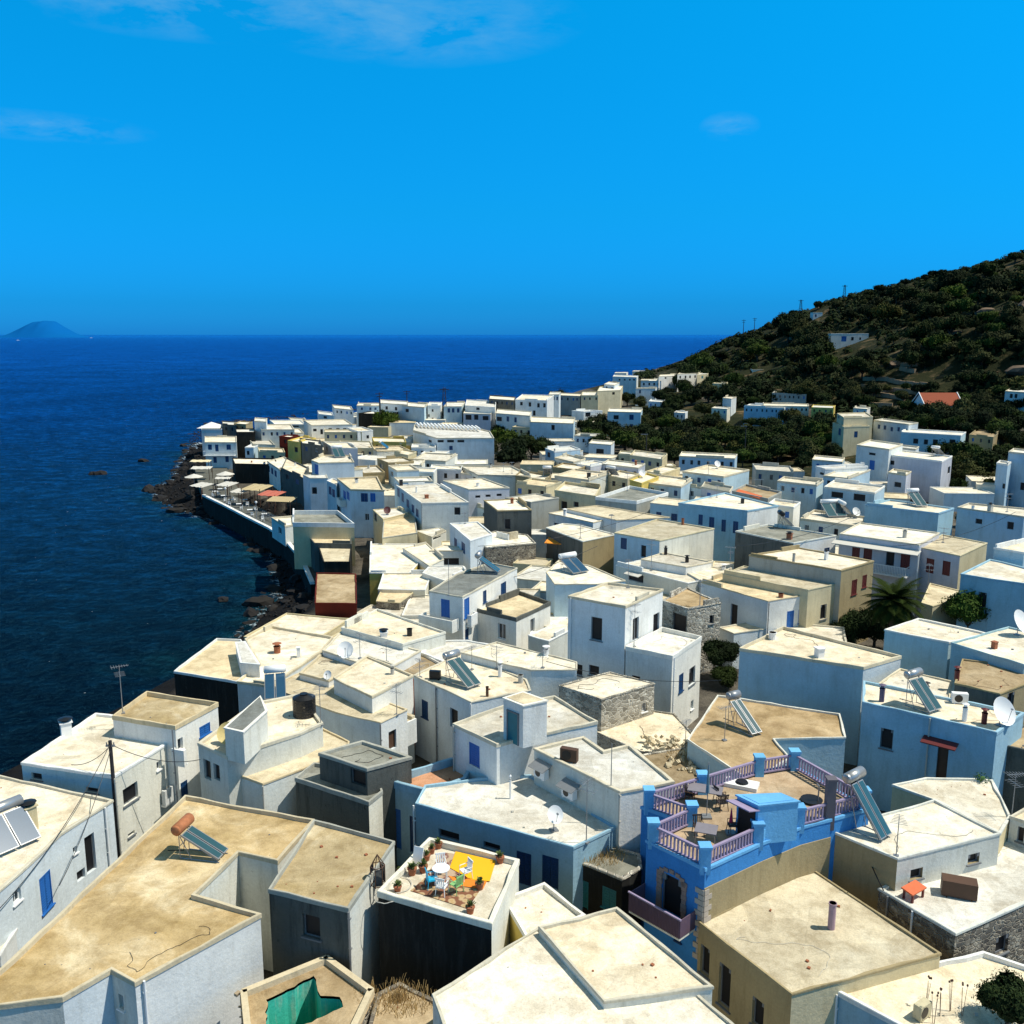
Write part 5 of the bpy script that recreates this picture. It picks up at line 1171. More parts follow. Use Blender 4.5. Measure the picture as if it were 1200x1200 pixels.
for i in range(0):
    a, b = Vector(li_[i]), Vector(li_[(i + 1) % len(li_)]); k = int((b - a).length / .3)
    for q in range(k):
        p = a + (b - a) * q / k; s = rr.choice([.06, .1, .12, .22]) * rr.uniform(.7, 1.3); m_.box((p.x + rr.uniform(-.06, .06), p.y + rr.uniform(-.06, .06), zr_ - 3 - .03), (s, s * .8, s * .7), rr.random() * 3, 0, rr.random(), rr.random())
for i in range(len(lo_)):
    a, b = Vector(lo_[i]), Vector(lo_[(i + 1) % len(lo_)]); k = int((b - a).length / .6)
    for q in range(k):
        p = a + (b - a) * q / k; s = rr.choice([.06, .1, .18]) * rr.uniform(.7, 1.3); m_.box((p.x + rr.uniform(-.12, .12), p.y + rr.uniform(-.12, .12), zr_ - 3 + .02), (s, s * .7, s * .5), rr.random() * 3)
mr = MB(); lr = inset(lo_, .16)
for i in range(len(lr)):
    a, b = Vector(lr[i]), Vector(lr[(i + 1) % len(lr)]); c = (a + b) / 2; mr.box((c.x, c.y, zr_ - 3 + .12), ((b - a).length + .1, .26, .3), atan2((b - a).y, (b - a).x))
mr.build('low_parapet', WM['J'], o)
ro = m_.build('rubble', plain('rubble', (.36, .29, .2), .95, 0, .1, .4), o); ro['kind'] = 'stuff'
hRB = H('overgrown rubble roof beside the roofless ruin', [(441,1165),(468,1151),(512,1172),(520,1200),(480,1260),(420,1250)], 7.4, 'S', 'b', '', ph=.08, top='S')
# ------------------------------------------------------------------ utility pole and wires
px_, py_, pz_ = *P(139, 988, 5.5), 5.5
top_z = zdown(139, 988, 5.5, 868)
o = empty('utility_pole', (px_, py_, 4), 0, 'dark wooden utility pole between the shore houses at left', 'utility pole'); m_ = MB(); m_.tube((0, 0, 0), (0, 0, top_z - 4), .13, .1, 10); m_.build('shaft', M_wood, o)
m_ = MB(); m_.box((0, 0, top_z - 4.3), (.5, .1, .1)); [m_.tube((s * .2, 0, top_z - 4.25), (s * .2, 0, top_z - 4.1), .035) for s in (-1, 1)]; m_.build('insulators', M_grey, o)
def wire(a, b, sag, label, r=.02):
    m_ = MB(); pts = []
    for k in range(15):
        t = k / 14; pts.append((a[0] + (b[0] - a[0]) * t, a[1] + (b[1] - a[1]) * t, a[2] + (b[2] - a[2]) * t - sag * 4 * t * (1 - t)))
    m_.path(pts, r, 5); o = m_.build('overhead_wire', M_black); tag(o, label, 'wire', 'overhead wires')
T_ = (px_, py_, top_z - .2)
wire(T_, (*P(235,890,9.6), 9.6), .5, 'wire sagging from the pole to the dish house')
wire(T_, (*P(-20,1090,8), 8.2), .8, 'long wire from the pole down to the lower left corner')
wire((px_, py_, top_z - .5), (*P(70,1042,7), 7.2), .5, 'second wire running down left of the pole')
wire((px_, py_, top_z - .3), (*P(84,900,9.6), 9.8), .35, 'short wire from the pole to the low cream roof')
wire((*P(640,775,12), 12), (*P(845,800,9), 9.2), .6, 'wire crossing the front of the white tower')
wire((*P(1000,962,10), 10.2), (*P(1035,1048,8.6), 8.8), .2, 'cable hanging from the large heater to the stone walled house', .03)
# ladder at left
la = Vector((*P(30,1090,5.5), 5.5)); 
o = empty('ladder', la, TA + 1.3, 'wooden ladder against the white wall at the left edge', 'ladder'); m_ = MB(); lh = zdown(30,1090,5.5,1022) - 5.5
for s in (-1, 1): m_.tube((s * .22, 0, 0), (s * .22, .3, lh), .03)
m_.build('rails', M_brn, o)
for k in range(10):
    m_ = MB(); t = (k + .5) / 10; m_.tube((-.22, .3 * t, lh * t), (.22, .3 * t, lh * t), .022); m_.build('rung', M_brn, o)
# ------------------------------------------------------------------ vegetation
def leafmat(name, c, var=.5):
    m, nt, N, L, b = nm(name); v, r = coords(N, L)
    n1 = ramp(N, L, nz(N, L, v, .7, 5, .7), [(.3, sc3(c, 1 - var)), (.55, c), (.75, sc3(c, 1 + var * 1.4))])
    x = mix(N, L, 1.0, n1, ramp(N, L, r, [(0, (.55, .6, .6)), (.5, (1, 1, 1)), (1, (1.5, 1.35, .9))]), 'MULTIPLY')
    L.new(x, b.inputs['Base Color']); b.inputs['Roughness'].default_value = .9; b.inputs['Specular IOR Level'].default_value = .15; return m
LM = [leafmat('dark_foliage', (.017, .029, .008), .6), leafmat('olive_foliage', (.042, .049, .016), .6), leafmat('green_foliage', (.038, .064, .011))]
M_bark = plain('bark', (.07, .05, .035), .95)
def crown_mesh(seed, nl, lumps, leaf, flat_=.75):
    rr = random.Random(seed); m_ = MB(); cs = []
    for k in range(lumps):
        while True:
            p = Vector((rr.uniform(-1, 1), rr.uniform(-1, 1), rr.uniform(-.6, 1)))
            if p.length < 1: break
        cs.append((Vector((p.x * .68, p.y * .68, p.z * .5 * flat_ + .1)), rr.uniform(.26, .48)))
    for k in range(nl):
        c, r = rr.choice(cs); d = Vector((rr.gauss(0, 1), rr.gauss(0, 1), rr.gauss(.25, 1))).normalized()
        p = c + d * r * rr.uniform(.78, 1.06); p.z *= flat_ + .1
        n = (d + Vector((rr.gauss(0, .45), rr.gauss(0, .45), rr.gauss(0, .45)))).normalized(); u = n.orthogonal().normalized(); w_ = n.cross(u); a = rr.uniform(0, 6.28)
        u, w_ = u * cos(a) + w_ * sin(a), w_ * cos(a) - u * sin(a); s = leaf * rr.uniform(.6, 1.4)
        m_.quad(tuple(p - u * s), tuple(p + w_ * s * .5), tuple(p + u * s), tuple(p - w_ * s * .5))
    # dark inner volume so the crown is not see-through everywhere
    for c, r in cs:
        for k in range(14):
            d = Vector((rr.gauss(0, 1), rr.gauss(0, 1), rr.gauss(0, 1))).normalized(); p = c + d * r * .45; p.z *= flat_ + .1
            u = d.orthogonal().normalized(); w_ = d.cross(u); s = r * .6
            m_.quad(tuple(p - u * s), tuple(p - w_ * s), tuple(p + u * s), tuple(p + w_ * s))
    return m_
def make_tree(name, seed, nl, lumps, leaf, mat, trunk=.5):
    o = bpy.data.objects.new(name, None)
    c = crown_mesh(seed, nl, lumps, leaf).build('crown', mat, o)
    c.location = (0, 0, trunk + .25)
    m_ = MB(); rr = random.Random(seed); m_.tube((0, 0, -.3), (.03, 0, trunk * .7), .07, .05, 7)
    for k in range(4):
        t = k * 1.57 + rr.random(); m_.tube((.03, 0, trunk * .6), (cos(t) * .4, sin(t) * .4, trunk + .3), .04, .015, 5)
    m_.build('trunk', M_bark, o); return o
TREES = [make_tree('tree', 10 + k, 1500, 16, .055, LM[[0, 0, 1, 2, 0, 1][k]]) for k in range(6)]
BUSH = [make_tree('shrub', 50 + k, 420, 9, .10, LM[[0, 1, 0, 1][k]], .12) for k in range(4)]
LM.append(leafmat('bright_foliage', (.07, .12, .018)))
NEARTREE = [make_tree('tree', 90 + k, 5200, 26, .04, LM[[3, 0][k]], .6) for k in range(2)]
def put(proto, name, loc, s, sz=None, label='', cat='tree', group=None):
    o = dup(proto, loc, random.uniform(0, 6.28), (s, s, sz or s * random.uniform(.85, 1.1)), label, cat, group); o.name = name; return o
rr = random.Random(11)
vt = [ # px, py of the crown middle, radius px
 (452,500,12),(590,520,14),(606,528,16),(622,530,14),(640,528,10),(585,508,8),(600,540,16),(575,530,10),(628,515,9),(525,490,11),(540,488,9),(505,524,9),(490,518,8),(520,520,8),(580,498,8),(568,500,6),
 (655,470,8),(668,474,8),(676,480,6),(645,477,7),(700,500,12),(690,508,10),(715,510,12),(730,515,12),(750,512,13),(765,520,12),(780,515,12),(700,522,10),(760,495,9),(775,500,9),(735,470,8),(750,475,8),(725,468,7),
 (745,528,10),(770,535,9),(790,540,9),(800,520,13),(820,515,14),(835,522,14),(850,515,12),(865,528,13),(880,515,13),(900,520,14),(915,530,13),(930,520,12),(945,535,12),(870,540,10),(890,540,9),
 (900,500,11),(920,508,11),(940,500,12),(955,512,12),(965,500,10),(880,498,8),(835,500,10),(815,498,10),(800,503,9),(845,488,8),(825,483,9),(790,480,10),(775,470,9),(765,462,8),(810,468,9),(800,455,8),(830,455,8),(860,450,9),(880,455,8),
 (985,520,12),(975,535,10),(990,545,9),(1045,512,8),(1055,500,7),(1090,492,13),(1105,486,13),(1115,497,14),(1130,490,12),(1080,500,10),(1140,520,12),(1130,540,14),(1145,548,14),(1160,530,13),(1175,515,12),(1190,505,12),(1150,565,13),(1130,560,12),
 (1165,555,10),(1120,575,10),(1100,580,10),(1080,575,9),(1060,572,8),(1155,580,12),(1175,585,10),(1190,480,10),(1170,490,10),(1160,478,10),(1150,500,12),(1195,525,12),(1145,620,12),(1160,630,9),(1190,628,8),(1130,612,9),(1000,545,6),(940,548,9)]
def onhill(px, py, rpx, kinds, label, cat, group, name='tree', flat_=1):
    g = GP(px, py + rpx * .8, 100)
    if not g: return
    s = rpx * 1.6 * g[1] / F
    put(rr.choice(kinds), name, g, s, s * flat_ * rr.uniform(.8, 1.15), label, cat, group)
FB = [(a[1] - 5, a[3] + 5, min(a[2], a[4]) + 1, max(a[2], a[4]) + (22 if max(a[2], a[4]) > 490 else 13)) for a in far if a[1] > 690]
def clear_of(px, py): return not any(a < px < b and c < py < d for a, b, c, d in FB)
for px, py, r in [t for t in vt if clear_of(t[0], t[1])]: onhill(px, py, r, TREES, 'dark rounded tree in the grove behind the town', 'tree', 'trees of the valley grove')
# extra valley trees to close the grove
for k in range(330):
    px, py = rr.uniform(690, 1200), rr.uniform(455, 560)
    if py > 540 - abs(px - 850) * .05 and px < 1080: continue
    if px < 760 and not (488 < py < 530): continue
    if not clear_of(px, py): continue
    onhill(px, py, rr.uniform(6, 11) * (py - 380) / 120, TREES, 'dark rounded tree in the grove behind the town', 'tree', 'trees of the valley grove')
# hill shrubs: one by one over the face of the hill, the rest as one cover
def skyline(px):
    pts = [(780,437),(800,431),(870,391),(960,358),(1010,347),(1080,330),(1140,316),(1200,300),(1260,280)]
    for (a, b), (c, d) in zip(pts[:-1], pts[1:]):
        if a <= px <= c: return b + (d - b) * (px - a) / (c - a)
    return 440
n_h = 0
for k in range(900):
    px = rr.uniform(785, 1215); py = rr.uniform(295, 480); s = skyline(px)
    if py < s + 3 or n_h >= 255: continue
    if abs(px - 996) < 34 and 382 < py < 424: continue
    if abs(px - 960) < 16 and 355 < py < 380: continue
    if abs(px - 895) < 20 and 428 < py < 462: continue
    if 1030 < px < 1120 and 440 < py < 480 and 442 < py: continue
    if 1150 < px and 360 < py < 385: continue
    g = GP(px, py, 120)
    if not g: continue
    n_h += 1; put(rr.choice(BUSH + TREES * 2), 'shrub', g, (rr.choice([2.6, 3.5, 4.5, 6.0, 7.5]) if py > s + 16 else rr.uniform(2, 3)) * (g[1] / 430), None, 'dark green scrub bush on the terraced hillside', 'shrub', 'scrub bushes on the hillside')
for px, py, r in [(1105,323,3.4),(1093,324,3),(1117,322,3),(1130,321,3.5),(1145,317,3.2),(1173,308,2),(1190,306,4),(1030,343,4),(1018,346,3),(958,360,3.5),(930,368,3),(1060,335,3),(1085,328,3)]:
    g = GP(px, py + 3, 120)
    if g: put(rr.choice(TREES[:2]), 'tree', g, r, None, 'dark tree standing out along the ridge line', 'tree', 'trees along the ridge line')
# ground cover mass
m_ = MB(); cnt = 0
for k in range(22000):
    x = rr.uniform(40, 420); y = rr.uniform(210, 760)
    z0 = G0(x, y)
    if z0 < 9 or abs(x / y) > .62 or sd(x, y) < 5: continue
    z = TZ(x, y); s = rr.uniform(.7, 1.9) * (1 + y / 900)
    if noise.noise((x * .04, y * .04, 7)) < -.3: continue
    if False: pass
    qx = 600 + F * x / (y * CP - (z - CZ) * SP); qy = 600 - F * (y * SP + (z - CZ) * CP) / (y * CP - (z - CZ) * SP)
    if (1004 < qx < 1108 and 443 < qy < 480) or (1048 < qx < 1082 and 425 < qy < 442) or (1146 < qx and 355 < qy < 384) or (905 < qx < 952 and 456 < qy < 466) or (962 < qx < 1030 and 388 < qy < 412) or (946 < qx < 972 and 360 < qy < 378): continue
    if noise.noise((x * .02, y * .02 + z * .11, 3)) > .22: continue
    cnt += 1
    for q in range(16):
        d = Vector((rr.gauss(0, 1), rr.gauss(0, 1), abs(rr.gauss(0, 1)))).normalized(); p = Vector((x, y, z)) + d * s * rr.uniform(.6, 1); u = d.orthogonal().normalized(); w_ = d.cross(u); a = rr.uniform(0, 6); u, w_ = u * cos(a) + w_ * sin(a), w_ * cos(a) - u * sin(a); l = s * .42
        m_.quad(tuple(p - u * l), tuple(p + w_ * l * .6), tuple(p + u * l), tuple(p - w_ * l * .6))
o = m_.build('hillside_scrub', [LM[0]]); tag(o, 'dense low dark green scrub covering the hillside', 'scrub', kind='stuff')
# near trees
def near(px, py, z, r, k, label): 
    x, y = P(px, py, z); put(NEARTREE[k], 'tree', (x, y, z - r * .8), r, r, label, 'tree')
near(845,768,6.5,1.9,1,'small dark round tree beside the half ruined stone house'); near(1135,718,9.0,2.9,0,'leafy bright green tree in front of the large blue wall')
near(1000,735,6.5,2.6,1,'dark dense tree under the palm'); near(1025,738,6.5,2.6,1,'dark shaggy tree in front of the palm trunk'); near(985,745,6,2.2,1,'low dark tree right of the yellowish house'); near(1060,745,6.5,2.0,1,'dark tree beside the small tan outbuilding')
near(850,795,5,1.5,1,'low bush growing in the rubble yard')
near(1182,1176,8.6,1.35,1,'scruffy green bush at the bottom right corner')
# palm
g = P(1048, 705, 10.4); o = empty('palm_tree', (g[0], g[1], 4), 0, 'date palm with drooping dark fronds behind the yard wall', 'palm tree')
m_ = MB()
for k in range(8): m_.tube((.05 * sin(k), 0, k * .8), (.05 * sin(k + 1), 0, k * .8 + .84), .27, .24, 10)
m_.build('trunk', M_bark, o)
fm = plain('palm_frond', (.022, .034, .007), 1, 0, .05, .5)
for k in range(60):
    t = k * 2.399; el = 1.15 - 1.5 * (k / 60); L_ = rr.uniform(2.7, 3.5); m_ = MB(); p = Vector((0, 0, 6.4)); d = Vector((cos(t) * cos(el), sin(t) * cos(el), sin(el))); side = Vector((-sin(t), cos(t), 0))
    for q in range(16):
        d2 = (d + Vector((0, 0, -.075))).normalized(); p2 = p + d2 * L_ / 16; m_.tube(tuple(p), tuple(p2), .03 * (1 - q / 18), n=4, caps=False)
        lw = .62 * sin(pi * min(1, (q + 2) / 17)) + .08; up = d2.cross(side)
        for s in (-1, 1):
            for f in (0, .5):
                b = p + (p2 - p) * f; tip = b + side * s * lw + d2 * lw * .5 - Vector((0, 0, .22 * lw)); w_ = d2 * .055
                m_.quad(tuple(b - w_), tuple(b + w_), tuple(tip + w_ * .2), tuple(tip - w_ * .2))
        p, d = p2, d2
    m_.build('frond', fm, o)
# thistles and dry plants
for i, (px, py, z) in enumerate([(1085,1172,7.9),(1103,1183,7.9),(1115,1178,7.9),(1128,1182,7.9),(1095,1192,7.9)]):
    x, y = P(px, py, z); m_ = MB(); h = rr.uniform(.7, 1.2)
    for q in range(3):
        tx, ty = rr.uniform(-.15, .15), rr.uniform(-.15, .15); m_.tube((0, 0, -.8), (tx, ty, h * rr.uniform(.8, 1)), .012, .008, 4); m_.tube((tx, ty, h), (tx, ty, h + .07), .04, .035, 6)
    o = m_.build('dry_thistle', M_brn); o.location = (x, y, z); tag(o, 'dry brown thistle stalk at the bottom right corner', 'thistle', 'dry thistles at the lower right')
def tuft(px, py, hs, r, n, mat, label):
    z = hs['zr']; x, y = P(px, py, z); m_ = MB()
    for q in range(n):
        a = rr.uniform(0, 6.28); d = rr.uniform(0, r) ; bx, by = cos(a) * d, sin(a) * d * .6; h = rr.uniform(.12, .4); tx, ty = bx + rr.uniform(-.15, .15), by + rr.uniform(-.15, .15)
        m_.quad((bx - .012, by, 0), (bx + .012, by, 0), (tx + .008, ty, h), (tx - .008, ty, h))
    o = m_.build('dry_grass', mat); o.location = (x, y, z); tag(o, label, 'dry grass', kind='stuff')
M_straw = plain('straw', (.45, .3, .12), .95, var=.4)
# ------------------------------------------------------------------ small old dark house left of the blue house
hOH = H('old black fronted house with two shuttered doors beside the blue house', [(664,1003),(729,1030),(752,1016),(750,1000),(708,990)], 8.2, 'K', 'g', 'T682,1047,15,32 t714,1053,16,24', ph=.1, top='Z')
tuft(697,1004, hOH, 1.6, 500, M_straw, 'dry straw coloured grass on the old black fronted house')
tuft(465,1172, hRB, 1.8, 700, M_straw, 'dry grass on the overgrown rubble roof'); tuft(820,888, hAH, 2.2, 500, M_straw, 'dry grass among the rubble above the balustrade')
# ------------------------------------------------------------------ coast: boulders, quay, promenade
M_rock = plain('basalt', (.011, .010, .010), .85, 0, .3, .6, 1.5); M_rockl = plain('basalt_dusty', (.022, .02, .018), .9, 0, .2, .5, 1.5)
def rock_mesh(seed):
    import bmesh
    bm = bmesh.new(); bmesh.ops.create_icosphere(bm, subdivisions=2, radius=1); rr_ = random.Random(seed); o3 = Vector((rr_.random() * 9, rr_.random() * 9, seed))
    for v in bm.verts:
        n = noise.noise(v.co * 1.1 + o3) * .55 + noise.noise(v.co * 2.6 + o3) * .22; v.co *= 1 + n; v.co.z *= .62
    me = bpy.data.meshes.new('boulder'); bm.to_mesh(me); bm.free(); me.materials.append(M_rock if seed % 3 else M_rockl); return me
RMsh = [rock_mesh(k) for k in range(6)]
n_r = 0
for k in range(len(COAST) - 1):
    a, b = Vector(COAST[k]), Vector(COAST[k + 1])
    if a.y < 98 or a.y > 420 or b.y > 460: continue
    ln = (b - a).length; e = (b - a) / ln; n_ = Vector((e.y, -e.x))
    for q in range(int(ln / (.8 if a.y < 190 else 1.9))):
        if n_r >= 285: break
        d = rr.uniform(-2.5, 7.5); p = a + e * rr.uniform(0, ln) + n_ * d * (1 if inside(LAND, *(a + e * ln / 2 + n_ * 2)) else -1)
        z = max(G(p.x, p.y), -.5)
        if z > 2.6: continue
        o = bpy.data.objects.new('boulder', rr.choice(RMsh)); col.objects.link(o); s = rr.uniform(.4, 1.15) * (1.25 if rr.random() < .2 else 1); o.location = (p.x, p.y, z + s * .12); o.scale = (s, s * rr.uniform(.7, 1.1), s); o.rotation_euler = (0, 0, rr.uniform(0, 6)); n_r += 1
        tag(o, 'dark basalt boulder in the rocky strip along the shore', 'boulder', 'boulders along the shore')
for i, (px, py, s, w_) in enumerate([(302,708,1.7,'large'),(294,720,1.2,'low'),(262,704,.8,'pale topped'),(168,541,1.4,'lone far'),(118,556,1.6,'flat'),(108,556,1.2,'small flat'),(205,600,1.6,'seaward'),(175,575,2.0,'outermost'),(188,586,1.8,'wet'),(215,523,1.2,'foam ringed')]):
    x, y = P(px, py, 0); o = bpy.data.objects.new('boulder', RMsh[i % 6]); col.objects.link(o); o.location = (x, y, .1); o.scale = (s, s * .8, s * .9); o.rotation_euler = (0, 0, i); tag(o, w_ + ' dark rock standing in the sea off the shore', 'rock')
# small stones
m_ = MB()
for k in range(len(COAST) - 1):
    a, b = Vector(COAST[k]), Vector(COAST[k + 1])
    if a.y < 98 or b.y > 420: continue
    ln = (b - a).length; e = (b - a) / ln; n_ = Vector((e.y, -e.x)); s0 = 1 if inside(LAND, *(a + e * ln / 2 + n_ * 2)) else -1
    for q in range(int(ln * 9)):
        d = rr.uniform(-1.5, 8); p = a + e * rr.uniform(0, ln) + n_ * d * s0; z = max(TZ(p.x, p.y), -.1); s = rr.uniform(.12, .5)
        m_.box((p.x, p.y, z + s * .2), (s, s * .8, s * .6), rr.random() * 3, 0, rr.random(), rr.random())
o = m_.build('shore_stones', [M_rock]); tag(o, 'small dark stones between the boulders on the shore', 'stones', kind='stuff')
# quay
QP = [(237,581),(262,593),(287,606),(315,620),(332,632),(352,656),(364,684)]; QZ = 3.6
qp = [Vector(P(a, b, QZ)) for a, b in QP]
def strip(name, off0, off1, z0, z1, mat, parent=None, loc=True, pts=qp):
    m_ = MB(); N_ = []
    for i in range(len(pts)):
        e = (pts[min(i + 1, len(pts) - 1)] - pts[max(i - 1, 0)]).normalized(); n = Vector((-e.y, e.x)); n = n if n.x > 0 else -n; N_.append(n)
    for i in range(len(pts) - 1):
        A0, A1, B0, B1 = pts[i] + N_[i] * off0, pts[i] + N_[i] * off1, pts[i + 1] + N_[i + 1] * off0, pts[i + 1] + N_[i + 1] * off1
        c = [(*A0, z0), (*B0, z0), (*B1, z0), (*A1, z0), (*A0, z1), (*B0, z1), (*B1, z1), (*A1, z1)]; k = len(m_.v); m_.v += c
        for f in ((3, 2, 1, 0), (4, 5, 6, 7), (0, 1, 5, 4), (2, 3, 7, 6), (1, 2, 6, 5), (3, 0, 4, 7)): m_.f.append(tuple(k + q for q in f)); m_.m.append(0)
    return m_.build(name, mat, parent)
o = empty('quay_wall', (0, 0, 0), 0, 'long dark quay wall with a white coping below the promenade', 'quay wall')
strip('wall', 0, .6, -.5, QZ - .1, WM['K'], o); strip('coping', -.05, .5, QZ - .1, QZ + .25, WM['W'], o)
o = strip('promenade', .65, 5, QZ - 1.5, QZ - .02, WM['N']); o['kind'] = 'structure'
o = strip('seafront_path', 0, 7, 2.0, QZ - .03, WM['N'], None, True, [Vector(P(a, b, 3.5)) for a, b in [(228,548),(232,565),(240,583)]]); o['kind'] = 'structure'
o = empty('promenade_railing', (0, 0, 0), 0, 'grey railing on the promenade beside the sea', 'railing'); m_ = MB(); m2 = MB()
for i in range(3, len(qp)):
    a, b = qp[i - 1], qp[i]; k = int((b - a).length / 1.5)
    for q in range(k + 1): p = a + (b - a) * q / k; m_.tube((p.x + 3, p.y, QZ), (p.x + 3, p.y, QZ + 1.1), .04, n=5)
    for z_ in (.4, .75, 1.1): m2.tube((a.x + 3, a.y, QZ + z_), (b.x + 3, b.y, QZ + z_), .03, n=5)
m_.build('posts', M_grey, o); m2.build('bars', M_grey, o)
for i, (px, py, w_) in enumerate([(265,592,'left'), (301,610,'right')]):
    x, y = P(px, py, QZ); o = empty('street_lamp', (x, y, QZ), 0, 'slim lamp post with a white globe on the promenade, %s of the two' % w_, 'street lamp'); m_ = MB(); m_.tube((0, 0, 0), (0, 0, 2.9), .07, .05); m_.build('post', M_grey, o); m_ = MB()
    for k in range(5): t0, t1 = k * pi / 5, (k + 1) * pi / 5; m_.tube((0, 0, 3.1 - cos(t0) * .22), (0, 0, 3.1 - cos(t1) * .22), max(.01, sin(t0) * .22), max(.01, sin(t1) * .22), 10)
    m_.build('globe', M_white, o, True)
# canopies over the seafront tables
def canopy(px, py, w_, d_, h, mat, label, rz=0, tilt=.12, posts=True, slats=False):
    z = QZ + h; x, y = P(px, py, z); o = empty('canopy', (x, y, QZ), rz, label, 'canopy'); m_ = MB()
    if slats: [m_.box((-w_ / 2 + w_ * (k + .5) / 14, 0, h), (w_ / 14 * .8, d_, .05), 0, 0, tilt) for k in range(14)]
    else:
        n = 6
        for k in range(n): m_.box((-w_ / 2 + w_ * (k + .5) / n, 0, h - .05 * (k % 2)), (w_ / n * 1.02, d_, .04), 0, 0, tilt, .05 * (1 if k % 2 else -1))
    m_.build('cloth' if not slats else 'slats', mat, o)
    for a in (-1, 1):
        for b in (-1, 1): m_ = MB(); m_.box((a * w_ * .46, b * d_ * .46, h / 2), (.1, .1, h)); m_.build('post', M_brn, o)
M_cl = plain('white_canvas', (.6, .57, .5), .8, var=.08); M_cy = plain('cream_canvas', (.7, .6, .38), .8, var=.1); M_ct = plain('tan_reed', (.5, .4, .22), .9, var=.2); M_cr = plain('coral_canvas', (.5, .14, .09), .8, var=.1)
canopy(235,540,4.4,2.0,2.7,M_cy,'cream canopy at the corner of the two storey villa'); canopy(236,548,4.2,2.4,2.5,M_cl,'pale canvas canopy in front of the villa terrace')
canopy(236,568,3.6,3,2.4,M_cl,'white square canopy at the start of the quay',-.6); canopy(261,560,3,1.6,2.4,M_cl,'small white canopy beside the path bend'); canopy(266,567,3.2,3,2.5,M_cl,'slanted white canopy in front of the dark arcade',-.5)
canopy(281,575,2.8,2.6,2.5,M_cl,'low pale canopy left of the tan reed canopy',-.4); canopy(301,571,4.4,4,3.1,M_ct,'tan reed canopy above the cafe',-.4); canopy(318,578,4,3.2,3.0,M_cr,'coral red canopy above the cafe',-.4); canopy(330,585,4.6,3,2.8,M_ct,'slatted reed pergola right of the coral canopy',-.2,slats=True)
canopy(293,546,6,1.6,2.4,M_cl,'long white awning below the dark arcade')
def umb(px, py, label):
    z = QZ + 2.6; x, y = P(px, py, z); o = empty('parasol', (x, y, QZ), 0, label, 'parasol'); m_ = MB(); m_.tube((0, 0, 0), (0, 0, 2.6), .04); m_.build('pole', M_grey, o)
    m_ = MB(); n = 8
    for k in range(n): t0, t1 = 2 * pi * k / n, 2 * pi * (k + 1) / n; m_.poly([(cos(t0) * 1.9, sin(t0) * 1.9, 2.1), (cos(t1) * 1.9, sin(t1) * 1.9, 2.1), (0, 0, 2.75)])
    m_.build('canopy', M_cl, o)
umb(227,556,'big white parasol at the sea end of the quay'); umb(264,553,'white parasol beside the villa base')
for i, (px, py) in enumerate([(252,580),(258,577),(271,590),(280,595),(287,590),(293,602),(262,585),(310,607)]):
    x, y = P(px, py, QZ); table((x, y, QZ), .3, (.9, .8), .75, M_white, M_grey, 'white cafe table on the promenade'); HT = col.objects[-5]
for ob in list(col.objects):
    if ob.get('label') == 'white cafe table on the promenade': ob['group'] = 'cafe tables on the promenade'
def far_chair(x, y, a): o = chair((x, y, QZ), a, M_white, 'white cafe chair on the promenade', group='cafe chairs on the promenade')
for px, py in [(250,583),(256,581),(269,593),(275,588),(283,598),(290,594),(296,606),(300,600),(264,589),(308,611)]:
    x, y = P(px, py, QZ); far_chair(x, y, rr.uniform(0, 6))
# pavilion pyramid roof
hs = find('little white pavilion'); x0 = sum(p[0] for p in hs['W']) / 4; y0 = sum(p[1] for p in hs['W']) / 4; m_ = MB(); zz = hs['z'] - hs['root'].location.z + .05; w_ = 3.1
cs = [(-w_, -w_), (w_, -w_), (w_, w_), (-w_, w_)]
for k in range(4): m_.poly([(*cs[k], zz), (*cs[(k + 1) % 4], zz), (0, 0, zz + 1.5)])
m_.poly([(*c, zz) for c in reversed(cs)]); m_.build('pyramid_roof', WM['W'], hs['root'])
# ------------------------------------------------------------------ odd buildings
def gable(px0, px1, pyb, Y, depth, hw, hr, wall, roofm, label, wins=()):
    a, b = PY(px0, pyb, Y), PY(px1, pyb, Y); z = a[2] - 1; w_ = b[0] - a[0]; o = empty('house', (a[0], Y, z), 0, label, 'house'); hw += 1; hr += 1
    m_ = MB(); m_.prism([(0, 0), (w_, 0), (w_, depth), (0, depth)], 0, hw); 
    for x in (0, w_): m_.poly([(x, 0, hw), (x, depth, hw), (x, depth / 2, hr)])
    m_.build('wall', WM[wall], o); m_ = MB()
    for s, y0_, y1_ in ((0, -.3, depth / 2), (1, depth + .3, depth / 2)):
        m_.quad((-.4, y0_, hw + .05), (w_ + .4, y0_, hw + .05), (w_ + .4, y1_, hr + .12), (-.4, y1_, hr + .12))
    m_.build('roof', roofm, o); m_ = MB()
    for x in (-.4, w_ + .4):
        m_.tube((x, -.3, hw + .1), (x, depth / 2, hr + .2), .16, n=5); m_.tube((x, depth + .3, hw + .1), (x, depth / 2, hr + .2), .16, n=5)
    m_.build('verge', M_white, o)
    for (x, zz, ww, hh) in wins: m_ = MB(); m_.box((x * w_, -.02, 1 + zz), (ww, .06, hh)); m_.build('window', M_navy, o)
g = GP(1105, 490, 150) or PY(1105,490,270)
gable(1084,1126,487,g[1],9,2.8,6.2,'L',plain('red_tiles', (.27, .075, .04), .8, 0, .1, .2, 2),'red tiled gable house among the upper valley trees',[(.12,1.6,1.0,1.4)])
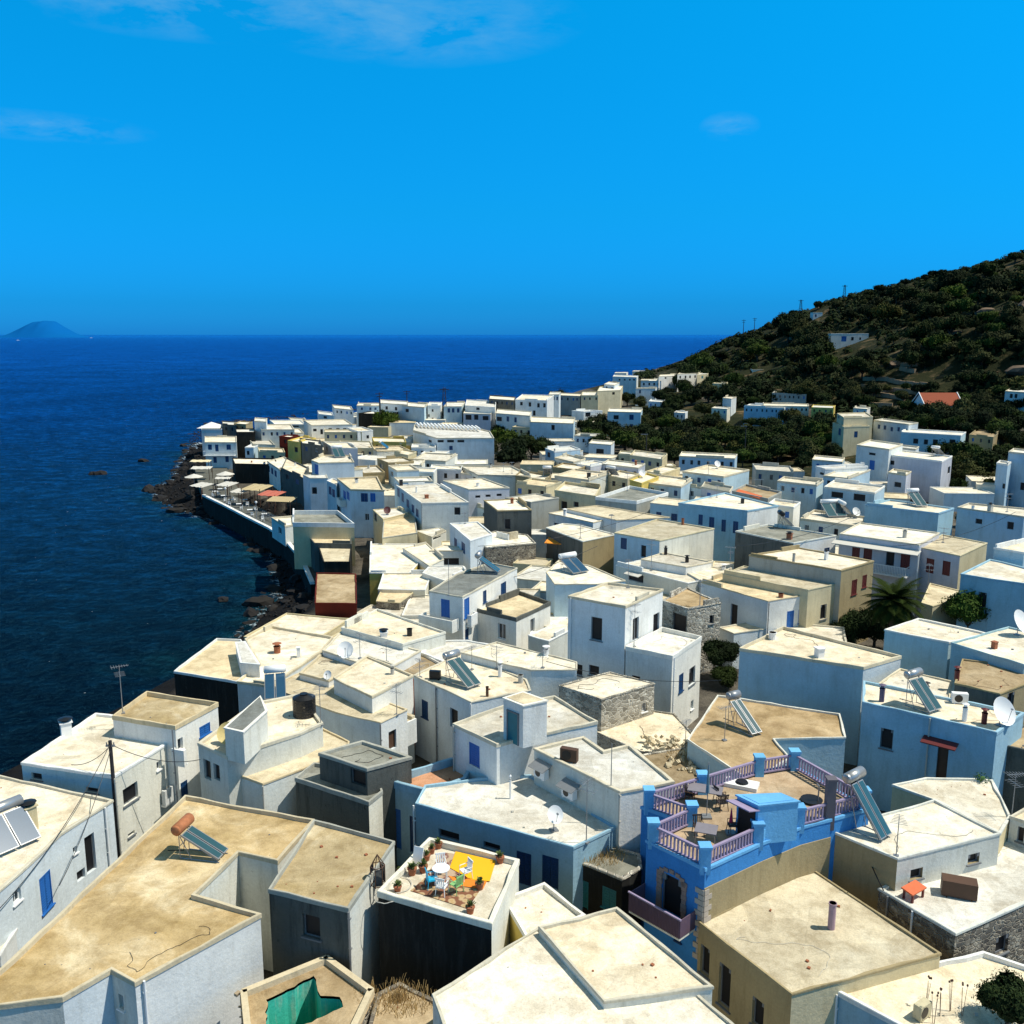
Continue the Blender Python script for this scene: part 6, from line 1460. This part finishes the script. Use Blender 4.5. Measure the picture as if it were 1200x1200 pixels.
# ribbed long hall in the back row
hh_ = H('long pale blue hall with a ribbed roof and high dark slots', [(484,505),(512,513),(579,513),(574,505),(553,500),(486,497)], None, 'L', 'w', 'd504,517,8,3 d516,517,8,3 d528,517,8,3 d540,517,8,3 n528.5,525,4,5', h=7.0)
r_ = hh_['root'].location; m_ = MB(); A = Vector(P(486,499,hh_['z'])); B = Vector(P(556,503,hh_['z']))
for k in range(17):
    p = A + (B - A) * k / 16 - Vector((r_.x, r_.y)); m_.box((p.x + .8, p.y, hh_['z'] - r_.z + .35), (.35, 8, .5), .18)
m_.build('roof_ribs', M_white, hh_['root'])
# terraces, outcrops
M_dry = plain('dry_stone', (.32, .23, .15), .95, 0, .1, .4, .8)
def terrace_wall(pts, label, h=1.5):
    W = [GP(a, b, 150) for a, b in pts]; W = [w for w in W if w]
    if len(W) < 2: return
    m_ = MB()
    for a, b in zip(W[:-1], W[1:]):
        n = max(1, int(hypot(b[0] - a[0], b[1] - a[1]) / 3))
        for k in range(n):
            t0, t1 = k / n, (k + 1) / n; p = [a[i] + (b[i] - a[i]) * t0 for i in range(2)]; q = [a[i] + (b[i] - a[i]) * t1 for i in range(2)]
            z0, z1 = TZ(*p), TZ(*q); c = ((p[0] + q[0]) / 2, (p[1] + q[1]) / 2, (z0 + z1) / 2 + h * .3); m_.box(c, (hypot(q[0] - p[0], q[1] - p[1]) + .3, .8, h + rr.uniform(-.2, .3)), atan2(q[1] - p[1], q[0] - p[0]))
    o = m_.build('terrace_wall', M_dry); tag(o, label, 'terrace wall', 'dry stone terrace walls')
for i, pts in enumerate([[(1012,447),(1040,449),(1070,453),(1095,456)],[(1010,455),(1040,460),(1080,464)],[(1008,463),(1035,467),(1060,470)],[(1012,475),(1030,477),(1045,478)],[(905,459),(925,461),(948,462)],[(1056,431),(1075,432)],[(1055,437),(1072,438)],[(925,398),(950,397)],[(1085,335),(1115,337)]]):
    terrace_wall(pts, ['topmost long','second long','third','lowest short','grey','short upper','short lower','thin western','high ridge'][i] + ' dry stone terrace wall on the hillside')
M_out = plain('tan_outcrop', (.16, .115, .08), .95, 0, .1, .4, .5)
for i, (px, py, s) in enumerate([(1190,363,3.5),(1203,360,4),(1155,366,3.5),(1160,374,3),(1175,372,3),(1048,430,3),(1195,437,4),(870,427,2.5),(1120,392,2.5)]):
    g = GP(px, py, 150)
    if g:
        o = bpy.data.objects.new('rock_outcrop', RMsh[i % 6].copy()); o.data.materials.clear(); o.data.materials.append(M_out); col.objects.link(o); o.location = g; o.scale = (s, s, s * .8); tag(o, 'bare tan rock outcrop on the hillside, %s' % ['largest by the right edge','cut by the right edge','left of the pair','lower of the pair','between the big ones','above the terrace walls','low at the right edge','far western','small central'][i], 'rock outcrop', 'rock outcrops on the hillside')
# masts and pylons
def mast(px, pyb, pyt, label, Y=None, lattice=False):
    g = GP(px, pyb, 150) if Y is None else PY(px, pyb, Y)
    if not g: g = PY(px, pyb, 540)
    h = (pyb - pyt) / F * g[1]; o = empty('mast', g, 0, label, 'mast', 'masts on the skyline'); m_ = MB()
    if lattice:
        for a in (-1, 1):
            for b in (-1, 1): m_.tube((a * .9, b * .9, -2), (a * .3, b * .3, h), .1, n=4)
        for k in range(6): z = h * k / 6; w_ = .9 - .6 * k / 6; m_.tube((-w_, -w_, z), (w_, -w_, z + h / 6), .07, n=4); m_.tube((w_, -w_, z), (-w_, -w_, z + h / 6), .07, n=4)
    else: m_.tube((0, 0, -2), (0, 0, h), .22, .12, 6)
    m_.build('shaft', M_wood, o); m_ = MB(); m_.box((0, 0, h * .93), (2.4 if not lattice else 3, .2, .2)); m_.box((0, 0, h * .8), (1.6, .2, .2)) if not lattice else None; m_.build('crossarm', M_wood, o)
mast(871,391,375,'leftmost bare pole on the ridge'); mast(884,386,373,'short pole second from the left on the ridge'); mast(938,366,352,'lattice tower left of the ridge chapel',None,True); mast(989,352,335,'tall lattice tower right of the ridge chapel',None,True); mast(1044,341,334,'small pole midway up the ridge')
mast(521,492,454,'tall dark lamp pylon behind the back row houses',300,True); mast(477,476,458,'short pylon left of the tall lamp pylon',330); mast(445,484,460,'thin pole above the round tree',290)
for px, pyb, h_, w_ in [(891,598,5,'beside the grey blue house'),(873,528,6,'in the grove with a long arm'),(757,540,6,'at the left edge of the grove')]:
    z = 6; x, y = P(px, pyb, z); o = empty('lamp_post', (x, y, z - 2), 0, 'dark post ' + w_, 'post'); m_ = MB(); m_.tube((0, 0, 0), (0, 0, h_ + 2), .14, .1, 6); m_.build('shaft', M_wood, o); m_ = MB(); m_.box((-.5, 0, h_ + 2), (1.6, .12, .1)); m_.build('arm', M_grey, o)
# far sea boats
for i, (px, py, s) in enumerate([(107,396,16), (21,399,9)]):
    x, y = P(px, py, 0); o = empty('motor_boat', (x, y, 0), .2, ['larger white speck of a boat near the distant island','smaller white boat left of the distant island'][i], 'boat'); m_ = MB(); m_.poly([(-s, -s * .2, 1), (s * .6, -s * .2, 1), (s, 0, 1.4), (s * .6, s * .2, 1), (-s, s * .2, 1)]); m_.prism([(-s, -s * .2), (s * .7, -s * .2), (s, 0), (s * .7, s * .2), (-s, s * .2)], -.2, .98); m_.build('hull', M_white, o); m_ = MB(); m_.box((-s * .1, 0, 2.6), (s * .9, s * .28, 3)); m_.build('cabin', M_white, o)
# clutter: terracotta and other pots left on roofs, cushions, cloths
P_or = plain('orange_awning', (.85, .3, .03), .8)
q = P(658,636,9.2); o = empty('awning', (q[0], q[1], 8.0), -.3, 'bright orange awning in the yard of the dark walled house', 'awning'); m_ = MB(); m_.box((0, 0, 1.5), (3.6, 2.6, .08), 0, 0, .15); m_.build('cloth', P_or, o); [(lambda m: (m.tube((a * 1.6, b * 1.1, 0), (a * 1.6, b * 1.1, 1.45), .05), m.build('post', M_grey, o)))(MB()) for a in (-1, 1) for b in (-1, 1)]
z = find('terracotta roof patch')['zr'] + .02
flat('tile_patch', [(866,574),(893,582),(890,585),(862,577)], z, plain('orange_tile', (.6, .14, .04), .9), 'orange tiled patch on the grey walled house roof', 'tile patch', .12)
flat('awning', [(899,553),(926,555),(928,559),(898,557)], find('cream roof over a maroon')['z'] - 1.2, M_mar, 'maroon striped awning under the cream roof', 'awning', .15)
# ------------------------------------------------------------------ things fixed to facades
def att(hs, px, py):
    best = None; W = hs['W']
    for i in range(len(W)):
        A = W[i]; B = W[(i + 1) % len(W)]; ex, ey = B[0] - A[0], B[1] - A[1]; Ln = hypot(ex, ey); nx_, ny_ = ey / Ln, -ex / Ln; r = ray(px, py); den = r[0] * nx_ + r[1] * ny_
        if den > -1e-9: continue
        t = (A[0] * nx_ + A[1] * ny_) / den; X, Y, Z = r[0] * t, r[1] * t, CZ + r[2] * t; u = ((X - A[0]) * ex + (Y - A[1]) * ey) / Ln
        if -.1 * Ln < u < Ln * 1.1 and (best is None or t < best[0]): best = (t, Vector((X, Y, Z)), Vector((ex / Ln, ey / Ln, 0)), Vector((nx_, ny_, 0)))
    return best
def balcony(hs, px, py, w_, d_, solid, name='balcony'):
    b = att(hs, px, py)
    if not b: print('NOATT', px, py); return
    _, p, e, n = b; r = hs['root'].location; c = p - Vector(r) + n * d_ / 2; a = atan2(e.y, e.x)
    m_ = MB(); m_.box((c.x, c.y, c.z - .5), (w_, d_, .14), a); o = m_.build(name, WM['W'], hs['root'])
    m_ = MB(); f = c + n * (d_ / 2 - .05)
    if solid:
        m_.box((f.x, f.y, c.z + .02), (w_, .12, .95), a)
        for s in (-1, 1): g = c + e * s * (w_ / 2 - .06); m_.box((g.x, g.y, c.z + .02), (.12, d_ - .22, .95), a)
        m_.build('balcony_wall', WM['W'], o)
    else:
        m_.box((f.x, f.y, c.z + .5), (w_, .06, .06), a)
        k = int(w_ / .16)
        for q in range(k): g = f + e * (-w_ / 2 + w_ * (q + .5) / k); m_.box((g.x, g.y, c.z + .03), (.04, .04, .92), a)
        for s in (-1, 1): g = c + e * s * (w_ / 2 - .03); m_.box((g.x, g.y, c.z + .5), (.06, d_, .06), a)
        m_.build('balcony_rail', M_white, o)
def awning(hs, px, py, w_, d_, mat, name='awning'):
    b = att(hs, px, py)
    if not b: print('NOATT', px, py); return
    _, p, e, n = b; c = p - Vector(hs['root'].location) + n * d_ / 2
    m_ = MB(); m_.box((c.x, c.y, c.z), (w_, d_, .07), atan2(e.y, e.x), 0, .22); m_.build(name, mat, hs['root'])
def downpipe(hs, px, py, mat=None, r=.05):
    b = att(hs, px, py)
    if not b: return
    _, p, e, n = b; c = p - Vector(hs['root'].location) + n * .09; top = hs['z'] - hs['root'].location.z - .12
    m_ = MB(); m_.tube((c.x, c.y, .2), (c.x, c.y, top), r, n=7)
    for z_ in np.arange(.8, top, 1.4): m_.box((c.x - n.x * .04, c.y - n.y * .04, z_), (.14, .1, .05), atan2(e.y, e.x))
    m_.build('downpipe', mat or M_white, hs['root'])
balcony(find('white house with balcony and blue doors'), 519, 727, 3.6, 1.1, True); balcony(find('white house with balcony and blue doors'), 550, 725, 1.2, .5, True)
balcony(find('tall pale blue house with two'), 404, 588, 3.2, 1.0, True)
balcony(find('white house with maroon shutters'), 1038, 665, 5.0, 1.2, False); awning(find('white house with maroon shutters'), 1028, 640, 9.0, 1.2, M_cl)
balcony(find('blue balconied two storey villa'), 258, 531, 7.2, 1.1, False)
awning(hBC, 1103, 868, 2.0, .8, M_mar); balcony(hM, 213, 885, .9, .35, True, 'stone_shelf'); balcony(hL, 193, 932, .8, .35, True, 'stone_shelf')
awning(find('long roof with a shaded porch'), 745, 672, 2.0, .8, M_cl)
for hs, px, py in [(hA,170,1180),(hB,411,1100),(hL,139,950),(hM,203,890),(hN,125,985),(hBC,1088,870),(hAA,486,960),(hX,512,830),(hX,551,830),(hTX,790,800),(hAD,533,880),(hCA,901,725),(hBF,1115,770),(hAC,727,945),(hP2,308,940),(hCF,1075,655),(hCF,1076,650),(hH,981,1180),(hI,1041,1058),(hI,1070,1075),(hEA,543,715),(hEW,495,600),(hS,447,860),(hHH,700,800) if False else (hTW,669,740)]:
    downpipe(hs, px, py, random.choice([M_white, M_conc, M_grey]))
# steps
def steps(px, py, z0, z1, w_, ang, label, n=8, run=.3, mat='C'):
    x, y = P(px, py, z0); o = empty('outside_steps', (x, y, z0), ang, label, 'steps'); m_ = MB(); h = (z1 - z0) / n
    for k in range(n): m_.box((run * (k + .5), 0, h * (k + 1) / 2), (run, w_, h * (k + 1)))
    m_.build('treads', RM['y'], o); m_ = MB()
    for s in (-1,): m_.box((run * n / 2, s * (w_ / 2 + .08), h * n / 2 * .9), (run * n, .14, h * n * .9))
    m_.build('side_wall', WM[mat], o)
steps(325, 955, 5.8, 8.0, 1.6, .5, 'sandy outside steps climbing beside the dark shaded house')
steps(588, 640, 8.0, 10.2, 1.4, -.9, 'white outside steps in front of the dark brown cube', mat='W')
steps(450, 880, 6.5, 8.4, 1.2, .9, 'small whitewashed steps below the round cornered roofs', mat='W')
# hoses, cables and stones lying on the near roofs
rr = random.Random(21); n_h = 0
for hs in HOUSES:
    cx = sum(p[0] for p in hs['W']) / len(hs['W']); cy = sum(p[1] for p in hs['W']) / len(hs['W'])
    if hypot(cx, cy) > 78 or hs is hBL or hs is hC: continue
    xs_ = [p[0] for p in hs['W']]; ys_ = [p[1] for p in hs['W']]; wi = inset(hs['W'], .5)
    if rr.random() < .3:
        for t in range(20):
            x, y = rr.uniform(min(xs_), max(xs_)), rr.uniform(min(ys_), max(ys_))
            if inside(wi, x, y): break
        else: continue
        a = rr.uniform(0, 6.28); pts = [(x, y, hs['zr'] + .02)]
        for k in range(40):
            a += rr.uniform(-.55, .55); x2, y2 = x + cos(a) * .16, y + sin(a) * .16
            if not inside(wi, x2, y2): a += 1.7; continue
            x, y = x2, y2; pts.append((x, y, hs['zr'] + .025))
        if len(pts) > 8:
            m_ = MB(); m_.path(pts, rr.choice([.008, .012]), 5); o = m_.build('hose', rr.choice([M_black, M_brn, M_conc])); tag(o, ' '.join(('thin hose lying on the ' + hs['d']).split()[:16]), 'hose', 'hoses lying on the roofs')
    m_ = MB(); k = 0
    for t in range(rr.randint(6, 26)):
        x, y = rr.uniform(min(xs_), max(xs_)), rr.uniform(min(ys_), max(ys_))
        if inside(wi, x, y): s = rr.choice([.03, .03, .04, .07, .12]); m_.box((x, y, hs['zr'] + s * .25), (s, s * rr.uniform(.6, 1.2), s * .6), rr.random() * 3); k += 1
    if k: o = m_.build('rubble_bits', rr.choice([M_conc, M_terra, M_fr])); tag(o, ' '.join(('scattered bits on the ' + hs['d']).split()[:16]), 'rubble', kind='stuff')
# rubble heaps on the ruinous roofs
for px, py, n, r, w_ in [(815,895,60,2.2,'stones strewn over the rubble roof above the balustrade'),(800,876,40,1.6,'stones piled by the crumbling pale roof'),(770,868,30,1.2,'broken wall stones near the rubble house')]:
    z = 7.9; x0, y0 = P(px, py, z); m_ = MB()
    for k in range(n): a, d = rr.uniform(0, 6.28), r * sqrt(rr.random()); s = rr.choice([.1, .16, .22, .35]); m_.box((x0 + cos(a) * d, y0 + sin(a) * d * .7, z + s * .2), (s, s * .8, s * .6), rr.random() * 3, 0, rr.random(), rr.random())
    o = m_.build('loose_stones', WM['J'] if px > 600 else M_conc); tag(o, w_, 'stones', kind='stuff')
# green and pink plants low at the ruin
for px, py, c, w_ in [(1150,913,(.05,.12,.03),'small green plant trailing over the speckled roof edge')]:
    z = 7.6 if px < 600 else 9.7; x, y = P(px, py, z); m_ = MB()
    for k in range(90): d = Vector((rr.gauss(0, 1), rr.gauss(0, 1), abs(rr.gauss(0, .7)))) * .2; s = .06; u = d.orthogonal().normalized() * s; v_ = d.cross(u).normalized() * s; m_.quad(tuple(d - u), tuple(d - v_), tuple(d + u), tuple(d + v_))
    o = m_.build('flowering_plant', plain('petal', c, .8)); o.location = (x, y, z); tag(o, w_, 'plant')

# small annexes and sheds wedged in the gaps of the town
rr = random.Random(77); main = list(HOUSES); used_ = set(); CEN = [(sum(p[0] for p in h['W']) / len(h['W']), sum(p[1] for p in h['W']) / len(h['W'])) for h in main]
def segd(p, a, b):
    ax, ay = b[0] - a[0], b[1] - a[1]; t = max(0, min(1, ((p[0] - a[0]) * ax + (p[1] - a[1]) * ay) / (ax * ax + ay * ay + 1e-9))); return hypot(p[0] - a[0] - ax * t, p[1] - a[1] - ay * t)
def hdist(h, x, y):
    if inside(h['W'], x, y): return -1
    return min(segd((x, y), h['W'][i - 1], h['W'][i]) for i in range(len(h['W'])))
BX = [(min(p[0] for p in h['W']), max(p[0] for p in h['W']), min(p[1] for p in h['W']), max(p[1] for p in h['W'])) for h in main]
extra = []; n_a = 0; adj = ['whitewashed', 'small cream', 'low pale', 'chalky', 'little sandy', 'plain white']
for t in range(9000):
    if n_a >= 120: break
    Y = rr.uniform(62, 330); X = rr.uniform(-.42, .52) * Y
    if sd(X, Y) < 16 or G0(X, Y) > 9.5: continue
    if Y > 150 and X > 40 and 238 < X * .55 + Y < 420 : continue
    qy = 600 - F * (Y * SP + (6 - CZ) * CP) / (Y * CP - (6 - CZ) * SP); qx = 600 + F * X / (Y * CP - (6 - CZ) * SP)
    if not (475 < qy < 760) or qx > 1190 or (qx < 350 and qy < 700): continue
    if (qx > 960 and qy > 660) or (780 < qx < 880 and qy > 700) or (qy < 530 and qx > 690) or (560 < qx < 650 and 500 < qy < 545): continue
    if any(hypot(X - a, Y - b) < 5.5 for a, b in extra): continue
    dm, hm = 99, None
    for h, bx in zip(main, BX):
        if bx[0] - 6 < X < bx[1] + 6 and bx[2] - 6 < Y < bx[3] + 6:
            d = hdist(h, X, Y)
            if d < dm: dm, hm = d, h
    if hm is None or dm < .9 or id(hm) in used_: continue
    used_.add(id(hm)); r = min(3.0, dm + .5); a = rr.uniform(-.5, .1); w_, d_ = r * rr.uniform(1.0, 1.4), r * rr.uniform(.9, 1.3)
    W4 = [(X + cos(a) * sx_ * w_ - sin(a) * sy_ * d_, Y + sin(a) * sx_ * w_ + cos(a) * sy_ * d_) for sx_, sy_ in ((-1, -1), (1, -1), (1, 1), (-1, 1))]
    nd = {'house': 1}; lab = adj[n_a % 6] + ' annex wedged beside the ' + hm['d']
    zz = min(hm['z'] - .6, max(G0(X, Y), 3.5) + rr.uniform(2.8, 4.6)) - rr.random() * .3
    H(' '.join(lab.split()[:16]), [], zz, rr.choice('WWVLC'), rr.choice('wccy'), '', world=W4, ph=.15, name='annex')
    extra.append((X, Y)); n_a += 1
print('annexes', n_a)

# overhead wires strung across the town
for i, (a, b, za, zb, w_) in enumerate([((860,640),(1010,600),14,14,'from the solar post roof to the turquoise panels'),((700,560),(890,600),11,13,'over the battlements towards the dark post'),((480,700),(700,640),11,13,'across the balcony house roof'),((420,520),(600,560),11,11,'over the pale roofs near the round tree'),((1045,640),(1190,600),15,15,'past the leafy right hand houses'),((560,640),(760,600),13,14,'above the dark brown cube')]):
    wire((*P(*a, za), za), (*P(*b, zb), zb), .8, 'thin overhead wire running ' + w_, .025)
# ------------------------------------------------------------------ sun, sky
EL = radians(60); SUN = Vector((cos(EL) * 1.0, -.08 * cos(EL), sin(EL))).normalized()
ld = bpy.data.lights.new('sun', 'SUN'); ld.energy = 5.0; ld.angle = radians(.53); ld.color = (1, .95, .84)
lo = bpy.data.objects.new('sun', ld); col.objects.link(lo); lo.rotation_euler = SUN.to_track_quat('Z', 'Y').to_euler(); lo.location = (100, 0, 150)
w = bpy.data.worlds.new('World'); sc.world = w; w.use_nodes = True; nt = w.node_tree; N = nt.nodes; L = nt.links
bg = N['Background']; sky = N.new('ShaderNodeTexSky'); sky.sky_type = 'NISHITA'; sky.sun_disc = False
sky.sun_elevation = EL; sky.sun_rotation = atan2(SUN.x, SUN.y); sky.altitude = 30; sky.air_density = 1.0; sky.dust_density = .6; sky.ozone_density = 2.5
tc = N.new('ShaderNodeTexCoord'); sx = N.new('ShaderNodeSeparateXYZ'); L.new(tc.outputs['Generated'], sx.inputs[0])
rp = N.new('ShaderNodeValToRGB'); L.new(sx.outputs['Z'], rp.inputs['Fac'])
SKYT = [(0.0, (.03, .54, 1.85)), (.03, (.02, .52, 1.52)), (.12, (.015, .74, 1.42)), (.34, (.005, 1.22, 1.74)), (.58, (.95, 1.08, .80)), (.85, (1.12, 1.1, .74))]
e = rp.color_ramp.elements
while len(e) < len(SKYT): e.new(.5)
for i, (p, c) in enumerate(SKYT): e[i].position = p; e[i].color = (*c, 1)
mx = N.new('ShaderNodeMix'); mx.data_type = 'RGBA'; mx.blend_type = 'MULTIPLY'; mx.inputs[0].default_value = 1
L.new(sky.outputs[0], mx.inputs[6]); L.new(rp.outputs[0], mx.inputs[7])
# thin cirrus
mp = N.new('ShaderNodeMapping'); mp.inputs['Scale'].default_value = (3, 3, 10); mp.inputs['Rotation'].default_value = (0, .14, 0); L.new(tc.outputs['Generated'], mp.inputs[0])
cn = N.new('ShaderNodeTexNoise'); cn.inputs['Scale'].default_value = 3.4; cn.inputs['Detail'].default_value = 9; cn.inputs['Roughness'].default_value = .62; cn.inputs['Distortion'].default_value = .2; L.new(mp.outputs[0], cn.inputs['Vector'])
def gauss(cx, cy, cz, rx, rz):
    # soft patch around a sky direction
    a = N.new('ShaderNodeVectorMath'); a.operation = 'SUBTRACT'; L.new(tc.outputs['Generated'], a.inputs[0]); a.inputs[1].default_value = (cx, cy, cz)
    b = N.new('ShaderNodeVectorMath'); b.operation = 'MULTIPLY'; L.new(a.outputs[0], b.inputs[0]); b.inputs[1].default_value = (1 / rx, 1 / rx, 1 / rz)
    c = N.new('ShaderNodeVectorMath'); c.operation = 'LENGTH'; L.new(b.outputs[0], c.inputs[0])
    d = N.new('ShaderNodeMapRange'); L.new(c.outputs['Value'], d.inputs[0]); d.inputs[1].default_value = 1.0; d.inputs[2].default_value = .25; d.inputs[3].default_value = 0; d.inputs[4].default_value = 1; d.clamp = True
    return d.outputs[0]
tot = None
for px, py, rx, rz in [(200,4,.16,.03),(330,4,.2,.035),(480,24,.17,.04),(50,148,.1,.014),(855,148,.03,.014)]:
    r = Vector(ray(px, py)).normalized(); g = gauss(r.x, r.y, r.z, rx, rz)
    if tot is None: tot = g
    else:
        m = N.new('ShaderNodeMath'); m.operation = 'MAXIMUM'; L.new(tot, m.inputs[0]); L.new(g, m.inputs[1]); tot = m.outputs[0]
cr = N.new('ShaderNodeMapRange'); L.new(cn.outputs['Fac'], cr.inputs[0]); cr.inputs[1].default_value = .42; cr.inputs[2].default_value = .75; cr.inputs[3].default_value = 0; cr.inputs[4].default_value = .42
mm = N.new('ShaderNodeMath'); mm.operation = 'MULTIPLY'; L.new(tot, mm.inputs[0]); L.new(cr.outputs[0], mm.inputs[1])
mc = N.new('ShaderNodeMix'); mc.data_type = 'RGBA'; L.new(mm.outputs[0], mc.inputs[0]); L.new(mx.outputs[2], mc.inputs[6]); mc.inputs[7].default_value = (3.0, 5.4, 6.6, 1)
L.new(mc.outputs[2], bg.inputs[0]); bg.inputs[1].default_value = .108
sc.view_settings.view_transform = 'Standard'; sc.view_settings.look = 'None'; sc.view_settings.exposure = 0; sc.view_settings.gamma = 1
sc.render.engine = 'CYCLES'; sc.cycles.max_bounces = 6; sc.cycles.diffuse_bounces = 3

for pr in TREES + BUSH + NEARTREE:
    for ch in list(pr.children): bpy.data.objects.remove(ch)
    bpy.data.objects.remove(pr)
